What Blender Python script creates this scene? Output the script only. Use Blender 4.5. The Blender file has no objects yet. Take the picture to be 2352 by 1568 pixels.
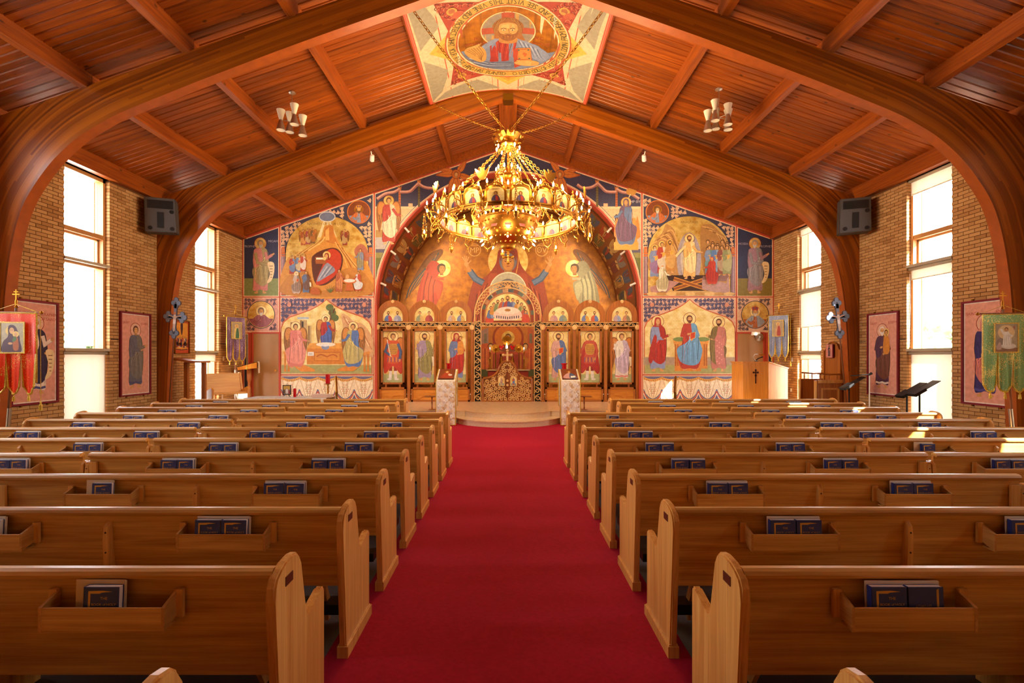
import bpy, bmesh, math, random
from mathutils import Vector, Matrix
random.seed(7)
SC = bpy.context.scene
COL = SC.collection
PI = math.pi
# ------------------------------------------------------------------ camera, light, exposure
F, CX, CY, EYE = 1140.0, 1167.0, 818.6, 1.75          # focal length and vanishing point in photo pixels, eye height in metres
cam = bpy.data.cameras.new('camera'); camo = bpy.data.objects.new('camera', cam); COL.objects.link(camo)
camo.location = (0, 0, EYE); camo.rotation_euler = (PI / 2, 0, 0)
cam.sensor_fit = 'HORIZONTAL'; cam.sensor_width = 36.0; cam.lens = 36.0 * F / 2352.0
cam.shift_x = (1176 - CX) / 2352.0; cam.shift_y = (CY - 784) / 2352.0
cam.clip_start = 0.05; cam.clip_end = 400
SC.camera = camo
SC.view_settings.view_transform = 'Standard'; SC.view_settings.look = 'None'
SC.view_settings.exposure = 0.80; SC.view_settings.gamma = 1.0; SC.view_settings.use_curve_mapping = False
SC.cycles.use_denoising = True
SC.cycles.max_bounces = 7; SC.cycles.diffuse_bounces = 4; SC.cycles.glossy_bounces = 3
SC.cycles.transparent_max_bounces = 12; SC.cycles.caustics_reflective = False; SC.cycles.caustics_refractive = False
SC.cycles.sample_clamp_indirect = 6.0
world = bpy.data.worlds.new('daylight'); SC.world = world; world.use_nodes = True
bg = world.node_tree.nodes['Background']
bg.inputs[0].default_value = (0.96, 0.97, 1.0, 1); bg.inputs[1].default_value = 11.5
sun = bpy.data.lights.new('sun', 'SUN'); suno = bpy.data.objects.new('sun', sun); COL.objects.link(suno)
sun.energy = 30.0; sun.angle = 0.006; sun.color = (1.0, 0.96, 0.90)
SUN_DIR = Vector((-0.527, 0.85, -0.65)).normalized()   # low sun behind the congregation, through the south windows
suno.rotation_euler = SUN_DIR.to_track_quat('-Z', 'Y').to_euler(); suno.location = (30, -40, 40)

def px(x, y, Y):
    """photo pixel at depth Y -> world point"""
    return Vector(((x - CX) * Y / F, Y, EYE - (y - CY) * Y / F))
def wx(x, Y): return (x - CX) * Y / F
def wz(y, Y): return EYE - (y - CY) * Y / F

# ------------------------------------------------------------------ materials
def srgb(h):
    if not isinstance(h, str): return tuple(h)
    h = h.lstrip('#'); v = [int(h[i:i + 2], 16) / 255 for i in (0, 2, 4)]
    return tuple(c / 12.92 if c <= .04045 else ((c + .055) / 1.055) ** 2.4 for c in v)
MATS = {}
def newmat(name):
    m = bpy.data.materials.new(name); m.use_nodes = True
    nt = m.node_tree; b = nt.nodes['Principled BSDF']
    MATS[name] = m
    return m, nt, b
def nd(nt, typ, **kw):
    n = nt.nodes.new(typ)
    for k, v in kw.items(): setattr(n, k, v)
    return n
def plain(name, col, rough=.6, metal=0, spec=.5, emit=None, es=0, noise=0, nscale=20, bump=0):
    m, nt, b = newmat(name); c = srgb(col)
    b.inputs['Base Color'].default_value = (*c, 1); b.inputs['Roughness'].default_value = rough
    b.inputs['Metallic'].default_value = metal; b.inputs['Specular IOR Level'].default_value = spec
    if emit is not None:
        b.inputs['Emission Color'].default_value = (*srgb(emit), 1); b.inputs['Emission Strength'].default_value = es
    if noise or bump:
        tc = nd(nt, 'ShaderNodeTexCoord'); n = nd(nt, 'ShaderNodeTexNoise'); n.inputs['Scale'].default_value = nscale
        n.inputs['Detail'].default_value = 4; nt.links.new(tc.outputs['Object'], n.inputs['Vector'])
        if noise:
            r = nd(nt, 'ShaderNodeValToRGB'); r.color_ramp.elements[0].position = .3; r.color_ramp.elements[1].position = .7
            r.color_ramp.elements[0].color = (*[x * (1 - noise) for x in c], 1); r.color_ramp.elements[1].color = (*[min(1, x * (1 + noise)) for x in c], 1)
            nt.links.new(n.outputs['Fac'], r.inputs[0]); nt.links.new(r.outputs[0], b.inputs['Base Color'])
        if bump:
            bp = nd(nt, 'ShaderNodeBump'); bp.inputs['Strength'].default_value = bump; bp.inputs['Distance'].default_value = .01
            nt.links.new(n.outputs['Fac'], bp.inputs['Height']); nt.links.new(bp.outputs[0], b.inputs['Normal'])
    return m
def wood(name, dark, light, axis='X', rough=.38, scale=1.0, vary=.25, knots=False, coord='Object', spec=.5, coat=0):
    """long-grained timber: stretched noise along the axis, per-object tint"""
    m, nt, b = newmat(name); L = nt.links.new
    tc = nd(nt, 'ShaderNodeTexCoord'); oi = nd(nt, 'ShaderNodeObjectInfo')
    off = nd(nt, 'ShaderNodeVectorMath', operation='MULTIPLY_ADD')
    rv = nd(nt, 'ShaderNodeCombineXYZ')
    for i in range(3): L(oi.outputs['Random'], rv.inputs[i])
    off.inputs[1].default_value = (37, 53, 71); L(rv.outputs[0], off.inputs[0]); L(tc.outputs[coord], off.inputs[2])
    mp = nd(nt, 'ShaderNodeMapping'); s = [22 * scale] * 3; s['XYZ'.index(axis)] = 1.1 * scale
    mp.inputs['Scale'].default_value = s; L(off.outputs[0], mp.inputs[0])
    n = nd(nt, 'ShaderNodeTexNoise'); n.inputs['Scale'].default_value = 1.0; n.inputs['Detail'].default_value = 5
    n.inputs['Distortion'].default_value = .6; L(mp.outputs[0], n.inputs['Vector'])
    mp2 = nd(nt, 'ShaderNodeMapping'); s2 = [120 * scale] * 3; s2['XYZ'.index(axis)] = 3 * scale
    mp2.inputs['Scale'].default_value = s2; L(off.outputs[0], mp2.inputs[0])
    n2 = nd(nt, 'ShaderNodeTexNoise'); n2.inputs['Scale'].default_value = 1.0; L(mp2.outputs[0], n2.inputs['Vector'])
    mx = nd(nt, 'ShaderNodeMath', operation='MULTIPLY_ADD'); mx.inputs[1].default_value = .35; L(n2.outputs['Fac'], mx.inputs[0]); 
    m2 = nd(nt, 'ShaderNodeMath', operation='MULTIPLY'); m2.inputs[1].default_value = .65; L(n.outputs['Fac'], m2.inputs[0]); L(m2.outputs[0], mx.inputs[2])
    r = nd(nt, 'ShaderNodeValToRGB'); e = r.color_ramp.elements
    e[0].position = .34; e[1].position = .66; e[0].color = (*srgb(dark), 1); e[1].color = (*srgb(light), 1)
    L(mx.outputs[0], r.inputs[0])
    hv = nd(nt, 'ShaderNodeHueSaturation'); va = nd(nt, 'ShaderNodeMapRange'); va.inputs[3].default_value = 1 - vary; va.inputs[4].default_value = 1 + vary
    L(oi.outputs['Random'], va.inputs[0]); L(va.outputs[0], hv.inputs['Value']); L(r.outputs[0], hv.inputs['Color'])
    out = hv.outputs[0]
    if knots:
        vo = nd(nt, 'ShaderNodeTexVoronoi'); vo.inputs['Scale'].default_value = 1.0
        mk_ = nd(nt, 'ShaderNodeMapping'); sk = [4.2] * 3; sk['XYZ'.index(axis)] = 2.2; mk_.inputs['Scale'].default_value = sk
        L(off.outputs[0], mk_.inputs[0]); L(mk_.outputs[0], vo.inputs['Vector'])
        kr = nd(nt, 'ShaderNodeValToRGB'); k = kr.color_ramp.elements; k[0].position = .05; k[0].color = (.28, .28, .28, 1); k[1].position = .11; k[1].color = (1, 1, 1, 1)
        L(vo.outputs['Distance'], kr.inputs[0])
        mm = nd(nt, 'ShaderNodeMix', data_type='RGBA', blend_type='MULTIPLY'); mm.inputs[0].default_value = 1
        L(out, mm.inputs[6]); L(kr.outputs[0], mm.inputs[7]); out = mm.outputs[2]
    L(out, b.inputs['Base Color']); b.inputs['Roughness'].default_value = rough; b.inputs['Specular IOR Level'].default_value = spec
    b.inputs['Coat Weight'].default_value = coat; b.inputs['Coat Roughness'].default_value = .2
    bp = nd(nt, 'ShaderNodeBump'); bp.inputs['Strength'].default_value = .08; bp.inputs['Distance'].default_value = .004
    L(mx.outputs[0], bp.inputs['Height']); L(bp.outputs[0], b.inputs['Normal'])
    return m
wood('deck', '#702c04', '#a4520c', 'X', rough=.36, vary=.28, knots=True)
wood('purlin', '#783004', '#ac560c', 'Y', rough=.42, vary=.12, knots=True)
wood('oak_x', '#b07832', '#dfac5c', 'X', rough=.34, vary=.08)
wood('oak_z', '#c07e34', '#e2ac5c', 'Z', rough=.30, vary=.06)
wood('oak_y', '#a86f30', '#d09a54', 'Y', rough=.34, vary=.06)
wood('cherry', '#8a4a17', '#b36a28', 'Z', rough=.4, vary=.05)
wood('cherry_x', '#8a4a17', '#b36a28', 'X', rough=.4, vary=.05)
wood('panelwood', '#b4691e', '#d98f38', 'X', rough=.35, vary=.05)
wood('blond', '#c98a3c', '#e7b060', 'X', rough=.35, vary=.05)
wood('orange_oak', '#c57a24', '#e59c3c', 'Z', rough=.32, vary=.03)
wood('carvelight', '#c8924e', '#e6bd7c', 'Z', rough=.5, vary=.04)
wood('poleteak', '#6e3a14', '#8f5222', 'Z', rough=.4)

def glulam():
    m, nt, b = newmat('glulam'); L = nt.links.new
    uv = nd(nt, 'ShaderNodeUVMap'); sp = nd(nt, 'ShaderNodeSeparateXYZ'); L(uv.outputs[0], sp.inputs[0])
    q = nd(nt, 'ShaderNodeMath', operation='MULTIPLY'); q.inputs[1].default_value = 1 / .034; L(sp.outputs[1], q.inputs[0])
    fl = nd(nt, 'ShaderNodeMath', operation='FLOOR'); L(q.outputs[0], fl.inputs[0])
    jl = nd(nt, 'ShaderNodeMath', operation='MULTIPLY_ADD'); jl.inputs[1].default_value = 1.0   # board joints along each lamination
    sc = nd(nt, 'ShaderNodeMath', operation='MULTIPLY'); sc.inputs[1].default_value = .3; L(sp.outputs[0], sc.inputs[0])
    wv = nd(nt, 'ShaderNodeTexWhiteNoise', noise_dimensions='1D'); L(fl.outputs[0], wv.inputs['W'])
    L(sc.outputs[0], jl.inputs[0]); L(wv.outputs['Value'], jl.inputs[2])
    fj = nd(nt, 'ShaderNodeMath', operation='FLOOR'); L(jl.outputs[0], fj.inputs[0])
    cmb = nd(nt, 'ShaderNodeCombineXYZ'); L(fl.outputs[0], cmb.inputs[0]); L(fj.outputs[0], cmb.inputs[1])
    wn = nd(nt, 'ShaderNodeTexWhiteNoise', noise_dimensions='2D'); L(cmb.outputs[0], wn.inputs['Vector'])
    mp = nd(nt, 'ShaderNodeMapping'); mp.inputs['Scale'].default_value = (1.2, 90, 1); L(uv.outputs[0], mp.inputs[0])
    no = nd(nt, 'ShaderNodeTexNoise'); no.inputs['Scale'].default_value = 1; no.inputs['Detail'].default_value = 4; L(mp.outputs[0], no.inputs['Vector'])
    ad = nd(nt, 'ShaderNodeMath', operation='MULTIPLY_ADD'); ad.inputs[1].default_value = .5; L(no.outputs['Fac'], ad.inputs[0])
    hf = nd(nt, 'ShaderNodeMath', operation='MULTIPLY'); hf.inputs[1].default_value = .5; L(wn.outputs['Value'], hf.inputs[0]); L(hf.outputs[0], ad.inputs[2])
    r = nd(nt, 'ShaderNodeValToRGB'); e = r.color_ramp.elements; e[0].position = .2; e[1].position = .8
    e[0].color = (*srgb('#6e2e04'), 1); e[1].color = (*srgb('#b46412'), 1); L(ad.outputs[0], r.inputs[0])
    L(r.outputs[0], b.inputs['Base Color']); b.inputs['Roughness'].default_value = .33
glulam()
plain('soffit', '#a04c0c', rough=.42, noise=.15, nscale=6)
plain('mortar', '#6b4320', rough=.95)
def brickmat():
    m, nt, b = newmat('brick'); L = nt.links.new
    oi = nd(nt, 'ShaderNodeObjectInfo'); ge = nd(nt, 'ShaderNodeNewGeometry')
    ad = nd(nt, 'ShaderNodeMath', operation='ADD'); L(oi.outputs['Random'], ad.inputs[0]); L(ge.outputs['Random Per Island'], ad.inputs[1])
    fr = nd(nt, 'ShaderNodeMath', operation='FRACT'); L(ad.outputs[0], fr.inputs[0])
    r = nd(nt, 'ShaderNodeValToRGB'); e = r.color_ramp.elements
    e[0].color = (*srgb('#bb8850'), 1); e[1].color = (*srgb('#d0a268'), 1); e.new(.08).color = (*srgb('#a87840'), 1); e.new(.2).color = (*srgb('#c08e54'), 1)
    L(fr.outputs[0], r.inputs[0])
    no = nd(nt, 'ShaderNodeTexNoise'); no.inputs['Scale'].default_value = 60
    tc = nd(nt, 'ShaderNodeTexCoord'); L(tc.outputs['Object'], no.inputs['Vector'])
    mm = nd(nt, 'ShaderNodeMix', data_type='RGBA', blend_type='MULTIPLY'); mm.inputs[0].default_value = .25; L(r.outputs[0], mm.inputs[6]); L(no.outputs['Color'], mm.inputs[7])
    L(mm.outputs[2], b.inputs['Base Color']); b.inputs['Roughness'].default_value = .85
    bp = nd(nt, 'ShaderNodeBump'); bp.inputs['Strength'].default_value = .2; bp.inputs['Distance'].default_value = .004
    L(no.outputs['Fac'], bp.inputs['Height']); L(bp.outputs[0], b.inputs['Normal'])
brickmat()
plain('red_carpet', '#9c1028', rough=.95, noise=.10, nscale=40, bump=.25, spec=.15)
plain('grey_carpet', '#6b625c', rough=.98, noise=.30, nscale=160, bump=.3, spec=.1)
plain('marble', '#d9b78e', rough=.22, noise=.10, nscale=9)
plain('marble_riser', '#d6bd9c', rough=.3, noise=.18, nscale=70)
plain('winframe', '#b98048', rough=.5, noise=.08, nscale=8)
plain('winsill', '#b3a68f', rough=.5)
plain('red_trim', '#b8432a', rough=.6)
plain('apse_wall', '#a4641c', rough=.55)
plain('door_tan', '#a87a48', rough=.5, noise=.05, nscale=3)
plain('black', '#141212', rough=.45)
plain('black_metal', '#1b1a1a', rough=.35, metal=.5)
plain('speaker_grey', '#4a4644', rough=.6, noise=.06, nscale=60)
plain('steel', '#b8b0a4', rough=.3, metal=.9)
plain('nickel', '#c9bfae', rough=.28, metal=.9)
plain('brass', '#b87f2c', rough=.30, metal=1.0)
plain('brass_bright', '#c8923a', rough=.30, metal=1.0)
plain('brass_dark', '#8a6420', rough=.35, metal=1.0)
plain('ivory', '#eadfc4', rough=.5)
plain('white', '#efe8dc', rough=.5)
plain('paper', '#e9e0d2', rough=.8)
plain('cream_paper', '#dcc49c', rough=.8)
plain('navy', '#22306e', rough=.42, noise=.1, nscale=30)
plain('gilt_print', '#c79a4a', rough=.4, metal=.3)
plain('plaque', '#5a2a12', rough=.35, metal=.3)
plain('screw', '#2a2018', rough=.4, metal=.8)
plain('bulb', '#fff0c8', rough=.3, emit='#ffd68a', es=27.0)
plain('flame', '#fff0c8', rough=.3, emit='#ffe2a8', es=22.0)
plain('spot_face', '#fff4dc', rough=.3, emit='#ffe9c0', es=14.0)
plain('pink_icon', '#b0605a', rough=.4, emit='#000000', es=0)
plain('icon_red', '#a83626', rough=.4)
plain('red_wax', '#c0101a', rough=.22)
def glassy(name, col, rough=.05, fac=.08):
    m = bpy.data.materials.new(name); m.use_nodes = True; nt = m.node_tree; nt.nodes.clear(); L = nt.links.new
    o = nd(nt, 'ShaderNodeOutputMaterial'); t = nd(nt, 'ShaderNodeBsdfTransparent'); g = nd(nt, 'ShaderNodeBsdfGlossy'); x = nd(nt, 'ShaderNodeMixShader')
    t.inputs[0].default_value = (*srgb(col), 1); g.inputs['Roughness'].default_value = rough; x.inputs[0].default_value = fac
    L(t.outputs[0], x.inputs[1]); L(g.outputs[0], x.inputs[2]); L(x.outputs[0], o.inputs[0]); MATS[name] = m
glassy('glass', '#fbfdff'); glassy('ruby_glass', '#c81420', fac=.15)
def cloth(name, col, trans=.35):
    m = bpy.data.materials.new(name); m.use_nodes = True; nt = m.node_tree; nt.nodes.clear(); L = nt.links.new
    o = nd(nt, 'ShaderNodeOutputMaterial'); d = nd(nt, 'ShaderNodeBsdfDiffuse'); t = nd(nt, 'ShaderNodeBsdfTranslucent'); x = nd(nt, 'ShaderNodeMixShader')
    c = (*srgb(col), 1); d.inputs[0].default_value = c; t.inputs[0].default_value = c; x.inputs[0].default_value = trans
    L(d.outputs[0], x.inputs[1]); L(t.outputs[0], x.inputs[2]); L(x.outputs[0], o.inputs[0]); MATS[name] = m
cloth('blind', '#d2c2aa', .16); cloth('blind_dark', '#b8a68e', .03)
def brocade(name, base, fleck, scale=60, thr=.55, trans=0):
    m, nt, b = newmat(name); L = nt.links.new
    tc = nd(nt, 'ShaderNodeTexCoord'); n = nd(nt, 'ShaderNodeTexNoise'); n.inputs['Scale'].default_value = scale; n.inputs['Detail'].default_value = 3
    L(tc.outputs['Object'], n.inputs['Vector'])
    n2 = nd(nt, 'ShaderNodeTexNoise'); n2.inputs['Scale'].default_value = 5; L(tc.outputs['Object'], n2.inputs['Vector'])
    ad = nd(nt, 'ShaderNodeMath', operation='MULTIPLY_ADD'); ad.inputs[1].default_value = .5; ad.inputs[2].default_value = -.25; L(n2.outputs['Fac'], ad.inputs[0])
    a2 = nd(nt, 'ShaderNodeMath', operation='ADD'); L(ad.outputs[0], a2.inputs[0]); L(n.outputs['Fac'], a2.inputs[1])
    r = nd(nt, 'ShaderNodeValToRGB'); e = r.color_ramp.elements; e[0].position = thr; e[1].position = thr + .06
    e[0].color = (*srgb(base), 1); e[1].color = (*srgb(fleck), 1); L(a2.outputs[0], r.inputs[0]); L(r.outputs[0], b.inputs['Base Color'])
    mr = nd(nt, 'ShaderNodeValToRGB'); f = mr.color_ramp.elements; f[0].position = thr; f[1].position = thr + .06; f[0].color = (0, 0, 0, 1); f[1].color = (.3, .3, .3, 1)
    L(a2.outputs[0], mr.inputs[0]); L(mr.outputs[0], b.inputs['Metallic']); b.inputs['Roughness'].default_value = .38
    if trans:
        t = nd(nt, 'ShaderNodeBsdfTranslucent'); x = nd(nt, 'ShaderNodeMixShader'); x.inputs[0].default_value = trans; L(r.outputs[0], t.inputs[0])
        L(b.outputs[0], x.inputs[1]); L(t.outputs[0], x.inputs[2]); L(x.outputs[0], nt.nodes['Material Output'].inputs[0])
brocade('red_brocade', '#ee3c10', '#f6b454', 70, .60, .45); brocade('green_brocade', '#86b474', '#eede80', 80, .56, .45)
brocade('purple_brocade', '#6b4668', '#a8809a', 60, .55); brocade('blue_brocade', '#7680a0', '#a8aec0', 60, .56)
brocade('white_brocade', '#e6ddce', '#d9b98a', 14, .58); brocade('gold_fringe', '#b8901c', '#e2c24a', 90, .5)
def paintmat(name, rough=.55, metal=0.0, k=1.0):
    m, nt, b = newmat(name); L = nt.links.new
    a = nd(nt, 'ShaderNodeVertexColor', layer_name='Col'); tc = nd(nt, 'ShaderNodeTexCoord')
    n = nd(nt, 'ShaderNodeTexNoise'); n.inputs['Scale'].default_value = 14; n.inputs['Detail'].default_value = 5; L(tc.outputs['Object'], n.inputs['Vector'])
    r = nd(nt, 'ShaderNodeValToRGB'); e = r.color_ramp.elements; e[0].position = .3; e[1].position = .7; e[0].color = (.84 * k, .82 * k, .8 * k, 1); e[1].color = (1.08 * k, 1.08 * k, 1.08 * k, 1)
    L(n.outputs['Fac'], r.inputs[0])
    mm = nd(nt, 'ShaderNodeMix', data_type='RGBA', blend_type='MULTIPLY'); mm.inputs[0].default_value = 1; L(a.outputs[0], mm.inputs[6]); L(r.outputs[0], mm.inputs[7])
    L(mm.outputs[2], b.inputs['Base Color']); b.inputs['Roughness'].default_value = rough; b.inputs['Metallic'].default_value = metal
paintmat('paint'); paintmat('paint_matt', .7, 0, .62); paintmat('gloss_print', .25)
def goldleaf(name='goldleaf', a='#b87f1c', c='#eec566', metal=.75, rough=.36):
    m, nt, b = newmat(name); L = nt.links.new
    tc = nd(nt, 'ShaderNodeTexCoord'); n = nd(nt, 'ShaderNodeTexNoise'); n.inputs['Scale'].default_value = 5; n.inputs['Detail'].default_value = 6
    br = nd(nt, 'ShaderNodeTexBrick'); br.inputs['Scale'].default_value = 5; br.inputs['Mortar Size'].default_value = .012
    br.inputs['Color1'].default_value = (1, 1, 1, 1); br.inputs['Color2'].default_value = (.9, .9, .9, 1); br.inputs['Mortar'].default_value = (.7, .7, .7, 1)
    mp = nd(nt, 'ShaderNodeMapping'); mp.inputs['Rotation'].default_value = (PI / 2, 0, 0); L(tc.outputs['Object'], mp.inputs[0]); L(mp.outputs[0], br.inputs['Vector'])
    L(tc.outputs['Object'], n.inputs['Vector']); r = nd(nt, 'ShaderNodeValToRGB'); e = r.color_ramp.elements; e[0].position = .3; e[1].position = .65
    e[0].color = (*srgb(a), 1); e[1].color = (*srgb(c), 1); L(n.outputs['Fac'], r.inputs[0])
    mm = nd(nt, 'ShaderNodeMix', data_type='RGBA', blend_type='MULTIPLY'); mm.inputs[0].default_value = 1; L(r.outputs[0], mm.inputs[6]); L(br.outputs[0], mm.inputs[7])
    L(mm.outputs[2], b.inputs['Base Color']); b.inputs['Metallic'].default_value = metal; b.inputs['Roughness'].default_value = rough
goldleaf('goldleaf', '#c08a2c', '#eccb78', .35, .42); goldleaf('goldpale', '#dcb45c', '#f4e0a0', .2, .45); goldleaf('golddeep', '#7e450a', '#ac6a12', .35, .42)

# ------------------------------------------------------------------ mesh helpers
def link(o, parent=None):
    COL.objects.link(o)
    if parent is not None: o.parent = parent
    return o
def fin(name, bm, mat, parent=None, smooth=False, loc=None, recalc=True):
    if recalc: bmesh.ops.recalc_face_normals(bm, faces=bm.faces)
    me = bpy.data.meshes.new(name); bm.to_mesh(me); bm.free()
    for mn in (mat if isinstance(mat, (list, tuple)) else [mat]): me.materials.append(MATS[mn])
    if smooth:
        for p in me.polygons: p.use_smooth = True
    o = bpy.data.objects.new(name, me); link(o, parent)
    if loc is not None: o.location = loc
    return o
def tag(o, label, cat, group=None):
    o['label'] = label; o['category'] = cat
    if group: o['group'] = group
    return o
def struct(o): o['kind'] = 'structure'; return o
def thing(name, label, cat, loc=(0, 0, 0), rz=0, group=None):
    o = bpy.data.objects.new(name, None); o.empty_display_size = .1; COL.objects.link(o)
    o.location = loc; o.rotation_euler = (0, 0, rz); return tag(o, label, cat, group)
def dup(o, parent=None, loc=None):
    c = o.copy(); COL.objects.link(c); c.parent = parent
    if loc is not None: c.location = loc
    for ch in list(o.children): dup(ch, c)
    return c
def box(bm, x0, x1, y0, y1, z0, z1, mi=0, M=None):
    v = [bm.verts.new((x, y, z)) for z in (z0, z1) for y in (y0, y1) for x in (x0, x1)]
    if M is not None:
        for q in v: q.co = M @ q.co
    for f in ((0, 2, 3, 1), (4, 5, 7, 6), (0, 1, 5, 4), (2, 6, 7, 3), (0, 4, 6, 2), (1, 3, 7, 5)):
        bm.faces.new([v[i] for i in f]).material_index = mi
    return v
def bx(*a, M=None):
    bm = bmesh.new(); box(bm, *a, M=M); return bm
def bbox_bev(x0, x1, y0, y1, z0, z1, b=.004, seg=1):
    bm = bx(x0, x1, y0, y1, z0, z1)
    bmesh.ops.bevel(bm, geom=bm.edges[:], offset=b, segments=seg, affect='EDGES'); return bm
def lathe(bm, prof, seg=16, M=None, cap=True, mi=0):
    """prof: list of (r, z)"""
    rings = []
    for r, z in prof:
        ring = []
        for i in range(seg):
            a = 2 * PI * i / seg; co = Vector((r * math.cos(a), r * math.sin(a), z))
            ring.append(bm.verts.new(M @ co if M is not None else co))
        rings.append(ring)
    for a, b in zip(rings, rings[1:]):
        for i in range(seg): bm.faces.new((a[i], a[(i + 1) % seg], b[(i + 1) % seg], b[i])).material_index = mi
    if cap:
        if prof[0][0] > 1e-5: bm.faces.new(rings[0][::-1]).material_index = mi
        if prof[-1][0] > 1e-5: bm.faces.new(rings[-1]).material_index = mi
    return bm
def cyl(bm, p0, p1, r0, r1=None, seg=8, mi=0):
    p0, p1 = Vector(p0), Vector(p1); d = p1 - p0; r1 = r0 if r1 is None else r1
    M = Matrix.Translation(p0) @ d.to_track_quat('Z', 'Y').to_matrix().to_4x4()
    return lathe(bm, [(r0, 0), (r1, d.length)], seg, M, True, mi)
def tube(bm, pts, r, seg=6, closed=False, mi=0, rs=None):
    pts = [Vector(p) for p in pts]; n = len(pts); rings = []
    up = Vector((0.13, 0.21, .97))
    for i, p in enumerate(pts):
        a = pts[(i - 1) % n] if (closed or i > 0) else p; b = pts[(i + 1) % n] if (closed or i < n - 1) else p
        t = (b - a).normalized() if (b - a).length > 1e-9 else Vector((0, 0, 1))
        s = t.cross(up); s = s.normalized() if s.length > 1e-4 else t.cross(Vector((1, 0, 0))).normalized(); u = s.cross(t)
        rr = rs[i] if rs else r
        rings.append([bm.verts.new(p + (s * math.cos(2 * PI * k / seg) + u * math.sin(2 * PI * k / seg)) * rr) for k in range(seg)])
    for i in range(n if closed else n - 1):
        a, b = rings[i], rings[(i + 1) % n]
        for k in range(seg): bm.faces.new((a[k], a[(k + 1) % seg], b[(k + 1) % seg], b[k])).material_index = mi
    if not closed: bm.faces.new(rings[0][::-1]).material_index = mi; bm.faces.new(rings[-1]).material_index = mi
    return bm
def prism(bm, pts, a0, a1, axis='Y', mi=0, M=None):
    """extrude a 2-D outline along an axis; pts are (x,z) for Y, (y,z) for X, (x,y) for Z"""
    def co(p, a): return {'Y': (p[0], a, p[1]), 'X': (a, p[0], p[1]), 'Z': (p[0], p[1], a)}[axis]
    A = [bm.verts.new(co(p, a0)) for p in pts]; B = [bm.verts.new(co(p, a1)) for p in pts]
    if M is not None:
        for v in A + B: v.co = M @ v.co
    bm.faces.new(A).material_index = mi; bm.faces.new(B[::-1]).material_index = mi
    for i in range(len(pts)):
        j = (i + 1) % len(pts); bm.faces.new((A[i], B[i], B[j], A[j])).material_index = mi
    return bm
def ball(bm, c, r, seg=10, rg=6, sz=1.0, mi=0):
    prof = [(max(1e-6, r * math.sin(PI * i / rg)), -r * sz * math.cos(PI * i / rg)) for i in range(rg + 1)]
    return lathe(bm, prof, seg, Matrix.Translation(Vector(c)), False, mi)
# ------------------------------------------------------------------ the building shell
WX, YB, YF = 8.45, 15.78, -4.2          # side walls, front (altar) wall, rear wall
SL, RZ = .342, 8.66                     # roof slope, ridge height of the decking
def zc(x): return RZ - SL * abs(x)
BAYS_L = [.30, 2.35, 4.40, 6.45, 9.99, 13.955]; BAYS_R = BAYS_L; HW = .535; WZ0, WZ1 = .12, 5.48  # bays nearer than the front arch are unseen; two added to light the pews
PLZ = .31                               # platform height
# floor
bm = bx(-WX - .4, WX + .4, YF, 19.4, -.12, 0); struct(fin('floor', bm, 'grey_carpet'))
# red carpet runner, widening before the steps
bm = bmesh.new(); prism(bm, [(-1.06, YF + .1), (1.06, YF + .1), (1.06, 8.45), (2.0, 8.6), (2.4, 13.2), (-2.4, 13.2), (-2.0, 8.6), (-1.06, 8.45)], .001, .012, 'Z')
struct(tag(fin('floor_carpet_runner', bm, 'red_carpet'), 'red carpet runner down the centre aisle to the altar steps', 'carpet'))

def side_wall(sgn, name):
    bm = bmesh.new(); BAYS = BAYS_L if sgn < 0 else BAYS_R
    e = [YF] + [v for b in BAYS for v in (b - HW, b + HW)] + [YB + .2]
    for i in range(0, len(e), 2): box(bm, sgn * (WX + .008), sgn * (WX + .34), e[i] + .004, e[i + 1] - .004, 0, 5.75)
    for b in BAYS:
        box(bm, sgn * (WX + .008), sgn * (WX + .34), b - HW - .01, b + HW + .01, 0, WZ0); box(bm, sgn * (WX + .008), sgn * (WX + .34), b - HW - .01, b + HW + .01, WZ1, 5.75)
    w = struct(fin(name, bm, 'mortar'))
    # bricks of the piers in view, running bond, real joints
    H, Lb, J = .069, .222, .011
    bricks = []
    for (y0, y1) in ((7.0, 9.455), (10.525, 13.42), (14.49, YB)):
        for c in range(int(5.5 / H)):
            z = c * H; y = y0 - (Lb / 2 if c % 2 else 0)
            while y < y1 - .02:
                a, b2 = max(y, y0), min(y + Lb - J, y1)
                if b2 - a > .03: bricks.append((a, b2, z))
                y += Lb
    def score(t):
        a, b2, z = t
        x0 = CX + sgn * WX * F / a; x1 = CX + sgn * WX * F / b2
        yy = CY - (z - EYE) * F / a
        vis = (0 < x0 < 2352) and (0 < x1 < 2352) and z > .95 and b2 - a > .2 and a > 8.35
        return -(abs(x1 - x0) * H * F / a) if vis else 0
    bricks.sort(key=score)
    proto = bpy.data.meshes.new('brick'); bm = bmesh.new(); box(bm, 0, sgn * .10, 0, Lb - J, 0, H - J)
    bmesh.ops.bevel(bm, geom=[ed for ed in bm.edges if all(abs(v.co.x) < 1e-6 for v in ed.verts)], offset=.004, segments=1, affect='EDGES')
    bmesh.ops.recalc_face_normals(bm, faces=bm.faces); bm.to_mesh(proto); bm.free(); proto.materials.append(MATS['brick'])
    n = 0; rest = bmesh.new()
    for t in bricks:
        a, b2, z = t
        if n < 300 and score(t) < 0:
            o = bpy.data.objects.new('brick', proto); link(o, w); o.location = (sgn * (WX + random.uniform(-.0015, .0015)), a, z); n += 1
        else:
            box(rest, sgn * (WX + random.uniform(-.0015, .0015)), sgn * (WX + .1), a, b2, z, z + H - J)
    fr = fin('brick_field', rest, 'brick', w); fr['kind'] = 'stuff'
    return w
wl = side_wall(-1, 'wall_left'); wr = side_wall(1, 'wall_right')
struct(fin('wall_back', bx(-WX - .4, WX + .4, YF - .2, YF, 0, 8.6), 'door_tan'))

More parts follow.
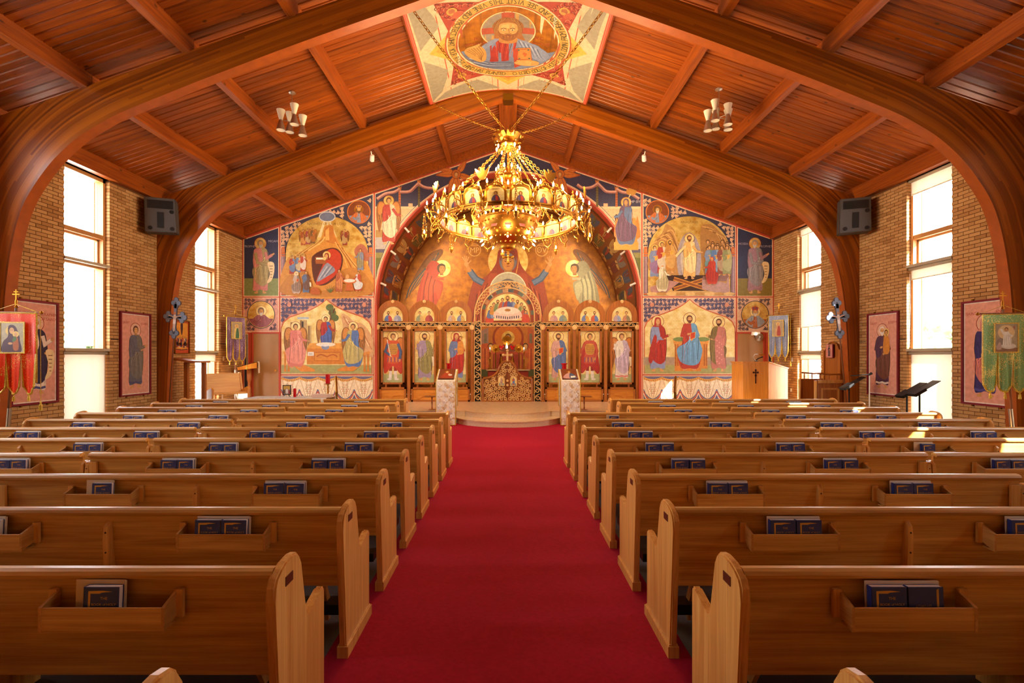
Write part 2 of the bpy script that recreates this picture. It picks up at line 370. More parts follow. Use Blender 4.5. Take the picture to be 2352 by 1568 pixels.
# windows ---------------------------------------------------------------------------
WN = 0
def window(sgn, yc, blinds, cord=None):
    """blinds: list of (z_top, z_bottom) of lowered roller blinds"""
    global WN; WN += 1
    y0, y1 = yc - HW, yc + HW; X = lambda d: sgn * (WX + d)
    def bxx(bm, a, b, *r): box(bm, min(X(a), X(b)), max(X(a), X(b)), *r)
    bm = bmesh.new(); bxx(bm, .09, .26, y0, y0 + .06, WZ0, WZ1); bxx(bm, .09, .26, y1 - .06, y1, WZ0, WZ1); bxx(bm, .09, .26, y0, y1, WZ1 - .07, WZ1); bxx(bm, .09, .26, y0, y1, WZ0, WZ0 + .06)
    w = struct(fin('window_%d' % WN, bm, 'winframe'))
    bm = bmesh.new(); bxx(bm, .10, .25, y0 + .06, y1 - .06, 4.21, 4.30); fin('transom_bar', bm, 'winframe', w)
    for z in (3.62, 1.86):
        bm = bmesh.new(); bxx(bm, -.012, .25, y0 + .0, y1 - .0, z, z + .055); fin('window_sill', bm, 'winsill', w)
        bm = bmesh.new(); bxx(bm, .10, .25, y0 + .06, y1 - .06, z - .045, z - .001); fin('transom_bar', bm, 'winframe', w)
    bm = bmesh.new()
    for a, b in ((y0 + .06, y0 + .10), (y1 - .10, y1 - .06)): bxx(bm, .18, .23, a, b, 3.70, 4.20)
    bxx(bm, .18, .23, y0 + .06, y1 - .06, 3.68, 3.72); bxx(bm, .18, .23, y0 + .06, y1 - .06, 4.17, 4.21); fin('sash', bm, 'winframe', w)
    for z0, z1 in ((4.30, WZ1 - .07), (3.72, 4.17), (1.92, 3.57), (WZ0 + .06, 1.81)):
        bm = bmesh.new(); bxx(bm, .205, .211, y0 + .06, y1 - .06, z0, z1); fin('pane', bm, 'glass', w)
    for zt, zb in blinds:
        bm = bmesh.new(); cyl(bm, (X(.05), y0 + .02, zt - .03), (X(.05), y1 - .02, zt - .03), .03, seg=12)
        o = fin('blind_roller', bm, 'winsill', w, smooth=True)
        bm = bmesh.new(); ny = 14
        vs = [[bm.verts.new((X(.075 + .004 * math.sin(k * 1.7)), y0 + .03 + (y1 - y0 - .06) * k / ny, z)) for z in (zb, zt - .03)] for k in range(ny + 1)]
        for a, b in zip(vs, vs[1:]): bm.faces.new((a[0], b[0], b[1], a[1]))
        box(bm, min(X(.066), X(.084)), max(X(.066), X(.084)), y0 + .03, y1 - .03, zb - .02, zb)
        fin('roller_blind', bm, 'blind', w)
    if cord:
        bm = bmesh.new(); tube(bm, [(X(.03), y1 - .05, cord[0]), (X(.025), y1 - .06, (cord[0] + cord[1]) / 2), (X(.03), y1 - .03, cord[1])], .004, 5)
        fin('blind_cord', bm, 'white', w)
    # a portal light lets the renderer sample the daylight through this opening
    l = bpy.data.lights.new('window_portal', 'AREA'); l.shape = 'RECTANGLE'; l.size = 2 * HW; l.size_y = WZ1 - WZ0; l.cycles.is_portal = True
    lo = bpy.data.objects.new('window_portal', l); link(lo); lo.location = (X(.30), yc, (WZ0 + WZ1) / 2); lo.rotation_euler = (PI / 2, 0, sgn * PI / 2)
    return w
window(-1, BAYS_L[0], [(5.46, 3.7), (3.61, .2)])  # unseen bay, blinds lowered to darken the nearest rows
for yc in BAYS_L[1:5]: window(-1, yc, [(1.85, .2)])
window(-1, BAYS_L[5], [(1.855, 1.62)])
window(1, BAYS_R[0], [(3.61, .2)]); window(1, BAYS_R[1], [(5.46, 3.7), (3.61, .2)]); window(1, BAYS_R[2], [(1.85, .2)]); window(1, BAYS_R[3], [(5.46, 3.7), (3.61, .2)])  # unseen bays, the two fully blinded ones added for soft fill light
window(1, BAYS_R[4], [(5.47, 5.16), (3.615, 3.38), (1.85, .2)], (3.5, 1.95)); window(1, BAYS_R[5], [(5.47, 5.25), (3.61, 2.60), (1.85, 1.68)], (3.5, 1.95))

# roof: slab, planks, purlins -------------------------------------------------------
bm = bmesh.new()
for s in (-1, 1):
    prism(bm, [(0, RZ + .03), (s * (WX + .5), zc(WX + .5) + .03), (s * (WX + .5), zc(WX + .5) + .25), (0, RZ + .25)], YF - .2, 19.5, 'Y')
ceil = struct(fin('ceiling', bm, 'deck'))
ang = math.atan(SL); LEN = (WX + .1) / math.cos(ang); PW = .142
pm = {}
for s in (-1, 1):
    bm = bmesh.new(); c = .014
    prism(bm, [(.003, c), (.003 + c, 0), (PW - .003 - c, 0), (PW - .003, c), (PW - .003, .028), (.003, .028)], 0, LEN, 'X')
    bmesh.ops.recalc_face_normals(bm, faces=bm.faces)
    me = bpy.data.meshes.new('plank'); bm.to_mesh(me); bm.free(); me.materials.append(MATS['deck']); pm[s] = me
y = 4.4
while y < YB - .02:
    for s in (-1, 1):
        o = bpy.data.objects.new('plank', pm[s]); link(o, ceil); o.location = (0, y, RZ)
        o.rotation_euler = (0, ang, 0) if s > 0 else (0, ang, PI)
        if s < 0: o.location.y += PW
    y += PW
for X in (-6.86, -5.2, -3.5, -1.83, 1.83, 3.5, 5.2, 6.86):
    for a, b in ((4.2, 8.10), (8.10, 12.03), (12.03, YB)):
        d = .07; bm = bmesh.new(); prism(bm, [(X - d, zc(X) - .22), (X + d, zc(X) - .22), (X + d, zc(X) + .04), (X - d, zc(X) + .04)], a + .004, b - .004, 'Y')
        fin('purlin', bm, 'purlin', ceil)
bm = bmesh.new(); prism(bm, [(-.24, zc(.24)), (-.24, 8.40), (-.1, 8.40), (-.1, 8.34), (.1, 8.34), (.1, 8.40), (.24, 8.40), (.24, zc(.24)), (0, RZ)], 4.2, YB, 'Y'); fin('ridge_beam', bm, 'purlin', ceil)
for s in (-1, 1):
    bm = bmesh.new(); prism(bm, [(s * (WX - .13), WZ1), (s * (WX + .3), WZ1), (s * (WX + .3), 5.80), (s * (WX - .13), 5.82)], YF, YB, 'Y'); fin('eave_beam', bm, 'purlin', ceil)
    # gable rafter on the altar wall
    bm = bmesh.new(); prism(bm, [(0, RZ - .24), (s * WX, zc(WX) - .24), (s * WX, zc(WX)), (0, RZ)], YB - .16, YB, 'Y'); fin('gable_rafter', bm, 'purlin', ceil)

# the laminated arches ----------------------------------------------------------------
INN = [(8.23, 0), (8.20, 1.0), (8.145, 2.26), (8.08, 3.06), (7.97, 3.72), (7.82, 4.20), (7.60, 4.58), (7.32, 4.94), (6.96, 5.27), (6.6, 5.50), (6.235, 5.69), (5.5, 5.99), (4.794, 6.27), (3.33, 6.82), (1.6, 7.43), (0, 7.99)]
def catmull(P, k=4):
    out = []
    for i in range(len(P) - 1):
        p0, p1, p2, p3 = P[max(i - 1, 0)], P[i], P[i + 1], P[min(i + 2, len(P) - 1)]
        for j in range(k):
            t = j / k
            out.append(tuple(.5 * (2 * b + (c - a) * t + (2 * a - 5 * b + 4 * c - d) * t * t + (3 * b - a - 3 * c + d) * t ** 3) for a, b, c, d in zip(p0, p1, p2, p3)))
    return out + [P[-1]]
def arch(yc, label):
    th = .19; zt = lambda x: zc(x) - .222
    t = thing('timber_arch', label, 'arch', (0, yc, 0), group='laminated timber arches')
    I = catmull(INN, 4)
    for s in (-1, 1):
        pairs = []; prevtop = False
        for i, p in enumerate(I):
            a = I[max(i - 1, 0)]; b = I[min(i + 1, len(I) - 1)]
            tx, tz = b[0] - a[0], b[1] - a[1]; L = math.hypot(tx, tz); n = (tz / L, -tx / L)     # outward: +x, up
            if i == len(I) - 1: n = (0, 1)
            if n[0] < 0: n = (-n[0], -n[1])
            d1 = (WX - .004 - p[0]) / n[0] if n[0] > 1e-6 else 1e9
            den = n[1] + SL * n[0]; d2 = (zt(p[0]) - p[1]) / den if den > 1e-6 else 1e9
            top = d2 < d1; d = min(d1, d2)
            if p[1] < 4.0: d = WX - .004 - p[0]; n = (1, 0); top = False
            if top and not prevtop and pairs:
                c = (WX - .004, zt(WX)); q = ((p[0] + pairs[-1][0][0]) / 2, (p[1] + pairs[-1][0][1]) / 2); pairs.append((q, c))
            pairs.append((p, (max(0, p[0] + n[0] * d), p[1] + n[1] * d))); prevtop = top
        pairs[-1] = ((0, 7.99), (0, zt(0)))
        bm = bmesh.new(); uvl = bm.loops.layers.uv.new('UVMap'); acc = 0; rows = []
        for k, (p, q) in enumerate(pairs):
            if k: acc += math.hypot(p[0] - pairs[k - 1][0][0], p[1] - pairs[k - 1][0][1])
            dd = math.hypot(q[0] - p[0], q[1] - p[1])
            rows.append([(bm.verts.new((s * p[0], yy, p[1])), (acc, 0.0)) for yy in (-th / 2, th / 2)] + [(bm.verts.new((s * q[0], yy, q[1])), (acc, dd)) for yy in (-th / 2, th / 2)])
        def face(vs, mi):
            f = bm.faces.new([v for v, _ in vs]); f.material_index = mi
            for lp, (_, u) in zip(f.loops, vs): lp[uvl].uv = u
        for a, b in zip(rows, rows[1:]):
            face((a[0], b[0], b[2], a[2]), 0); face((a[1], a[3], b[3], b[1]), 0); face((a[0], a[1], b[1], b[0]), 1); face((a[2], b[2], b[3], a[3]), 0)
        face((rows[0][0], rows[0][2], rows[0][3], rows[0][1]), 0)
        o = fin('arch_half', bm, ['glulam', 'soffit'], t)
    bm = bmesh.new(); box(bm, -.12, .12, -.13, .13, 7.90, 8.06); fin('ridge_bracket', bm, 'brass_dark', t)
    return t
arch(8.10, 'great laminated timber arch in front of the chandelier, beside the red and green banners')
arch(12.03, 'laminated timber arch behind the chandelier, with the two grey loudspeakers beside it')

# altar wall with the round-headed opening -----------------------------------------------
AR, AZ = 4.17, 3.38                      # arch radius, springing height
bm = bmesh.new(); N = 40
arc = [(-AR * math.cos(PI * i / N), AZ + AR * math.sin(PI * i / N)) for i in range(N + 1)]
for s in (-1, 1):
    prism(bm, [(s * AR, 0), (s * (WX + .3), 0), (s * (WX + .3), zc(WX + .3)), (s * AR, zc(AR))], YB, YB + .3, 'Y')
for a, b in zip(arc, arc[1:]):
    prism(bm, [a, b, (b[0], zc(b[0])), (a[0], zc(a[0]))], YB, YB + .3, 'Y')
wf = struct(fin('wall_front', bm, 'red_trim'))
# apse: barrel and end wall
bm = bmesh.new(); YA = 19.0
prof = [(-AR, PLZ)] + arc + [(AR, PLZ)]
A = [bm.verts.new((x, YB + .29, z)) for x, z in prof]; B = [bm.verts.new((x, YA, z)) for x, z in prof]; C = [bm.verts.new((x * 1.08, YB + .29, z * 1.05)) for x, z in prof]; D = [bm.verts.new((x * 1.08, YA + .2, z * 1.05)) for x, z in prof]
for i in range(len(prof) - 1):
    bm.faces.new((A[i], A[i + 1], B[i + 1], B[i])); bm.faces.new((C[i], D[i], D[i + 1], C[i + 1]))
struct(fin('wall_apse_barrel', bm, 'golddeep', recalc=False))
bm = bmesh.new(); prism(bm, prof, YA, YA + .2, 'Y'); struct(fin('wall_apse_end', bm, 'golddeep'))

# platform and curved steps
def segm(hc, yf, yb, n=24):
    sg = yb - yf; R = (hc * hc + sg * sg) / (2 * sg); cy = yf + R; a0 = math.asin(min(1, hc / R)) if sg < R else PI - math.asin(min(1, hc / R))
    return [(R * math.sin(-a0 + 2 * a0 * i / n), cy - R * math.cos(-a0 + 2 * a0 * i / n)) for i in range(n + 1)]
YP = 13.24
def tier(name, pts, z0, z1):
    bm = bmesh.new(); prism(bm, pts, z0, z1 - .03, 'Z'); o = struct(fin(name, bm, 'marble_riser'))
    c = (sum(p[0] for p in pts) / len(pts), sum(p[1] for p in pts) / len(pts))
    bm = bmesh.new(); prism(bm, [(x * (1.006), y - .008 if y < YP + .5 else y) for x, y in pts], z1 - .03, z1, 'Z'); fin('tread', bm, 'marble', o)
    return o
tier('floor_platform', [(-WX, YP), (-1.15, YP)] + segm(1.15, 12.63, YP)[1:-1] + [(1.15, YP), (WX, YP), (WX, YB + 3.2), (-WX, YB + 3.2)], 0, PLZ)
tier('floor_step', segm(1.46, 12.13, YP - .002), 0, .158)
# doors either side in the altar wall
def door(n, x0, x1, hinge):
    z1 = wz(766, YB); a, b = wx(x0, YB), wx(x1, YB)
    bm = bx(a, b, YB - .012, YB + .05, PLZ, z1); d = struct(fin('door_%d' % n, bm, 'door_tan'))
    bm = bmesh.new(); e = .05
    for q in ((a - e, a, PLZ, z1 + e), (b, b + e, PLZ, z1 + e), (a, b, z1, z1 + e)): box(bm, q[0], q[1], YB - .03, YB + .02, q[2], q[3])
    fin('door_frame', bm, 'red_trim', d)
    bm = bmesh.new(); s = 1 if hinge else -1; kx = b - .09 if hinge else a + .09
    cyl(bm, (kx, YB - .015, PLZ + 1.0), (kx, YB - .06, PLZ + 1.0), .02, .03, 10); fin('door_knob', bm, 'brass', d)
    return d
door(1, 583, 641, True); d2 = door(2, 1693, 1752, False)
bm = bmesh.new(); box(bm, wx(1696, YB), wx(1725, YB), YB - .05, YB - .01, PLZ + .98, PLZ + 1.06); fin('push_bar', bm, 'black_metal', d2)
bm = bmesh.new(); lathe(bm, [(.005, 0), (.12, .01), (.13, .05), (.02, .09)], 14, Matrix.Translation((wx(1741, YB), YB - .03, wz(774, YB))) @ Matrix.Rotation(PI / 2, 4, 'X')); fin('alarm_bell', bm, 'steel', d2)
# outside: pale ground and a belt of trees beyond the car park
bm = bx(-90, 90, -60, 90, -.5, -.13); struct(fin('floor_outside_ground', bm, 'paper'))
# ------------------------------------------------------------------ pews and service books
def rowY(k): return 2.87 + .8186 * (k - 1)          # rear foot of the pew ends, k = -1 is the row nearest the camera
ORD = ['first', 'second', 'third', 'fourth', 'fifth', 'sixth', 'seventh', 'eighth', 'ninth', 'tenth', 'eleventh', 'twelfth']
END = [(0, 0), (.475, 0), (.475, .565), (.468, .585), (.452, .592), (.435, .585), (.275, .545), (.258, .543), (.246, .556), (.240, .60), (.190, .82), (.175, .862), (.150, .884), (.105, .892), (.045, .886), (0, .872), (-.04, .848), (-.058, .815), (-.058, .76)]
def mesh_end():
    bm = bmesh.new(); prism(bm, END, 0, .04, 'X')
    bmesh.ops.bevel(bm, geom=[e for e in bm.edges if abs(e.verts[0].co.x - e.verts[1].co.x) < 1e-6], offset=.008, segments=2, affect='EDGES', clamp_overlap=True)
    bmesh.ops.recalc_face_normals(bm, faces=bm.faces)
    me = bpy.data.meshes.new('pew_end'); bm.to_mesh(me); bm.free(); me.materials.append(MATS['oak_z']); return me
def shared(name, bm, mat):
    bmesh.ops.recalc_face_normals(bm, faces=bm.faces); me = bpy.data.meshes.new(name); bm.to_mesh(me); bm.free()
    for mn in (mat if isinstance(mat, list) else [mat]): me.materials.append(MATS[mn])
    return me
ME_END = mesh_end()
bm = bmesh.new(); box(bm, -.012, .052, -.012, .487, 0, .085); bmesh.ops.bevel(bm, geom=[e for e in bm.edges if all(v.co.z > .08 for v in e.verts)], offset=.008, segments=2, affect='EDGES'); ME_PLINTH = shared('plinth', bm, 'oak_z')
ME_PLAQUE = shared('plaque', bx(-.003, .0, .03, .10, .785, .825), 'plaque')
# mid-span brace: wedge standing proud of the back
bm = bmesh.new(); prism(bm, [(.06, 0), (.40, 0), (.40, .40), (.09, .42), (.05, .80), (.02, .80), (-.008, .77), (-.012, .70), (0, .42)], -.016, .016, 'X')
bmesh.ops.bevel(bm, geom=[e for e in bm.edges if abs(e.verts[0].co.x - e.verts[1].co.x) < 1e-6], offset=.005, segments=1, affect='EDGES'); ME_BRACE = shared('brace', bm, 'oak_z')
bm = bmesh.new(); lathe(bm, [(.005, 0), (.0045, .003), (.001, .004)], 8, Matrix.Rotation(PI / 2, 4, 'X')); ME_SCREW = shared('screw', bm, 'screw')
def screws(o):
    for z in (.735, .62): part('screw', ME_SCREW, o, (0, -.0105 if z > .7 else -.0085, z))
# joint plate where two pews meet
bm = bmesh.new(); box(bm, -.05, .05, -.006, .012, .60, .795); ME_JOINT = shared('joint_plate', bm, 'oak_z')
# hymnal rack parts (origin at its centre on the pew back)
RW = .245
ME_RF = shared('rack_front', bbox_bev(-RW, RW, -.074, -.064, .655, .748, .002), 'oak_x')
ME_RB = shared('rack_bottom', bx(-RW + .01, RW - .01, -.064, .012, .645, .655), 'oak_x')
bm = bmesh.new(); prism(bm, [(-.076, .652), (.004, .684), (.012, .672), (.012, .785), (-.076, .750)], -.006, .006, 'X'); ME_RS = shared('rack_side', bm, 'oak_y')
bm = bmesh.new(); box(bm, -.004, .030, -.004, .012, .675, .79); ME_RT = shared('rack_cleat', bm, 'oak_z')
def part(name, me, parent, loc=(0, 0, 0)):
    o = bpy.data.objects.new(name, me); link(o, parent); o.location = loc; return o
BACK_M = {}
def backmesh(L):
    """leaning back board, capping rail and seat of one pew of length L; x from 0 to L"""
    L = round(L, 3)
    if L in BACK_M: return BACK_M[L]
    bm = bmesh.new(); prism(bm, [(.012, .845), (.055, .40), (.078, .40), (.036, .845)], .03, L - .03, 'X'); a = shared('back_board', bm, 'oak_x')
    bm = bmesh.new(); prism(bm, [(-.012, .838), (-.016, .852), (-.010, .866), (.006, .874), (.03, .874), (.044, .866), (.048, .85), (.040, .838)], .036, L - .036, 'X'); b = shared('top_rail', bm, 'oak_x')
    bm = bmesh.new(); prism(bm, [(.07, .415), (.07, .44), (.30, .438), (.46, .45), (.475, .44), (.47, .42)], .03, L - .03, 'X'); c = shared('seat', bm, 'oak_x')
    bm = bmesh.new(); prism(bm, [(.008, .826), (.004, .838), (.014, .838), (.014, .826)], .036, L - .036, 'X'); d = shared('rail_moulding', bm, 'oak_x')
    bm = bmesh.new(); prism(bm, [(.30, .10), (.42, .10), (.43, .13), (.42, .165), (.30, .165)], .15, L - .15, 'X'); e = shared('kneeler_pad', bm, 'black')
    bm = bmesh.new(); prism(bm, [(.20, .42), (.27, .42), (.40, .17), (.40, .03), (.37, .03), (.35, .16)], -.012, .012, 'X'); f = shared('kneeler_arm', bm, 'oak_z')
    BACK_M[L] = (a, b, c, d, e, f); return BACK_M[L]
def pew(side, k, xa, xb, where, racks, brace, aisle_end, outer_end):
    """side -1/1; xa<xb distances from the centre line"""
    row = ORD[10 - k]; sd = 'pulpit side' if side > 0 else 'red banner side'
    lab = 'oak pew %s, %s row from the altar, %s' % (where, row, sd)
    t = thing('pew', lab, 'pew', (0, rowY(k), 0), group='oak pews in two blocks')
    L = xb - xa; x0 = xa if side > 0 else -xb
    a, b, c, d, e, f = backmesh(L)
    for n, me in (('back_board', a), ('top_rail', b), ('seat', c), ('rail_moulding', d), ('kneeler_pad', e)): part(n, me, t, (x0, 0, 0))
    for xx in (x0 + .25, x0 + L - .25): part('kneeler_arm', f, t, (xx, 0, 0))
    inner, outer = (x0, x0 + L - .04) if side > 0 else (x0 + L - .04, x0)
    if aisle_end:
        o = part('pew_end', ME_END, t, (inner, 0, 0)); part('plinth', ME_PLINTH, o)
        part('plaque', ME_PLAQUE, o, (0 if side > 0 else .043, 0, 0))
    if outer_end:
        o = part('pew_end', ME_END, t, (outer, 0, 0)); part('plinth', ME_PLINTH, o)
    else:
        o = part('brace', ME_BRACE, t, (outer + (.02 if side > 0 else .02), 0, 0)); part('joint_plate', ME_JOINT, t, (outer + .02 - side * .035, 0, 0)); screws(o)
    if not aisle_end and where == 'by the wall':
        o = part('brace', ME_BRACE, t, (inner + .02, 0, 0))
    for xx in brace:
        o = part('brace', ME_BRACE, t, (side * xx, 0, 0)); screws(o)
    for xx in racks:
        r = part('hymnal_rack', ME_RF, t, (side * xx, 0, 0)); part('rack_bottom', ME_RB, r)
        for q in (-1, 1): part('rack_side', ME_RS, r, (q * RW, 0, 0)); part('rack_cleat', ME_RT, r, (q * (RW + .015) - .013, 0, 0))
    return t
for side in (-1, 1):
    for k in range(-1, 11):
        if k < 8:
            pew(side, k, .934, 3.84, 'on the aisle', (1.62, 2.99), (2.32,), True, False)
        else:
            pew(side, k, 2.10, 3.84, 'short, before the steps', (2.99,), (), True, False)
        if k >= 2: pew(side, k, 3.845, 6.77, 'by the wall', (4.50, 5.90), (5.25,), False, True)
# service books ------------------------------------------------------------------------
BW, BH, BT = .143, .166, .027
bm = bmesh.new()
box(bm, 0, BW, 0, .003, 0, BH); box(bm, 0, BW, BT - .003, BT, 0, BH); box(bm, 0, .004, 0, BT, 0, BH)
bmesh.ops.bevel(bm, geom=bm.edges[:], offset=.0008, segments=1, affect='EDGES'); ME_COVER = shared('cover', bm, 'navy')
ME_PAGES = shared('pages', bx(.004, BW - .003, .003, BT - .003, .004, BH - .001), 'paper')
def textmesh(txt, size, align='CENTER', mat='gilt_print', extrude=0.0):
    cu = bpy.data.curves.new('lettering', 'FONT'); cu.body = txt; cu.size = size; cu.align_x = align; cu.extrude = extrude; cu.resolution_u = 2
    o = bpy.data.objects.new('lettering', cu); COL.objects.link(o)
    dg = bpy.context.evaluated_depsgraph_get(); me = bpy.data.meshes.new_from_object(o.evaluated_get(dg)); me.name = 'lettering'
    bpy.data.objects.remove(o); me.materials.clear(); me.materials.append(MATS[mat]); return me
def bookprint():
    bm = bmesh.new(); e = -.0006
    def poly(pts): bm.faces.new([bm.verts.new((x, e, z)) for x, z in pts])
    poly([(.020, .005), (.029, .012), (.029, .140), (.020, .150)]); poly([(.020, .150), (.029, .140), (.065, .140), (.075, .144), (.118, .148), (.078, .152)])
    for txt, z, s in (('THE', .116, .016), ('BOOK of HOLY', .092, .0145), ('LITURGY', .070, .016)):
        me = textmesh(txt, s); bm2 = bmesh.new(); bm2.from_mesh(me)
        for v in bm2.verts: v.co = Vector((.083 + v.co.x, e, z + v.co.y))
        tmp = bpy.data.meshes.new('t'); bm2.to_mesh(tmp); bm2.free(); bm.from_mesh(tmp); bpy.data.meshes.remove(tmp)
    return shared('cover_print', bm, 'gilt_print')
ME_PRINT = bookprint()
bm = bmesh.new()
for j in range(3): box(bm, .004 * j, .30 + .006 * (j % 2), .0025 * j, .0025 * j + .002, 0, .178 - .004 * j)
ME_LEAF = shared('booklets', bm, 'paper')
bm = bmesh.new()
for j in range(3): box(bm, .003 * j, .20 + .004 * (j % 2), .003 * j, .003 * j + .0025, 0, .182 - .004 * j)
ME_LEAF2 = shared('booklets', bm, 'cream_paper')
ME_BOOKLET = shared('booklet', bx(0, .215, 0, .004, 0, .222), 'cream_paper')
BOOKN = 0
def book(x, k, dy, rack, side, flip=False, tilt=.0, pos=''):
    global BOOKN; BOOKN += 1
    row = ORD[10 - k]; sd = 'pulpit side' if side > 0 else 'red banner side'
    o = bpy.data.objects.new('service_book', ME_COVER); COL.objects.link(o)
    tag(o, 'navy service book%s, %s rack, %s row from altar, %s' % (pos, rack, row, sd), 'book', 'navy service books in the %s rack of the %s row, %s' % (rack, row, sd))
    o.location = (x, rowY(k) + dy, .656); o.rotation_euler = (-.05, tilt, 0)
    part('pages', ME_PAGES, o)
    if flip:
        p = part('cover_print', ME_PRINT, o, (BW, 0, BH)); p.rotation_euler = (0, PI, 0); p.location.y = 0
    else: part('cover_print', ME_PRINT, o)
    return o
def leaf(x, k, me, rack, side, what):
    row = ORD[10 - k]; sd = 'pulpit side' if side > 0 else 'red banner side'
    o = bpy.data.objects.new('booklet', me); COL.objects.link(o)
    tag(o, '%s behind the books, %s rack, %s row, %s' % (what, rack, row, sd), 'booklet', 'booklets in the pew racks')
    o.location = (x, rowY(k) - .028, .656); o.rotation_euler = (-.04, 0, 0); return o
RN = {1.62: 'aisle', 2.99: 'inner', 4.50: 'middle', 5.90: 'wall'}
rng = random.Random(3)
for side in (-1, 1):
    for k in range(0, 11):
        for rx in (1.62, 2.99, 4.50, 5.90):
            if rx == 1.62 and k >= 8: continue
            if rx > 4 and k < 2: continue
            if k == 0 and rx > 2: continue
            if abs(side * rx * F / (rowY(k) - .05)) > 1330: continue
            rack = RN[rx]; c = side * rx + rng.uniform(-.05, .05) * (1 if side > 0 else 1)
            single = (side, k, rx) in ((-1, 0, 1.62), (-1, 2, 2.99), (1, 4, 4.50), (1, 7, 1.62), (-1, 10, 1.62))
            if single:
                leaf(c - .12, k, ME_LEAF2, rack, side, 'cream booklets'); book(c - .08 + rng.uniform(0, .03), k, -.060, rack, side)
            else:
                leaf(c - .15, k, ME_LEAF, rack, side, 'white booklets')
                A_, B_ = (' nearer the aisle', ' nearer the wall') if side > 0 else (' nearer the wall', ' nearer the aisle')
                book(c - BW - .002, k, -.060, rack, side, tilt=rng.uniform(-.012, .012), pos=A_); book(c + .003, k, -.060, rack, side, flip=(side, k, rx) == (1, 0, 1.62), tilt=rng.uniform(-.012, .012), pos=B_)
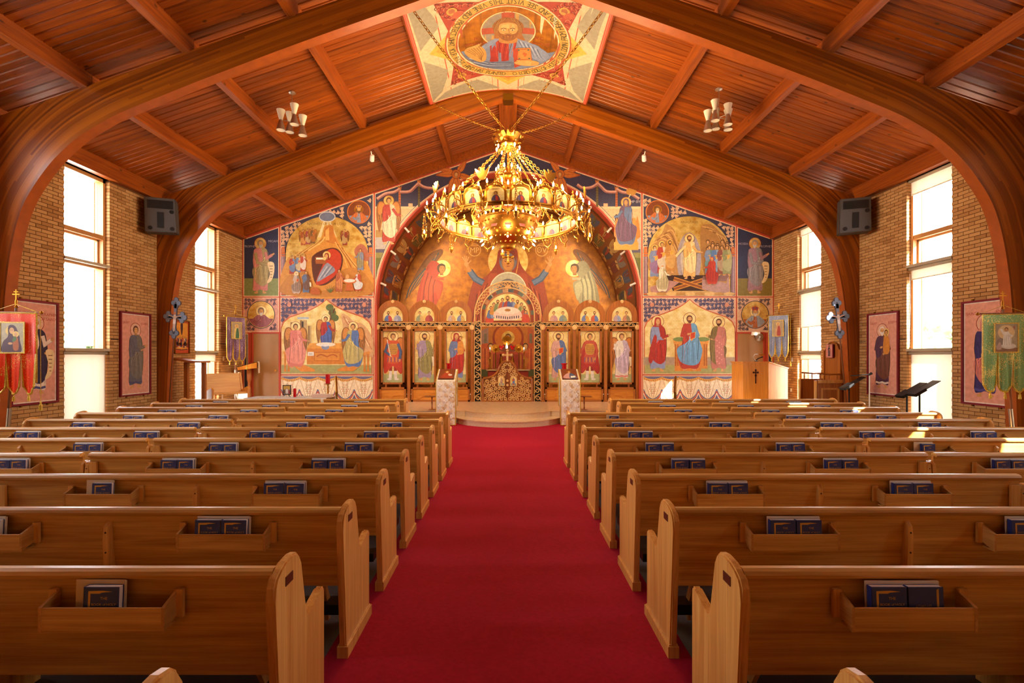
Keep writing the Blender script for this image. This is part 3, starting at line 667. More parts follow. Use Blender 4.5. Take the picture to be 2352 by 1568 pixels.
# ------------------------------------------------------------------ painting kit: flat coloured shapes laid in thin layers
class Paint:
    def __init__(s, eps=7e-5): s.f = []; s.l = 0; s.eps = eps
    def faces(s, fs, col):
        s.l += 1
        for f in fs: s.f.append((f, col, s.l))
        return s
    def poly(s, pts, col): return s.faces([list(pts)], col)
    def sm(s, pts, col, k=4): return s.faces([catclosed(pts, k)], col)
    def rect(s, x0, y0, x1, y1, col): return s.poly([(x0, y0), (x1, y0), (x1, y1), (x0, y1)], col)
    def ell(s, cx, cy, rx, ry, col, n=18, rot=0):
        c, q = math.cos(rot), math.sin(rot)
        return s.poly([(cx + rx * math.cos(a) * c - ry * math.sin(a) * q, cy + rx * math.cos(a) * q + ry * math.sin(a) * c) for a in (2 * PI * i / n for i in range(n))], col)
    def ring(s, cx, cy, r, w, col, n=28, ry=None, a0=0, a1=2 * PI):
        ry = r if ry is None else ry; P = [(a0 + (a1 - a0) * i / n) for i in range(n + 1)]; fs = []
        for a, b in zip(P, P[1:]):
            fs.append([(cx + (r - w / 2) * math.cos(a), cy + (ry - w / 2) * math.sin(a)), (cx + (r + w / 2) * math.cos(a), cy + (ry + w / 2) * math.sin(a)),
                       (cx + (r + w / 2) * math.cos(b), cy + (ry + w / 2) * math.sin(b)), (cx + (r - w / 2) * math.cos(b), cy + (ry - w / 2) * math.sin(b))])
        return s.faces(fs, col)
    def line(s, pts, w, col, taper=False, smooth=False, closed=False):
        if smooth: pts = catmull(pts, 4)
        pts = [Vector((a, b)) for a, b in pts]
        if closed: pts.append(pts[0])
        n = len(pts); Ls = []; Rs = []
        for i, p in enumerate(pts):
            if closed: a, b = pts[(i - 1) % (n - 1)], pts[(i + 1) % (n - 1)]
            else: a, b = pts[max(i - 1, 0)], pts[min(i + 1, n - 1)]
            d = b - a; L = d.length or 1; nn = Vector((-d.y / L, d.x / L))
            if closed or (0 < i < n - 1):
                e = (p - a); e = e / (e.length or 1); c = abs(nn.dot(Vector((-e.y, e.x)))); k = 1 / max(.5, c)
            else: k = 1
            ww = w / 2 * k * ((1 - .85 * i / (n - 1)) if taper else 1)
            Ls.append((p.x + nn.x * ww, p.y + nn.y * ww)); Rs.append((p.x - nn.x * ww, p.y - nn.y * ww))
        return s.faces([[Ls[i], Ls[i + 1], Rs[i + 1], Rs[i]] for i in range(n - 1)], col)
    def spiral(s, cx, cy, r, w, col, a0=0, turn=1.4, d=1):
        P = [(cx + r * (1 - .8 * t) * math.cos(a0 + d * 2 * PI * turn * t), cy + r * (1 - .8 * t) * math.sin(a0 + d * 2 * PI * turn * t)) for t in (i / 16 for i in range(17))]
        s.line(P, w, col); return s.ell(P[-1][0], P[-1][1], w * .9, w * .9, col, 8)
    def text(s, txt, x, y, size, col, flip=-1, rot=0):
        me = textmesh(txt, size); c, q = math.cos(rot), math.sin(rot); fs = []
        for p in me.polygons: fs.append([(x + me.vertices[i].co.x * c - me.vertices[i].co.y * q * flip, y + me.vertices[i].co.x * q + me.vertices[i].co.y * c * flip) for i in p.vertices])
        bpy.data.meshes.remove(me); return s.faces(fs, col)
    def build(s, name, mapf, parent=None, base=0.0, cut=None, loc=None, gloss='paint'):
        """gold colours ('gold','pale','deep') become gold-leaf materials, the rest coloured paint"""
        bm = bmesh.new(); cl = bm.loops.layers.float_color.new('Col'); G = {'gold': 1, 'pale': 2, 'deep': 3}
        for f, col, l in s.f:
            mi = G.get(col, 0); c = (1, 1, 1, 1) if mi else (*srgb(col), 1)
            vs = [bm.verts.new((p[0], p[1], l)) for p in f]
            try: fc = bm.faces.new(vs)
            except ValueError: continue
            fc.material_index = mi
            for lp in fc.loops: lp[cl] = c
        if cut:
            ax, a, b, st = cut; v = a
            while v <= b:
                no = (1, 0, 0) if ax == 0 else (0, 1, 0); co = (v, 0, 0) if ax == 0 else (0, v, 0)
                bmesh.ops.bisect_plane(bm, geom=bm.verts[:] + bm.edges[:] + bm.faces[:], plane_co=co, plane_no=no); v += st
        for v in bm.verts:
            v.co = mapf(v.co.x, v.co.y, base + .0004 + v.co.z * s.eps)
        me = bpy.data.meshes.new(name); bm.to_mesh(me); bm.free()
        for mn in (gloss, 'goldleaf', 'goldpale', 'golddeep'): me.materials.append(MATS[mn])
        o = bpy.data.objects.new(name, me); link(o, parent)
        if loc is not None: o.location = loc
        return o
def catclosed(P, k=4):
    out = []; n = len(P)
    for i in range(n):
        p0, p1, p2, p3 = P[i - 1], P[i], P[(i + 1) % n], P[(i + 2) % n]
        for j in range(k):
            t = j / k
            out.append(tuple(.5 * (2 * b + (c - a) * t + (2 * a - 5 * b + 4 * c - d) * t * t + (3 * b - a - 3 * c + d) * t ** 3) for a, b, c, d in zip(p0, p1, p2, p3)))
    return out
def shade(h, f):
    h = h.lstrip('#'); return '#' + ''.join('%02x' % max(0, min(255, int(int(h[i:i + 2], 16) * f))) for i in (0, 2, 4))
SKIN = '#cf9a62'
def head(p, W, u, v, r, hair='#5c3818', beard=None, veil=None, turn=0, skin=SKIN, crown=None):
    """r: half head height in figure units; W maps figure units to the picture and returns a scale too"""
    def E(du, dv, a, b, c, n=16): x, y = W(u + du, v + dv); p.ell(x, y, a * W.h, b * W.h, c, n)
    def Lx(pts, w, c, **k): p.line([W(u + a, v + b) for a, b in pts], w * W.h, c, **k)
    t = turn * r
    if veil: p.sm([W(u + a * r, v + b * r) for a, b in ((0, 1.35), (.75, 1.1), (1.05, .2), (1.15, -1.1), (1.6, -1.7), (-1.6, -1.7), (-1.15, -1.1), (-1.05, .2), (-.75, 1.1))], veil)
    else: E(0, .08 * r, .98 * r, 1.12 * r, hair)
    p.poly([W(u + a * r, v + b * r) for a, b in ((-.38, -.5), (.38, -.5), (.46, -1.5), (-.46, -1.5))], shade(skin, .82))
    E(t * .25, -.08 * r, .70 * r, .98 * r, shade(skin, .86)); E(t * .3, -.04 * r, .60 * r, .86 * r, skin); E(t * .35, .12 * r, .40 * r, .34 * r, shade(skin, 1.1))
    if not veil: p.sm([W(u + a * r + t * .15, v + b * r) for a, b in ((-.8, .1), (-.72, .85), (0, 1.12), (.72, .85), (.8, .1), (.55, .52), (0, .68), (-.55, .52))], hair)
    if beard: p.sm([W(u + a * r + t * .25, v + b * r) for a, b in ((-.62, -.25), (-.5, -.9), (-.22, -1.35 if beard != hair else -1.2), (0, -1.5 if beard != hair else -1.3), (.22, -1.35 if beard != hair else -1.2), (.5, -.9), (.62, -.25), (.3, -.42), (0, -.38), (-.3, -.42))], beard)
    for q in (-1, 1):
        E(t * .4 + q * .27 * r, .07 * r, .11 * r, .055 * r, '#2a1808', 8); Lx([(t * .4 + q * .42 * r, .20 * r), (t * .4 + q * .25 * r, .27 * r), (t * .4 + q * .10 * r, .22 * r)], .06 * r, shade(hair, .8))
    Lx([(t * .45, .15 * r), (t * .5 + .03 * r, -.2 * r), (t * .45 - .06 * r, -.24 * r)], .055 * r, shade(skin, .62)); Lx([(t * .4 - .16 * r, -.45 * r), (t * .4 + .16 * r, -.45 * r)], .075 * r, '#8a3a24')
    if crown:
        p.sm([W(u + a * r, v + b * r) for a, b in ((-.85, .5), (-1.0, 1.5), (0, 1.75), (1.0, 1.5), (.85, .5), (0, .62))], crown)
        for q in (-.45, .45): x, y = W(u + q * r, v + 1.2 * r); p.ell(x, y, .3 * r * W.h, .38 * r * W.h, '#7a4a6a', 10)
def halo(p, W, u, v, r, col='gold', rim='#8c2f1c'):
    x, y = W(u, v); p.ell(x, y, r * W.h, r * W.h, col, 28); p.ring(x, y, r * W.h, .08 * r * W.h, rim, 28)
def mkW(x, y, h, flip=1):
    def W(u, v): return (x + u * h * flip, y - v * h)
    W.h = h; return W
def limb(p, W, pts, w, col, hand=True, skin=SKIN):
    p.line([W(a, b) for a, b in pts], w * W.h, shade(col, .8)); p.line([W(a, b) for a, b in pts], w * .78 * W.h, col)
    x, y = W(*pts[len(pts) // 2]); p.ell(x, y, w * .5 * W.h, w * .5 * W.h, col, 10)
    if hand:
        a, b = pts[-1], pts[-2]; d = math.atan2(a[1] - b[1], a[0] - b[0]); x, y = W(a[0] + .016 * math.cos(d), a[1] + .016 * math.sin(d))
        p.ell(x, y, .026 * W.h, .019 * W.h, shade(skin, .8), 10, -d); p.ell(x, y, .021 * W.h, .015 * W.h, skin, 10, -d)
        for q in (-.5, 0, .5): p.line([(x, y), W(a[0] + .052 * math.cos(d + q * .5), a[1] + .052 * math.sin(d + q * .5))], .008 * W.h, skin)
def wing(p, W, s, col, top=.88):
    p.sm([W(s * a, b) for a, b in ((.05, .76), (.11, top), (.20, top), (.25, .76), (.25, .52), (.20, .26), (.16, .36), (.11, .58))], shade(col, .7))
    p.sm([W(s * a, b) for a, b in ((.06, .77), (.12, top - .02), (.19, top - .02), (.225, .74), (.20, .62), (.12, .66))], col)
    for i in range(6):
        t = i / 5; p.line([W(s * (.10 + .10 * t), .68 - .02 * i), W(s * (.15 + .07 * t), .34 + .03 * i)], .010 * W.h, shade(col, 1.15 if i % 2 else .5), taper=True)
def saint(p, x, y, h, robe='#9a4a36', mantle='#3f5478', hair='#5c3818', beard=None, hl='gold', flip=1, wings=None, arm='book', seated=False, veil=None, turn=.3, warrior=False, skin=SKIN, folds=True, crown=None, feet=True, hem=None):
    W = mkW(x, y, h, flip)
    if wings: wing(p, W, -1, wings); wing(p, W, 1, wings)
    if hl: halo(p, W, 0, .905, .108, hl)
    if warrior:
        for q in (-1, 1):
            p.line([W(q * .045, .36), W(q * .055, .06)], .062 * h, shade(mantle, .8)); p.line([W(q * .05, .2), W(q * .055, .05)], .06 * h, '#d8cfc4'); a, b = W(q * .075, .03); p.ell(a, b, .05 * h, .02 * h, '#d8cfc4', 10)
        p.sm([W(a, b) for a, b in ((-.12, .79), (-.18, .5), (-.19, .2), (-.14, .16), (0, .3), (.15, .14), (.2, .22), (.17, .5), (.12, .79))], mantle)
        p.sm([W(a, b) for a, b in ((-.105, .79), (-.05, .825), (.05, .825), (.105, .79), (.095, .6), (.12, .38), (0, .35), (-.12, .38), (-.095, .6))], robe)
        p.sm([W(a, b) for a, b in ((-.09, .74), (.09, .74), (.08, .56), (0, .53), (-.08, .56))], '#c08a3c')
        for i in range(5): p.line([W(-.085 + i * .004, .71 - i * .035), W(.085 - i * .004, .71 - i * .035)], .010 * h, '#7a5420')
        for i in range(7): p.line([W(-.1 + i * .033, .48), W(-.108 + i * .036, .38)], .012 * h, ('#4a5c86', '#c8a860')[i % 2])
    else:
        lo = .07
        if seated:
            if feet:
                for q in (-1, 1): a, b = W(q * .08, .03); p.ell(a, b, .035 * h, .022 * h, skin, 10)
            p.sm([W(a, b) for a, b in ((-.115, .79), (-.05, .825), (.05, .825), (.115, .79), (.12, .5), (.20, .42), (.22, .34), (.15, .06), (0, .05), (-.15, .06), (-.22, .34), (-.20, .42), (-.12, .5))], robe)
            p.sm([W(a, b) for a, b in ((.03, .825), (.125, .79), (.15, .6), (.21, .42), (.22, .33), (.16, .14), (.02, .10), (-.15, .16), (-.22, .33), (-.19, .42), (-.05, .5), (.04, .64))], mantle)
        else:
            if feet:
                for q in (-1, 1): p.line([W(q * .05, .1), W(q * .062, .03)], .03 * h, skin); a, b = W(q * .075, .025); p.ell(a, b, .036 * h, .018 * h, skin, 10)
            p.sm([W(a, b) for a, b in ((-.115, .785), (-.05, .825), (.05, .825), (.115, .785), (.135, .62), (.118, .42), (.135, .09), (.06, .065), (0, .08), (-.07, .06), (-.135, .09), (-.112, .42), (-.135, .62))], robe)
            if hem: p.line([W(-.132, .1), W(-.06, .085), (W(0, .1)), W(.06, .085), W(.132, .1)], .03 * h, hem)
            p.sm([W(a, b) for a, b in ((.02, .825), (.12, .79), (.155, .6), (.16, .42), (.135, .22), (.05, .14), (-.07, .2), (-.135, .34), (-.13, .46), (-.03, .5), (.045, .63))], mantle)
        if folds:
            for i in range(5):
                t = i / 4; p.line([W(-.09 + .045 * i, .70 - .05 * i), W(-.08 + .05 * i, .40 - .05 * i), W(-.10 + .055 * i, lo + .05)], .009 * h, shade(robe if i < 2 else mantle, .62 if i % 2 else 1.28), taper=True)
            for i in range(5): p.line([W(.10 - .01 * i, .72 - .03 * i), W(.05 - .035 * i, .52 - .02 * i), W(-.09 + .01 * i, .40 - .055 * i)], .008 * h, shade(mantle, .6 if i % 2 else 1.3), taper=True)
            p.line([W(-.118, .77), W(-.135, .6), W(-.115, .42), W(-.135, .1)], .008 * h, shade(robe, .55))
            p.line([W(.12, .78), W(.155, .6), W(.158, .42), W(.135, .2)], .008 * h, shade(mantle, .5))
    ac = robe
    if arm in ('book', 'bless', 'child'):
        limb(p, W, [(.10, .75), (.145, .62), (.06, .56)], .06, mantle, skin=skin)
        if arm == 'child':
            W2 = mkW(*W(.085, .55), h * .36, flip); p.sm([W2(a, b) for a, b in ((-.12, .72), (.12, .72), (.2, .2), (.1, -.02), (-.16, .05))], '#d08a3a'); a, b = W2(0, .9); p.ell(a, b, .17 * W2.h, .17 * W2.h, 'gold'); head(p, W2, 0, .9, .10, skin=skin)
        else:
            p.poly([W(.01, .55), (W(.095, .58)), W(.10, .68), W(.015, .66)], '#c2421f' if arm == 'book' else '#d0a040'); p.line([W(.01, .55), (W(.095, .58)), W(.10, .68), W(.015, .66)], .008 * h, '#e0b050', closed=True)
        limb(p, W, [(-.10, .75), (-.13, .62), (-.035, .64)], .058, ac, skin=skin)
    elif arm == 'pray':
        limb(p, W, [(-.09, .75), (-.05, .60), (.10, .60)], .058, ac, skin=skin); limb(p, W, [(.09, .75), (.10, .62), (.19, .655)], .055, mantle, skin=skin)
    elif arm == 'scroll':
        limb(p, W, [(.09, .75), (.12, .64), (.21, .70)], .055, ac, skin=skin); limb(p, W, [(-.09, .74), (-.05, .56), (.12, .53)], .055, mantle, skin=skin)
        P = [W(a, b) for a, b in ((.13, .56), (.24, .56), (.25, .40), (.20, .24), (.12, .20), (.17, .36))]; p.sm(P, '#e8cfa0')
        for i in range(5): p.line([W(.165 + .004 * i, .50 - .05 * i), W(.225 - .004 * i, .50 - .05 * i)], .012 * h, '#8a6a4a')
    elif arm == 'spear':
        p.line([W(-.19, .95), W(-.185, .03)], .012 * h, '#7a4a20'); p.poly([W(-.205, .93), W(-.19, 1.0), W(-.175, .93)], '#c8c0b4')
        limb(p, W, [(-.10, .76), (-.17, .62), (-.185, .55)], .055, ac, skin=skin); limb(p, W, [(.10, .76), (.15, .6), (.11, .47)], .055, robe, skin=skin)
    elif arm == 'sword':
        limb(p, W, [(.10, .76), (.16, .6), (.14, .44)], .055, '#4a5c86', skin=skin); limb(p, W, [(-.10, .76), (-.16, .6), (-.06, .52)], .055, '#4a5c86', skin=skin); p.line([W(-.05, .5), W(-.12, .84)], .014 * h, '#d8d4d0')
    elif arm == 'staff':
        p.line([W(.2, .86), W(.14, .12)], .010 * h, '#6a4020'); limb(p, W, [(.10, .76), (.15, .62), (.175, .62)], .055, mantle, skin=skin); limb(p, W, [(-.10, .76), (-.15, .66), (-.14, .76)], .05, ac, skin=skin)
        P = [W(a, b) for a, b in ((.15, .50), (.22, .48), (.235, .30), (.165, .30))]; p.poly(P, '#eadcc0')
    elif arm == 'bend':
        limb(p, W, [(.08, .74), (.16, .62), (.25, .60)], .055, ac, skin=skin)
    head(p, W, 0, .905, .056, hair, beard, veil, turn, skin, crown)
def bust(p, cx, cy, r, robe, mantle, hair, beard, hl=None, crown=None, veil=None, skin=SKIN):
    """half figure filling a round medallion"""
    if hl: p.ell(cx, cy - .28 * r, .42 * r, .42 * r, hl, 24); p.ring(cx, cy - .28 * r, .42 * r, .03 * r, '#a8752a', 24)
    arcp = [(cx + .985 * r * math.cos(a), cy + .985 * r * math.sin(a)) for a in [PI * (.10 + .80 * i / 14) for i in range(15)]]
    p.poly([(cx - .62 * r, cy + .30 * r), (cx - .30 * r, cy + .02 * r), (cx + .30 * r, cy + .02 * r), (cx + .62 * r, cy + .30 * r)] + arcp, robe)
    for q in (-1, 1): p.poly([(cx + q * .10 * r, cy + .05 * r), (cx + q * .30 * r, cy + .02 * r), (cx + q * .62 * r, cy + .30 * r), (cx + q * .80 * r, cy + .52 * r), (cx + q * .45 * r, cy + .86 * r), (cx + q * .2 * r, cy + .95 * r)], mantle)
    for i in range(8): p.line([(cx - .4 * r + .11 * r * i, cy + .18 * r), (cx - .5 * r + .14 * r * i, cy + .82 * r)], .018 * r, shade(mantle, .6 if i % 2 else 1.25), taper=True)
    W = mkW(cx, cy - .26 * r, r)
    head(p, W, 0, 0, .25, hair, beard, veil, .2, skin, crown)
    limb(p, mkW(cx, cy, r * 1.6), [(-.36, -.3), (-.2, -.42), (-.05, -.28)], .13, robe, skin=skin)
def inside(pt, poly):
    x, y = pt; c = False; n = len(poly)
    for i in range(n):
        x1, y1 = poly[i]; x2, y2 = poly[(i + 1) % n]
        if (y1 > y) != (y2 > y) and x < (x2 - x1) * (y - y1) / (y2 - y1) + x1: c = not c
    return c
def vines(p, region, step, col, holes=(), w=None):
    """acanthus scrollwork filling an outline"""
    w = w or step * .13; xs = [q[0] for q in region]; ys = [q[1] for q in region]; r = step * .46
    y = min(ys) + step * .5; j = 0
    while y < max(ys):
        x = min(xs) + step * .5; i = 0
        while x < max(xs):
            ok = all(inside((x + dx * r, y + dy * r), region) for dx, dy in ((-1, 0), (1, 0), (0, -1), (0, 1))) and not any(inside((x + dx * r, y + dy * r), hq) for hq in holes for dx, dy in ((0, 0), (-1, 0), (1, 0), (0, -1), (0, 1)))
            if ok:
                d = 1 if (i + j) % 2 else -1; p.spiral(x, y, r, w, col, (i + j) * PI / 2, 1.3, d)
                for q in range(3):
                    a = (i * 2 + j * 3 + q * 2.1); p.line([(x + r * math.cos(a), y + r * math.sin(a)), (x + 1.35 * r * math.cos(a + .35), y + 1.35 * r * math.sin(a + .35))], w * 1.5, col, taper=True)
            x += step; i += 1
        y += step; j += 1
def circ(cx, cy, r, n=28): return [(cx + r * math.cos(2 * PI * i / n), cy + r * math.sin(2 * PI * i / n)) for i in range(n)]
# ------------------------------------------------------------------ wall paintings (drawn in photo pixels on the altar wall plane)
def wallmap(Y):
    def f(x, y, d): v = px(x, y, Y); return Vector((v.x, Y - d, v.z))
    return f
WM = wallmap(YB)
def mural(label, back, parts, bordercol='#ecc9a0', outline=None, name='wall_painting'):
    """back: Paint for the ground; parts: list of (part name, Paint)"""
    o = back.build(name, WM); tag(o, label, 'mural', 'paintings on the altar wall')
    b = .002 + back.l * back.eps
    for n, p in parts:
        c_ = p.build(n, WM, o, base=b)
        if n in ('scroll_border', 'lettering'): c_['kind'] = 'stuff'
        b += .0006 + p.l * p.eps * (.0 if n == 'painted_figure' else 1)
    return o
def mir(x, s): return x if s < 0 else 2334 - x
def mp(pts, s): return [(mir(x, s), y) for x, y in pts]
BLUE, GREEN, PINK, CREAM = '#2e3252', '#8a8d4e', '#d59a86', '#e9c7a0'
for s in (-1, 1):
    X = lambda x: mir(x, s)
    f = -s                                                          # mirror flag for figures: left panels face the middle
    # 1 tall single figure with scroll
    b = Paint(); out = mp([(559, 549), (641, 521), (641, 681), (559, 681)], s); b.poly(out, CREAM)
    b.poly(mp([(561, 550.5), (639, 523.5), (639, 679), (561, 679)], s), BLUE); b.poly(mp([(561, 639), (639, 639), (639, 679), (561, 679)], s), '#7f8850' if s < 0 else '#8a7a3c')
    g = Paint()
    if s < 0: saint(g, X(598), 675, 128, '#c8807a', '#a89868', '#8a7a60', '#b8b0a0', 'gold', 1, arm='scroll', turn=.6)
    else: saint(g, X(598) - 2, 675, 128, '#a07a88', '#8e8a90', '#9a9088', '#c8c0b4', 'gold', 1, arm='scroll', turn=-.4)
    t = Paint(); t.text('PROPHET', X(575), 568, 7, '#b8b0c0'); t.text('MICAH' if s < 0 else 'HOSEA', X(627), 556 if s < 0 else 562, 7, '#b8b0c0')
    mural('painted prophet with scroll on dark blue ground beside the brick wall, %s' % ('pulpit side' if s > 0 else 'cantor bench side'), b, [('painted_figure', g), ('lettering', t)])
    # 2 square with round portrait
    b = Paint(); b.poly(mp([(559, 683), (641, 683), (641, 763), (559, 763)], s), CREAM); sq = mp([(561, 685), (639, 685), (639, 761), (561, 761)], s); b.poly(sq, PINK if s < 0 else '#e0b89a')
    v = Paint(); vines(v, sq, 8.2, '#3a3550', [circ(X(600), 722.5, 32.5)], 1.4)
    c = Paint(); c.ell(X(600), 722.5, 32, 32, '#33304a', 40); c.ell(X(600), 722.5, 30.5, 30.5, 'gold', 40)
    if s < 0: bust(c, X(600), 722.5, 30, '#8a4a52', '#9a5a62', '#7a6a58', '#d8d0c0', 'pale')
    else: bust(c, X(600), 724, 29, '#b0602c', '#9aa0ac', '#8a8078', '#d8d0c0', 'pale', crown='#b0452c')
    mural('round painted portrait on gold in scrolled square above the side door, %s' % ('pulpit side' if s > 0 else 'cantor bench side'), b, [('scroll_border', v), ('painted_portrait', c)])
    # 3 upper scene under a round arch, with small round portrait
    b = Paint(); b.poly(mp([(644, 519.5), (858, 444), (858, 680.5), (644, 680.5)], s), CREAM); inner = mp([(646, 521), (856, 447), (856, 678.5), (646, 678.5)], s); b.poly(inner, '#3d3a52')
    AC = [(657 + 94.5 * (1 - math.cos(PI * i / 24)), 583 - 86 * math.sin(PI * i / 24)) for i in range(25)]
    arcp = mp([(657, 678)] + AC + [(846, 678)], s)
    v = Paint(); vines(v, inner, 9.0, '#e2b48e', [arcp, circ(X(824.5), 487, 28), mp([(646, 575), (657, 575), (657, 679), (646, 679)], s), mp([(846, 575), (857, 575), (857, 679), (846, 679)], s)], 1.7)
    m = Paint(); m.ell(X(824.5), 487, 27, 27, '#c8702c', 36); m.ell(X(824.5), 487, 25, 25, '#7a3a14', 36)
    bust(m, X(824.5), 488, 24, '#7a86a0', '#b8622c', '#6a5030', '#c0b8a8' if s > 0 else '#6a4a28', 'deep', crown='#c89030' if s < 0 else None)
    a = Paint(); a.poly(arcp, 'gold')
    for xx in (646.5, 847):
        a.rect(X(xx), 583, X(xx + 9), 676, '#8a6a72'); a.rect(X(xx + 2.5), 586, X(xx + 4.2), 672, '#b8949a')
        for yy in (581, 674, 586): a.rect(X(xx - .5), yy, X(xx + 9.5), yy + 3, '#c86a2c')
        a.rect(X(xx + .5), 568, X(xx + 8.5), 581, '#b8502a'); a.rect(X(xx + 2), 570, X(xx + 3.5), 580, '#e09a50'); a.rect(X(xx + 5.5), 570, X(xx + 7), 580, '#e09a50')
    g = Paint()
    if s < 0:      # birth in a mountain cave
        t = Paint(); t.text('NATIVITY OF OUR LORD', 751, 517, 8, '#7a5a28')
        a.ell(752, 497.5, 19, 12, '#6d7590', 24); a.ring(752, 498, 18, 2, '#c8c8d0', 24, 11)
        for q in (-1, 0, 1): a.poly([(750 + q * 6, 508), (754 + q * 6, 508), (756 + q * 18, 545 + (q == 0) * 20), (748 + q * 18, 545 + (q == 0) * 20)], '#e4d0a0')
        a.sm([(657, 600), (690, 582), (720, 568), (742, 540), (746, 520), (764, 518), (770, 540), (790, 570), (815, 590), (845, 606), (846, 677), (657, 677)], '#c98a3a')
        a.sm([(745, 545), (748, 524), (764, 520), (769, 543), (775, 560), (752, 556)], '#b8702c'); a.poly([(748, 530), (756, 522), (757, 552), (748, 552)], '#dca458')
        for i in range(5): a.line([(668 + 10 * i, 596 - 5 * i), (690 + 12 * i, 580 - 6 * i), (735 + 3 * i, 560 - 4 * i)], 3.2, ('#e2b464', '#a86c28')[i % 2], smooth=True)
        for i in range(5): a.line([(770 + 5 * i, 556 + 4 * i), (790 + 8 * i, 590 + 6 * i), (800 + 10 * i, 620)], 2.6, ('#dca458', '#9a5c20')[i % 2], smooth=True)
        a.sm([(815, 573), (830, 560), (845, 575), (846, 600), (820, 590)], '#a8624a')
        a.sm([(722, 645), (716, 600), (722, 585), (745, 573), (772, 570), (788, 590), (782, 625), (760, 648), (738, 656)], '#5a2a14'); 
        g.sm([(726, 648), (745, 600), (750, 578), (768, 572), (784, 588), (780, 620), (756, 645), (735, 654)], '#b83a18'); g.sm([(728, 646), (748, 606), (762, 610), (770, 622), (750, 636)], '#8a8a9a')
        for i in range(4): g.line([(732 + 6 * i, 642 - 3 * i), (752 + 5 * i, 612)], 1.4, '#5a6078' if i % 2 else '#c0c0c8')
        g.ell(751, 586, 9, 9, 'pale'); head(g, mkW(751, 588, 60), 0, 0, .085, veil='#8a2a14', turn=-.5)
        g.poly([(724, 590), (748, 590), (750, 606), (726, 606)], '#9a5420'); g.rect(727, 592, 746, 596, '#efe2c8'); g.ell(746, 594, 4, 4, 'pale', 10)
        for i, (xx, c1, c2) in enumerate(((697, '#a8582c', '#c88a4a'), (708, '#9a4a48', '#b8986a'), (719, '#7a5a38', '#a8682c'))): saint(g, xx, 566 - 2 * i, 40, c1, c2, wings='#b8762c', folds=False, feet=False)
        saint(g, 793, 566, 40, '#8a3a24', '#a88858', wings='#9a5a24', folds=False, flip=-1, arm='bend', feet=False)
        saint(g, 672, 632, 46, '#a83a28', '#6a7a9a', folds=False); saint(g, 686, 628, 44, '#6a7a9a', '#c0a880', folds=False); saint(g, 697, 626, 44, '#b04a30', '#d0c0b0', folds=False, arm='bend')
        saint(g, 829, 624, 54, '#7a8098', '#8a8060', flip=-1, arm='bend', hl=None)
        a.sm([(657, 640), (690, 622), (712, 632), (722, 660), (740, 668), (770, 655), (785, 622), (815, 615), (845, 636), (846, 677), (657, 677)], '#b87a34')
        saint(g, 682, 676, 52, '#b8a090', '#8a7060', '#c8c0b0', '#d8d0c4', seated=True, hl='pale'); saint(g, 704, 675, 54, '#5a6a88', '#6a4a3a', hl=None, arm='staff', feet=False)
        saint(g, 780, 673, 56, '#a85a3a', '#c07a4a', hl=None, arm='bend'); saint(g, 824, 670, 48, '#b04a2c', '#c8ccd0', hl=None, seated=True, flip=-1, arm='bend')
        g.ell(804, 646, 16, 6, '#c0682c'); g.ell(804, 645, 13, 4, '#d8d0c4'); g.poly([(798, 650), (810, 650), (814, 668), (794, 668)], '#b8602a'); g.ell(799, 636, 4, 5, SKIN)
        g.sm([(714, 668), (722, 660), (734, 664), (735, 676), (718, 676)], '#b05a20'); 
        for q in range(6): g.line([(760, 672), (748 + 5 * q, 655 + abs(q - 3) * 2)], 2.2, '#5c6a38', taper=True)
        lab = 'wall painting of a birth in a mountain cave on gold under a round painted arch'
    else:          # rising figure in a pale mandorla with groups
        t = Paint(); t.text('ANASTASIS', X(751), 513, 8, '#8a6a30')
        a.sm([(1490, 620), (1500, 560), (1520, 535), (1530, 515), (1548, 528), (1552, 548), (1566, 580), (1560, 640)], '#b08048'); a.sm([(1608, 530), (1630, 515), (1650, 530), (1672, 560), (1676, 640), (1620, 640)], '#a87840')
        for i in range(5): a.line([(1500 + 8 * i, 560 - 7 * i), (1522 + 6 * i, 548 - 4 * i), (1550 + i * 3, 570 + 4 * i)], 2.6, ('#d0a060', '#8a5c2c')[i % 2], smooth=True); a.line([(1612 + 8 * i, 520 + 4 * i), (1640 + 6 * i, 530 + 5 * i), (1660 + 3 * i, 560 + 6 * i)], 2.6, ('#d0a060', '#80562a')[i % 2], smooth=True)
        a.sm([(1582, 534), (1600, 550), (1610, 590), (1604, 634), (1582, 646), (1560, 634), (1554, 590), (1564, 550)], '#a89aa0'); a.sm([(1582, 545), (1595, 558), (1601, 592), (1596, 630), (1582, 638), (1568, 630), (1563, 592), (1569, 558)], '#d0c4bc')
        a.poly([(1489, 655), (1676, 655), (1676, 678), (1489, 678)], '#c8a060'); a.poly([(1530, 632), (1640, 632), (1655, 668), (1545, 668)], '#3a1e0e')
        for i in range(2):
            q = 1 if i else -1; a.line([(1585 - q * 38, 640), (1585 + q * 38, 664)], 9, '#c8872c'); a.line([(1585 - q * 38, 640), (1585 + q * 38, 664)], 5, '#8a4a18')
        a.poly([(1492, 660), (1536, 644), (1560, 648), (1530, 672), (1496, 674)], '#b08078'); a.poly([(1612, 640), (1668, 650), (1672, 628), (1676, 668), (1660, 676), (1612, 664)], '#b08880'); a.poly([(1614, 634), (1676, 630), (1666, 646), (1612, 642)], '#8a6058')
        for i in range(9): a.ell(1498 + 22 * i, 675, 13, 4, ('#d8b070', '#b88a48')[i % 2])
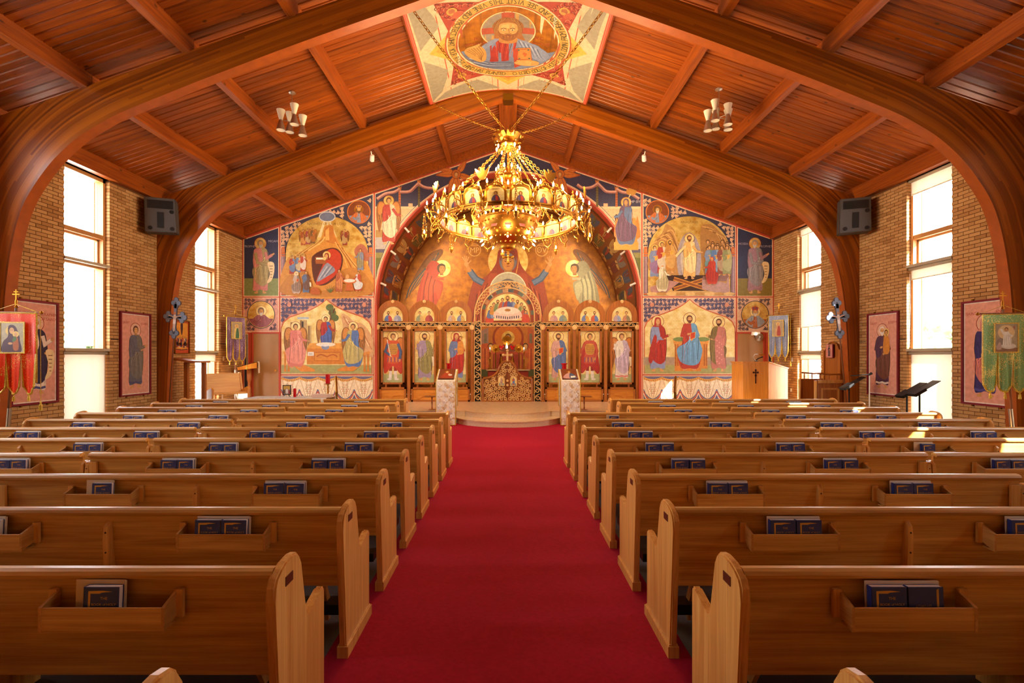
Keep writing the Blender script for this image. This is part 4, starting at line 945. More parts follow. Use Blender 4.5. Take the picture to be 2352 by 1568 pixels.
        for i, (xx, yy, c1, c2, br) in enumerate(((1503, 640, '#7a86a8', '#8a6a90', '#b8b0a4'), (1520, 632, '#a83c28', '#c8b8a0', None), (1538, 628, '#b8803c', '#c89a58', '#5c3818'))): saint(g, xx, yy, 78, c1, c2, beard=br, folds=False, arm='bless')
        for i in range(10):
            xx, yy = 1625 + 11 * (i % 5), 556 + 8 * (i // 5) + (i % 3) * 4; W = mkW(xx, yy, 60); head(g, W, 0, 0, .075)
        for i, (xx, c1, c2) in enumerate(((1628, '#7a8aa8', '#6a8a8a'), (1642, '#5a7aa8', '#8aa0b8'), (1656, '#8a4a3a', '#a88a68'), (1668, '#8a8a5a', '#a8a070'))): saint(g, xx, 634, 72, c1, c2, hl=None, folds=False, arm='bless')
        saint(g, 1582, 642, 104, '#d8a860', '#e8c890', hair='#6a3a18', beard='#6a3a18', hl='pale', arm='bend'); limb(g, mkW(1582, 642, 104), [(-.08, .74), (-.2, .62), (-.3, .5)], .055, '#e8c890')
        saint(g, 1520, 672, 66, '#d8ccb0', '#b0a078', '#c8c0b4', '#d8d4c8', hl=None, seated=True, arm='bend'); saint(g, 1634, 655, 66, '#b83a1c', '#a82c14', veil='#b83a1c', hl=None, seated=True, flip=-1, arm='bend')
        lab = 'wall painting of a radiant rising figure among groups under a round painted arch'
    mural(lab, b, [('scroll_border', v), ('painted_portrait', m), ('painted_arch', a), ('painted_figure', g), ('lettering', t)])
    # 4 lower scene with ogee head
    b = Paint(); b.poly(mp([(644, 683), (858, 683), (858, 859.5), (644, 859.5)], s), CREAM); inner = mp([(646, 685), (856, 685), (856, 857.5), (646, 857.5)], s); b.poly(inner, PINK if s < 0 else '#dfb39a')
    og = mp([(646, 857.5), (646, 752), (652, 738), (666, 727), (690, 719), (712, 711), (730, 702), (742, 694), (750.5, 686.5), (759, 694), (771, 702), (789, 711), (811, 719), (835, 727), (849, 738), (855, 752), (855, 857.5)], s)
    v = Paint(); vines(v, inner, 9.0, '#4a4668', [og], 1.8)
    for q in (690, 812): v.ell(X(q - 25 if q < 750 else q + 25), 700, 5, 5, '#d08a70', 10)
    a = Paint(); a.poly(og, '#c05a30'); a.poly([(750.5 + (x - (750.5 if s < 0 else 1583.5)) * .985 + (0 if s < 0 else 833), y + 2.2 if y < 850 else y) for x, y in og], 'pale'); a.poly(mp([(647, 838), (854, 838), (854, 857), (647, 857)], s), '#a3a064')
    g = Paint()
    if s < 0:      # three winged guests at a table
        for (x0, x1, y0) in ((690, 706, 735), (708, 716, 748), (668, 682, 740)): a.rect(x0, y0, x1, 800, '#b89a68'); a.rect(x0, y0, x0 + 4, 800, '#8a6a40')
        a.rect(684, 728, 710, 733, '#a8b0b8'); a.rect(694, 738, 698, 755, '#2e2420')
        a.sm([(790, 760), (785, 722), (800, 726), (815, 740), (835, 745), (855, 775), (855, 820), (795, 800)], '#d0a070')
        for i in range(5): a.line([(790 + 5 * i, 726 + 6 * i), (800 + 8 * i, 745 + 4 * i), (830 + 6 * i, 770 + 8 * i)], 2.4, ('#b8784a', '#ecd0a0')[i % 2], smooth=True)
        for i in range(3): a.line([(760 + i * 3, 735 - i * 8), (763 + i * 3, 720 - i * 6)], 4, '#5a3a1c'); a.ell(758 + 6 * i, 706 + 12 * i, 9, 8, '#5c6838', 12)
        a.line([(764, 770), (762, 740), (758, 712)], 2.5, '#6a4424')
        saint(g, 749, 812, 88, '#a83226', '#4a62a0', hl='pale', wings='#c8843c', feet=False, arm='bend', turn=-.3)
        a.poly([(712, 790), (788, 790), (794, 802), (706, 802)], '#d8963c')
        g.poly([(712, 788), (788, 788), (794, 800), (706, 800)], '#dc9a40'); g.rect(706, 800, 793, 836, '#cc7e2a'); g.rect(722, 808, 783, 829, '#b86820'); g.rect(724, 810, 781, 827, '#d28a34')
        for q in (-1, 1): g.line([(752, 819), (752 + q * 14, 814), (752 + q * 24, 819)], 3, '#b05e1e', smooth=True)
        g.ell(749, 791, 22, 5, '#eadfca'); g.ell(748, 797, 9, 6, '#8890a8'); g.ell(748, 793, 9, 2.6, '#d8d8dc')
        for xx in (656, 664, 838, 846): g.rect(xx - 2, 812, xx + 2, 850, '#c87a28'); g.ell(xx, 851, 3.5, 2.5, '#c87a28', 8); g.ell(xx, 836, 3.2, 3, '#d89040', 8)
        g.poly([(652, 806), (672, 812), (672, 818), (652, 812)], '#d89040'); g.poly([(850, 806), (830, 812), (830, 818), (850, 812)], '#d89040')
        g.poly([(672, 838), (700, 838), (724, 848), (724, 853), (692, 853)], '#d88a34'); g.poly([(832, 838), (800, 838), (776, 848), (776, 852), (812, 852)], '#d88a34')
        saint(g, 680, 846, 106, '#d0766a', '#dc8c7c', hl='pale', wings='#c8843c', seated=True, arm='bend'); saint(g, 812, 846, 106, '#5a74a8', '#b8a868', hl='pale', wings='#c8843c', seated=True, flip=-1, arm='bend')
        g.rect(708, 808, 722, 817, '#e8e4dc'); g.rect(711, 810, 719, 815, '#c8c0b4')
        lab = 'wall painting of three winged guests seated round an orange table'
    else:          # enthroned figure between two standing figures
        a.poly([(1478, 820), (1687, 820), (1687, 838), (1478, 838)], '#a89078')
        g.rect(1549, 795, 1624, 846, '#cf8330'); g.poly([(1545, 780), (1628, 780), (1624, 798), (1549, 798)], '#d89440'); g.ell(1560, 779, 15, 5, '#7a8a4a'); g.ell(1614, 779, 15, 5, '#7a8a4a'); g.poly([(1549, 842), (1605, 832), (1610, 852), (1549, 852)], '#d08434'); g.rect(1556, 815, 1600, 830, '#e0a050')
        for xx in (1551, 1556, 1617, 1622): g.rect(xx - 1.5, 790, xx + 1.5, 840, '#a85e1c')
        saint(g, 1583, 852, 132, '#b03c28', '#6a9ac0', hair='#6a3a1c', beard='#6a3a1c', hl='pale', seated=True, arm='book')
        saint(g, 1510, 854, 128, '#8a94b8', '#a82c1c', veil='#a83020', hl='pale', arm='pray'); g.sm([(1502, 770), (1493, 800), (1489, 828), (1497, 832), (1505, 800), (1508, 775)], '#a83020')
        saint(g, 1650, 854, 126, '#b87060', '#7a6430', hair='#5a3014', beard='#5a3014', hl='pale', flip=-1, arm='pray'); g.sm([(1642, 775), (1658, 775), (1662, 830), (1652, 836), (1643, 832)], '#c07468')
        for i in range(14): g.ell(1646 + 5 * (i % 3), 782 + 4 * i, 1.6, 1.2, '#e0a090', 6)
        lab = 'wall painting of an enthroned robed figure in blue between two standing figures'
    mural(lab, b, [('scroll_border', v), ('painted_arch', a), ('painted_figure', g)])
    # 5 painted hangings
    b = Paint(); b.poly(mp([(644, 862), (858, 862), (858, 932), (644, 932)], s), CREAM); b.poly(mp([(646, 864), (856, 864), (856, 932), (646, 932)], s), '#6c6886')
    g = Paint()
    for i in range(5):
        x0 = X(646 + 42 * i); x1 = X(646 + 42 * (i + 1)); L = x1 - x0
        Q = lambda u, vv: (x0 + L * u, vv)
        top = [Q(u / 10, 865 + 5.5 * math.sin(PI * u / 10)) for u in range(11)]; bot = [Q(1 - u / 10, 901 + 17 * math.sin(PI * u / 10)) for u in range(11)]
        g.poly(top + bot, '#ecd9b8'); g.faces([[top[j], top[j + 1], (top[j + 1][0], top[j + 1][1] + 6), (top[j][0], top[j][1] + 6)] for j in range(10)], '#d9a050')
        for j in range(10): xx, yy = top[j]; g.ell(xx + L / 20, yy + 3.3, 1.1, 1.1, '#8a5a28', 6)
        for j in range(7):
            u = (j - 3) / 3; g.line([Q(.5 + .46 * u, 871 + 4 * (1 - u * u)), Q(.5 + .30 * u, 892), Q(.5 + .14 * u, 912)], 1.2, ('#c8a878', '#fff2da')[j % 2], smooth=True)
        for dy, c, w in ((-1, '#5c6488', 2.2), (3.2, '#c4583a', 2.6), (7.5, '#ecd9c0', 2.0)):
            g.line([Q(u / 10, 900 + dy + 17 * math.sin(PI * u / 10) - (5 if u in (0, 10) else 0)) for u in range(11)], w, c)
        cx = x0 + L / 2
        for j in range(5):
            for k in range(5 - abs(j - 2)):
                g.ell(cx + (k - (4 - abs(j - 2)) / 2) * 3.6, 884 + 4.6 * j, 1.3, 1.3, ('#b8744a', '#8a8a5a', '#a85a3a')[(j + k) % 3], 6)
    mural('painted white hangings with striped hems below the %s' % ('enthroned figure' if s > 0 else 'three winged guests'), b, [('painted_figure', g)])
    # 6 spandrel beside the great arch: building, columns, one figure, six-winged creature
    th = [math.radians(t) for t in range(0, 91, 5)]
    RR = AR * F / YB + 7; CYA = CY - (AZ - EYE) * F / YB
    arcs = [(1167 - RR * math.cos(t), CYA - RR * math.sin(t)) for t in th]
    topx = lambda x: 545.5 - (x - 557) * .342 + 2.5
    reg = [(861, topx(861))] + [(1165.5, topx(1165.5))] + arcs[::-1] + [(861, CYA)]
    reg = [(max(x, 861), y) for x, y in reg]
    b = Paint(); b.poly(mp(reg, s), CREAM); rin = [(862.5, topx(862.5) + 2.5), (1165.5, topx(1165.5) + 2.5)] + [(max(862.5, 1167 - (RR + 2) * math.cos(t)), CYA - (RR + 2) * math.sin(t)) for t in th[::-1]]
    b.poly(mp(rin, s), '#3b3650')
    a = Paint()
    def arcx(y): return 1167 - math.sqrt(max(0, (RR + 3) ** 2 - (CYA - y) ** 2))
    def band(y0, y1, c, x0=863):
        ys = [y0 + (y1 - y0) * i / 6 for i in range(7)]; a.poly(mp([(x0, y0)] + [(max(x0 + .3, arcx(q)), q) for q in ys] + [(x0, y1)], s), c)
    band(476, 528, '#dcab80'); band(474, 479, '#e8bd90'); band(528, 545, '#a8824a'); band(545, 572, '#b0a8a4'); band(572, 580, '#5a5468'); band(580, 592, '#8a8048'); band(592, 700, '#6a6a32')
    a.rect(X(938), 467, X(948), 476, '#dcab80')
    for xx in (918, 934, 950, 902):
        if arcx(500) > xx + 3: a.rect(X(xx - 3.5), 496, X(xx + 3.5), 508, '#3c2018'); a.ell(X(xx), 496, 3.5, 4, '#3c2018', 12)
    for xx, y0, c in ((918, 440, '#b8622c'), (962.5, 425, '#6a5a30')):
        a.rect(X(xx - 2.6), y0 - 3, X(xx + 2.6), 475, c); a.poly(mp([(xx - 5, y0 - 14), (xx - 1.5, y0 - 9), (xx, y0 - 15), (xx + 1.5, y0 - 9), (xx + 5, y0 - 14), (xx + 3, y0 - 2), (xx - 3, y0 - 2)], s), '#c87830')
        for q in range(6): a.rect(X(xx - 2.6), y0 + 6 * q, X(xx + 2.6), y0 + 6 * q + 1, shade(c, .7))
    for P in ([(866, 457), (885, 445), (905, 441), (918, 434)], [(918, 441), (940, 440), (952, 430), (962, 420)], [(962, 422), (975, 430), (995, 432), (1008, 424)]):
        a.line(mp(P, s), 7, '#c88a78', smooth=True); a.line(mp([(x, y - 1.5) for x, y in P], s), 1.6, '#e8bca8', smooth=True)
        a.line(mp([(x, y + 2.6) for x, y in P], s), 1.2, '#7a4048', smooth=True)
    g = Paint()
    if s < 0: saint(g, 893, 562, 112, '#a83c30', '#d8c0a0', wings='#c8803c', flip=1, arm='bend', hl='gold'); lab = 'painted spandrel with winged messenger and columns beside the great arch, cantor bench side'
    else:
        g.poly([(1418, 505), (1460, 500), (1465, 570), (1412, 570)], '#d08a3c'); g.rect(1410, 556, 1466, 574, '#d8963c'); g.sm([(1416, 500), (1424, 530), (1420, 545), (1410, 540)], '#c87a30'); g.sm([(1464, 496), (1458, 530), (1462, 548), (1470, 540)], '#c87a30')
        saint(g, 1438, 566, 112, '#5c6c90', '#6a4a62', veil='#6a5068', hl='gold', seated=True, arm='bend', flip=-1); g.text('MP \u0398Y', 1459, 466, 8, '#c8c0c8'); a.ell(1450, 440, 12, 9, '#c89040'); a.line([(1448, 446), (1440, 462)], 2, '#e8d8b0')
        lab = 'painted spandrel with seated veiled figure and columns beside the great arch, pulpit side'
    w = Paint(); cx, cy = X(1048), 400
    for j, (ang_, L) in enumerate(((-2.85, 46), (3.1, 48), (-.95, 42), (.25, 44), (1.35, 46), (1.95, 50))):
        d = ang_ if s < 0 else PI - ang_; c, q = math.cos(d), math.sin(d)
        P = [(cx + c * L * t_ - q * wv, cy + q * L * t_ + c * wv) for t_, wv in ((.1, 0), (.35, 8), (.65, 6.5), (1.0, 0), (.65, -4.5), (.35, -6))]
        w.sm(P, '#a8501a'); w.sm([(cx + (x - cx) * .86, cy + (y - cy) * .86) for x, y in P], '#c4702c')
        w.line([(cx + c * L * .2, cy + q * L * .2), (cx + c * L * .9, cy + q * L * .9)], 1.2, '#7a3412', taper=True)
    w.ell(cx, cy, 11, 11, '#b8621e'); w.ring(cx, cy, 10.5, 1.2, '#7a3412'); head(w, mkW(cx, cy, 60), 0, 0, .085, hair='#8a4a1c')
    mural(lab, b, [('painted_building', a), ('painted_figure', g), ('painted_six_winged_creature', w)])
    # narrow painted strip beside the door
    b = Paint(); b.poly(mp([(560, 766), (570, 766), (570, 932), (560, 932)], s), CREAM); b.poly(mp([(561.3, 767.5), (568.7, 767.5), (568.7, 932), (561.3, 932)], s), '#34344e')
    mural('narrow dark blue painted strip between the side door and brick wall, %s' % ('pulpit side' if s > 0 else 'cantor bench side'), b, [])
# outlines of the great arch and the gable edge
p = Paint(); RRp = AR * F / YB
p.ring(1167, CYA, RRp + 5.5, 1.2, '#ecc9a0', 48, None, PI, 2 * PI); p.ring(1167, CYA, RRp + .6, 1.0, '#7a2c1c', 48, None, PI, 2 * PI)
for q in (-1, 1): p.rect(1167 + q * (RRp + 5), CYA, 1167 + q * (RRp + 6), 932, '#ecc9a0')
o = p.build('arch_outline', WM); tag(o, 'thin cream line painted round the edge of the great arch', 'painted line')
# ------------------------------------------------------------------ apse painting (end wall), drawn in photo pixels at its own depth
AM = wallmap(YA)
b = Paint(); RA = AR * F / YA; CA = CY - (AZ - EYE) * F / YA
arcA = [(1167 - RA * .995 * math.cos(PI * i / 36), CA - RA * .995 * math.sin(PI * i / 36)) for i in range(37)]
b.poly(arcA + [(1167 + RA * .99, 905), (1167 - RA * .99, 905)], 'deep')
o = b.build('apse_painting', AM); tag(o, 'gold apse painting of a huge veiled figure with raised arms behind the carved screen', 'mural')
h = Paint(); h.ell(1167, 600, 46, 46, 'gold', 40); h.ring(1167, 600, 45, 1.6, '#e0a860', 44)
h.build('painted_halo', AM, o, base=.004)
g = Paint()
g.sm([(1167, 560), (1188, 572), (1195, 605), (1215, 632), (1232, 640), (1246, 640), (1254, 670), (1262, 720), (1252, 760), (1200, 800), (1134, 800), (1082, 760), (1072, 720), (1080, 670), (1090, 640), (1102, 640), (1119, 632), (1139, 605), (1146, 572)], '#8a3418')
g.sm([(1122, 636), (1140, 628), (1167, 640), (1194, 628), (1212, 636), (1210, 700), (1167, 720), (1124, 700)], '#9a4020')
for q in (-1, 1):
    Z = lambda x: 1167 + q * (x - 1167)
    g.sm([(Z(1105), 642), (Z(1085), 655), (Z(1078), 700), (Z(1082), 760), (Z(1100), 740), (Z(1122), 660)], '#8e381a')
    g.line([(Z(1110), 650), (Z(1092), 640), (Z(1079), 622)], 15, '#3e4c66'); g.line([(Z(1110), 650), (Z(1092), 640), (Z(1079), 622)], 9, '#5a6a88')
    g.line([(Z(1080), 624), (Z(1073), 610)], 8, '#b87a38'); g.ell(Z(1071), 606, 5, 6, '#c8894a')
    for j in range(4): g.line([(Z(1071), 604), (Z(1062 + 5 * j), 590 - 2 * (j in (1, 2)))], 2.4, '#c8894a')
    g.line([(Z(1074), 607), (Z(1082), 598)], 2.4, '#c8894a')
    for j in range(5): g.line([(Z(1120 - 6 * j), 650 + 6 * j), (Z(1104 - 4 * j), 690 + 8 * j), (Z(1096 - 3 * j), 740)], 1.8, ('#5e1f10', '#b8562c')[j % 2], smooth=True)
g.sm([(1148, 570), (1167, 558), (1186, 570), (1193, 600), (1190, 632), (1167, 640), (1144, 632), (1141, 600)], '#8a3018'); g.line([(1146, 574), (1167, 562), (1188, 574), (1190, 605), (1184, 632)], 1.6, '#d09038', smooth=True)
head(g, mkW(1167, 602, 100), 0, 0, .21, veil=None, hair='#6a6470', skin='#b8793a'); g.sm([(1149, 600), (1152, 578), (1167, 569), (1182, 578), (1185, 600), (1178, 586), (1167, 580), (1156, 586)], '#7a2a14')
g.ell(1167, 668, 43, 44, '#a89e88', 36); g.ring(1167, 668, 42, 2, '#d8cdb0', 36); g.ell(1167, 674, 27, 34, '#5e5a5c', 30); head(g, mkW(1167, 662, 80), 0, 0, .14)
g.sm([(1150, 682), (1184, 682), (1192, 720), (1142, 720)], '#b8762c')
g.build('painted_figure', AM, o, base=.010)
for q in (-1, 1):
    g = Paint(); Z = lambda x: 1167 + q * (x - 1167); c1, c2 = ('#a83a22', '#b84a2a') if q < 0 or True else (0, 0)
    if q > 0: c1, c2 = '#8a8264', '#a09a78'
    # bowing winged figure: left one in red, right one in grey-green; built facing the middle
    M = lambda x: x if q < 0 else 2334 - x
    g.sm([(M(985), 585), (M(1010), 572), (M(1018), 580), (M(1000), 605), (M(975), 640), (M(945), 672), (M(930), 690), (M(940), 660), (M(960), 620)], '#7a4a1c')
    for j in range(7): g.line([(M(1008 - 5 * j), 580 + 6 * j), (M(985 - 7 * j), 620 + 6 * j), (M(952 - 3 * j), 660 + 4 * j)], 2.2, ('#3c4a50', '#a8682c')[j % 2], smooth=True)
    g.ell(M(1016), 616, 20, 20, 'gold', 26); g.ring(M(1016), 616, 19.5, 1.3, '#c88038', 28)
    g.sm([(M(975), 625), (M(990), 600), (M(1008), 604), (M(1012), 622), (M(1003), 640), (M(1018), 650), (M(1012), 680), (M(1005), 692), (M(990), 720), (M(965), 700), (M(955), 720), (M(960), 670)], c1)
    g.sm([(M(982), 640), (M(1000), 645), (M(1014), 656), (M(1008), 690), (M(998), 670), (M(985), 690), (M(975), 670)], c2)
    for j in range(6): g.line([(M(980 + 4 * j), 622 + 4 * j), (M(970 + 5 * j), 660), (M(966 + 6 * j), 700)], 1.6, shade(c1, .6 if j % 2 else 1.35), smooth=True)
    head(g, mkW(M(1014), 617, 60, -1 if q > 0 else 1), 0, 0, .17, hair='#4a2c12', turn=.6, skin='#b8793a')
    g.line([(M(1000), 640), (M(1020), 640)], 6, c2); g.ell(M(1023), 640, 4, 3.5, '#b8793a')
    g.build('painted_figure', AM, o, base=.006)
    t = Paint(); t.text('MP' if q < 0 else '\u0398V', 1167 + q * 77 - (0 if q < 0 else 0), 580, 17, '#e0a860'); t.ring(1167 + q * 77, 574, 14, 1.3, '#e0a860', 28); t.line([(1167 + q * 77 - 8, 564), (1167 + q * 77 + 8, 564)], 1.2, '#e0a860')
    t.build('lettering', AM, o, base=.006)
# lower apse wall seen through the gates: two bowing figures, altar canopy, small buildings
g = Paint()
g.rect(1095, 740, 1240, 865, '#a8601c'); g.ell(1167, 775, 36, 34, '#8a3a14', 30); g.ell(1167, 775, 31, 29, '#b8621c', 30); g.ell(1167, 775, 15, 15, 'gold', 20); head(g, mkW(1167, 775, 50), 0, 0, .15); g.sm([(1150, 806), (1158, 790), (1176, 790), (1184, 806)], '#7a3a24')
for q in (-1, 1):
    Z = lambda x: 1167 + q * (x - 1167)
    g.rect(Z(1132), 775, Z(1136), 850, '#8a2c18'); g.poly([(Z(1103), 760), (Z(1122), 752), (Z(1122), 800), (Z(1103), 800)], '#a04a24' if q < 0 else '#8a6458'); g.rect(Z(1112), 766, Z(1118), 795, '#6a5a48')
    for j in range(3): g.ell(Z(1110 + 6 * j), 797 + 2 * j, 3, 3, '#4a2c18', 8)
    g.sm([(Z(1100), 800), (Z(1118), 788), (Z(1130), 800), (Z(1128), 818), (Z(1120), 826), (Z(1124), 850), (Z(1100), 856)], '#a8481c'); g.line([(Z(1120), 806), (Z(1138), 810)], 5, '#b8562a')
    for j in range(4): g.line([(Z(1106 + 4 * j), 800), (Z(1104 + 5 * j), 850)], 1.3, ('#6a2a10', '#d07a3a')[j % 2])
    head(g, mkW(Z(1127), 795, 40), 0, 0, .16, hair='#4a2c12')
g.rect(1140, 812, 1194, 850, '#8a2c16'); g.rect(1136, 808, 1198, 814, '#a03a1c'); g.rect(1097, 848, 1238, 864, '#4a4a24')
for q in (-1, 1):
    for j in range(9): g.line([(1167 + q * (45 + 6 * j), 868), (1167 + q * (25 + 9 * j), 905)], 2.2, ('#c8842c', '#8a4a18')[j % 2])
g.build('painted_figure', AM, o, base=.03)
# painted ranks of figures on the barrel of the apse
def barrel(q):
    def f(u, v, d):
        """u: 0..1 depth into the apse, v: 0..1 angle from springing to the crown"""
        t = v * PI / 2; r = AR - .004 - d; return Vector((q * r * math.cos(t), YB + .32 + u * (YA - YB - .34), AZ + r * math.sin(t)))
    return f
for q in (-1, 1):
    p = Paint(); p.poly([(0, -.0), (1, -.0), (1, 1), (0, 1)], '#8a4a16'); p.poly([(0, 0), (.06, 0), (.06, 1), (0, 1)], '#5a2412'); p.poly([(.94, 0), (1, 0), (1, 1), (.94, 1)], '#7a3a14')
    o2 = p.build('apse_vault_painting', barrel(q), cut=(1, .02, .98, .04)); tag(o2, 'painted rows of robed figures on the apse vault, %s' % ('pulpit side' if q > 0 else 'cantor bench side'), 'mural')
    cols = ['#a83a24', '#6a6a3c', '#4a5670', '#b8843c', '#8a8078', '#7a3428', '#c8a060', '#3c4452']
    for i in range(9):
        p = Paint(); v0 = .05 + .085 * i
        for j in range(2):
            uu = .12 + .40 * j; c = cols[(i * 2 + j) % 8]; c2 = cols[(i * 3 + j * 5 + 2) % 8]
            p.sm([(uu, v0), (uu + .26, v0 + .005), (uu + .33, v0 + .03), (uu + .26, v0 + .058), (uu, v0 + .062), (uu + .06, v0 + .03)], c); p.sm([(uu + .02, v0 + .03), (uu + .24, v0 + .022), (uu + .26, v0 + .05), (uu + .02, v0 + .058)], c2)
            for k in range(3): p.line([(uu + .03, v0 + .012 + .016 * k), (uu + .24, v0 + .016 + .012 * k)], .004, shade(c, .6 if k % 2 else 1.3))
            p.ell(uu + .36, v0 + .03, .055, .028, 'gold', 16); p.ell(uu + .355, v0 + .03, .028, .016, '#a8703a', 12); p.ell(uu + .375, v0 + .03, .02, .017, '#3c2412', 12)
        p.build('painted_figure', barrel(q), o2, base=.004, cut=(1, .02, .98, .04))
# picture lights along the rim of the great arch
for q in (-1, 1):
    for i, dg in enumerate((50, 37, 25, 10)):
        t = math.radians(dg); r = AR - .03; P = Vector((q * r * math.cos(t), YB + .12, AZ + r * math.sin(t))); D = Vector((-q * math.cos(t) * .5, .75, -math.sin(t) * .5 - .12)).normalized()
        M = Matrix.Translation(P) @ D.to_track_quat('Z', 'Y').to_matrix().to_4x4()
        bm = bmesh.new(); lathe(bm, [(.03, 0), (.035, .02), (.035, .18), (.045, .2)], 12, M); L0 = fin('spot_lamp', bm, 'white', None, smooth=False)
        tag(L0, 'small white spot lamp, %s on the great arch edge, %s' % (('topmost', 'second highest', 'third highest', 'lowest')[i], 'pulpit side' if q > 0 else 'cantor bench side'), 'spot lamp', 'spot lamps round the great arch')
        bm = bmesh.new(); lathe(bm, [(.001, .201), (.04, .201)], 12, M, cap=False); fin('lamp_face', bm, 'spot_face', L0)
        l = bpy.data.lights.new('spot', 'SPOT'); l.energy = 95; l.color = (1, .76, .46); l.spot_size = 1.5; l.spot_blend = .8; l.shadow_soft_size = .05
        lo = bpy.data.objects.new('spot', l); link(lo); lo.location = P + D * .24; lo.rotation_euler = D.to_track_quat('-Z', 'Y').to_euler()
# ------------------------------------------------------------------ carved icon screen
YI = YB + .10
IM = wallmap(YI)
def ix(x): return wx(x, YI)
def iz(y): return wz(y, YI)
def board(name, x0, x1, y0, y1, mat, parent, dy0=0, dy1=.06, bev=.004):
    bm = bbox_bev(ix(x0), ix(x1), YI + dy0, YI + dy1, iz(y1), iz(y0), bev); return fin(name, bm, mat, parent)
scr = thing('icon_screen', 'carved wooden icon screen with six gold panels and a central arched gate', 'icon screen')
BASE = 923.0
POST = [(863, 872), (934, 944), (1006.5, 1016), (1080, 1089), (1241.5, 1251), (1314, 1324), (1386, 1396), (1459, 1468)]
for a, c in POST:
    pst = board('post', a + 1.2, c - 1.2, 752, BASE, 'cherry', scr, -.03, .06, .012)
    bm = bmesh.new(); lathe(bm, [(.002, 0), (.075, .002), (.085, .03), (.06, .05), (.02, .055)], 14, Matrix.Translation((ix((a + c) / 2), YI - .03, iz(752))) @ Matrix.Rotation(PI / 2, 4, 'X')); fin('rosette', bm, 'carvelight', pst)
    bm = bbox_bev(ix(a - .6), ix(c + .6), YI - .05, YI + .08, iz(BASE), iz(BASE - 4), .004); fin('post_base', bm, 'cherry', pst)
def scroll_band(x0, x1, y0, y1, parent, name='carved_band', step=None, vertical=False):
    """openwork S-scrolls in relief between two fillets, over a dark gap"""
    bm = bmesh.new(); X0, X1, Z0, Z1 = ix(x0), ix(x1), iz(y1), iz(y0); f = .018
    box(bm, X0, X1, YI - .05, YI + .0, Z1 - f, Z1); box(bm, X0, X1, YI - .05, YI + .0, Z0, Z0 + f)
    if vertical: box(bm, X0, X0 + f, YI - .05, YI, Z0, Z1); box(bm, X1 - f, X1, YI - .05, YI, Z0, Z1)
    o = fin(name, bm, 'carvelight', parent)
    w, h_ = X1 - X0, Z1 - Z0; bm = bmesh.new()
    if vertical:
        n = max(1, round(h_ / (w * 1.0))); st = h_ / n
        for i in range(n):
            cz = Z0 + st * (i + .5); cx = (X0 + X1) / 2; r = min(w, st) * .36; d = 1 if i % 2 else -1
            tube(bm, [(cx + d * r * (1 - .75 * t) * math.cos(7.5 * t), YI - .03, cz + r * (1 - .75 * t) * math.sin(7.5 * t)) for t in [k / 12 for k in range(13)]], .013, 5)
            tube(bm, [(cx + d * r, YI - .03, cz), (cx + d * r * .9, YI - .03, cz + st * .3), (cx, YI - .03, cz + st * .5), (cx - d * r * .8, YI - .03, cz + st * .62)], .013, 5)
            tube(bm, [(cx - d * r * 1.1, YI - .03, cz - r * .6), (cx - d * r * .8, YI - .03, cz), (cx - d * r * 1.15, YI - .03, cz + r * .5)], .012, 5)
    else:
        n = max(1, round(w / (h_ * .95))); st = w / n
        for i in range(n):
            cx = X0 + st * (i + .5); cz = (Z0 + Z1) / 2; r = min(h_, st) * .34; d = 1 if i % 2 else -1
            tube(bm, [(cx + r * (1 - .75 * t) * math.cos(7.5 * t), YI - .03, cz + d * r * (1 - .75 * t) * math.sin(7.5 * t)) for t in [k / 12 for k in range(13)]], .010, 5)
            tube(bm, [(cx + r, YI - .03, cz), (cx + st * .4, YI - .03, cz + d * r * .9), (cx + st * .7, YI - .03, cz + d * r * .6)], .010, 5)
    fin('scrollwork', bm, 'carvelight', o); return o
for (a, c) in ((863, 1089), (1242, 1468)):
    bb = scroll_band(a, c, 740, 750, scr); bm = bx(ix(a), ix(c), YI + .02, YI + .05, iz(749), iz(741)); fin('band_gap_shade', bm, 'black', bb)  # black sheet stands in for the shade in the open gap
bb = scroll_band(1105, 1227, 741, 749.5, scr); bm = bx(ix(1105), ix(1227), YI + .02, YI + .05, iz(749), iz(742)); fin('band_gap_shade', bm, 'black', bb)
# arched heads over the six bays
def archband(x0, x1, ytop, yb, wpx, parent, name, mat, dy0, dy1, n=20):
    cx = (x0 + x1) / 2; ro = (x1 - x0) / 2; cyy = ytop + ro; bm = bmesh.new()
    O = [(x0, yb)] + [(cx - ro * math.cos(PI * i / n), cyy - ro * math.sin(PI * i / n)) for i in range(n + 1)] + [(x1, yb)]
    ri = ro - wpx; I = [(x0 + wpx, yb)] + [(cx - ri * math.cos(PI * i / n), cyy - ri * math.sin(PI * i / n)) for i in range(n + 1)] + [(x1 - wpx, yb)]
    for (a, b_, c_, d_) in zip(O, O[1:], I[1:], I): prism(bm, [(ix(q[0]), iz(q[1])) for q in (a, b_, c_, d_)], YI + dy0, YI + dy1, 'Y')
    bmesh.ops.remove_doubles(bm, verts=bm.verts[:], dist=1e-5)
    return fin(name, bm, mat, parent)
BAYX = [(866, 939), (939, 1011), (1011, 1085), (1246, 1319), (1319, 1391), (1391, 1465)]
FIG = [dict(robe='#c8542c', mantle='#b83a24', wings='#c87a34', arm='sword', warrior=True, hair='#6a3a14'),
       dict(robe='#9a86a0', mantle='#8e8450', beard='#5a3014', hair='#5a3014', arm='staff'),
       dict(robe='#6a7aa8', mantle='#a82a1c', veil='#a02a20', arm='child'),
       dict(robe='#c89a90', mantle='#5a6ea0', beard='#5c3416', hair='#5c3416', arm='book'),
       dict(robe='#b8503c', mantle='#a8302a', warrior=True, arm='spear', hair='#5c3818'),
       dict(robe='#d8ccc0', mantle='#b8a4b8', wings='#c87a34', arm='staff', hair='#6a3a14', hem='#d07a70')]
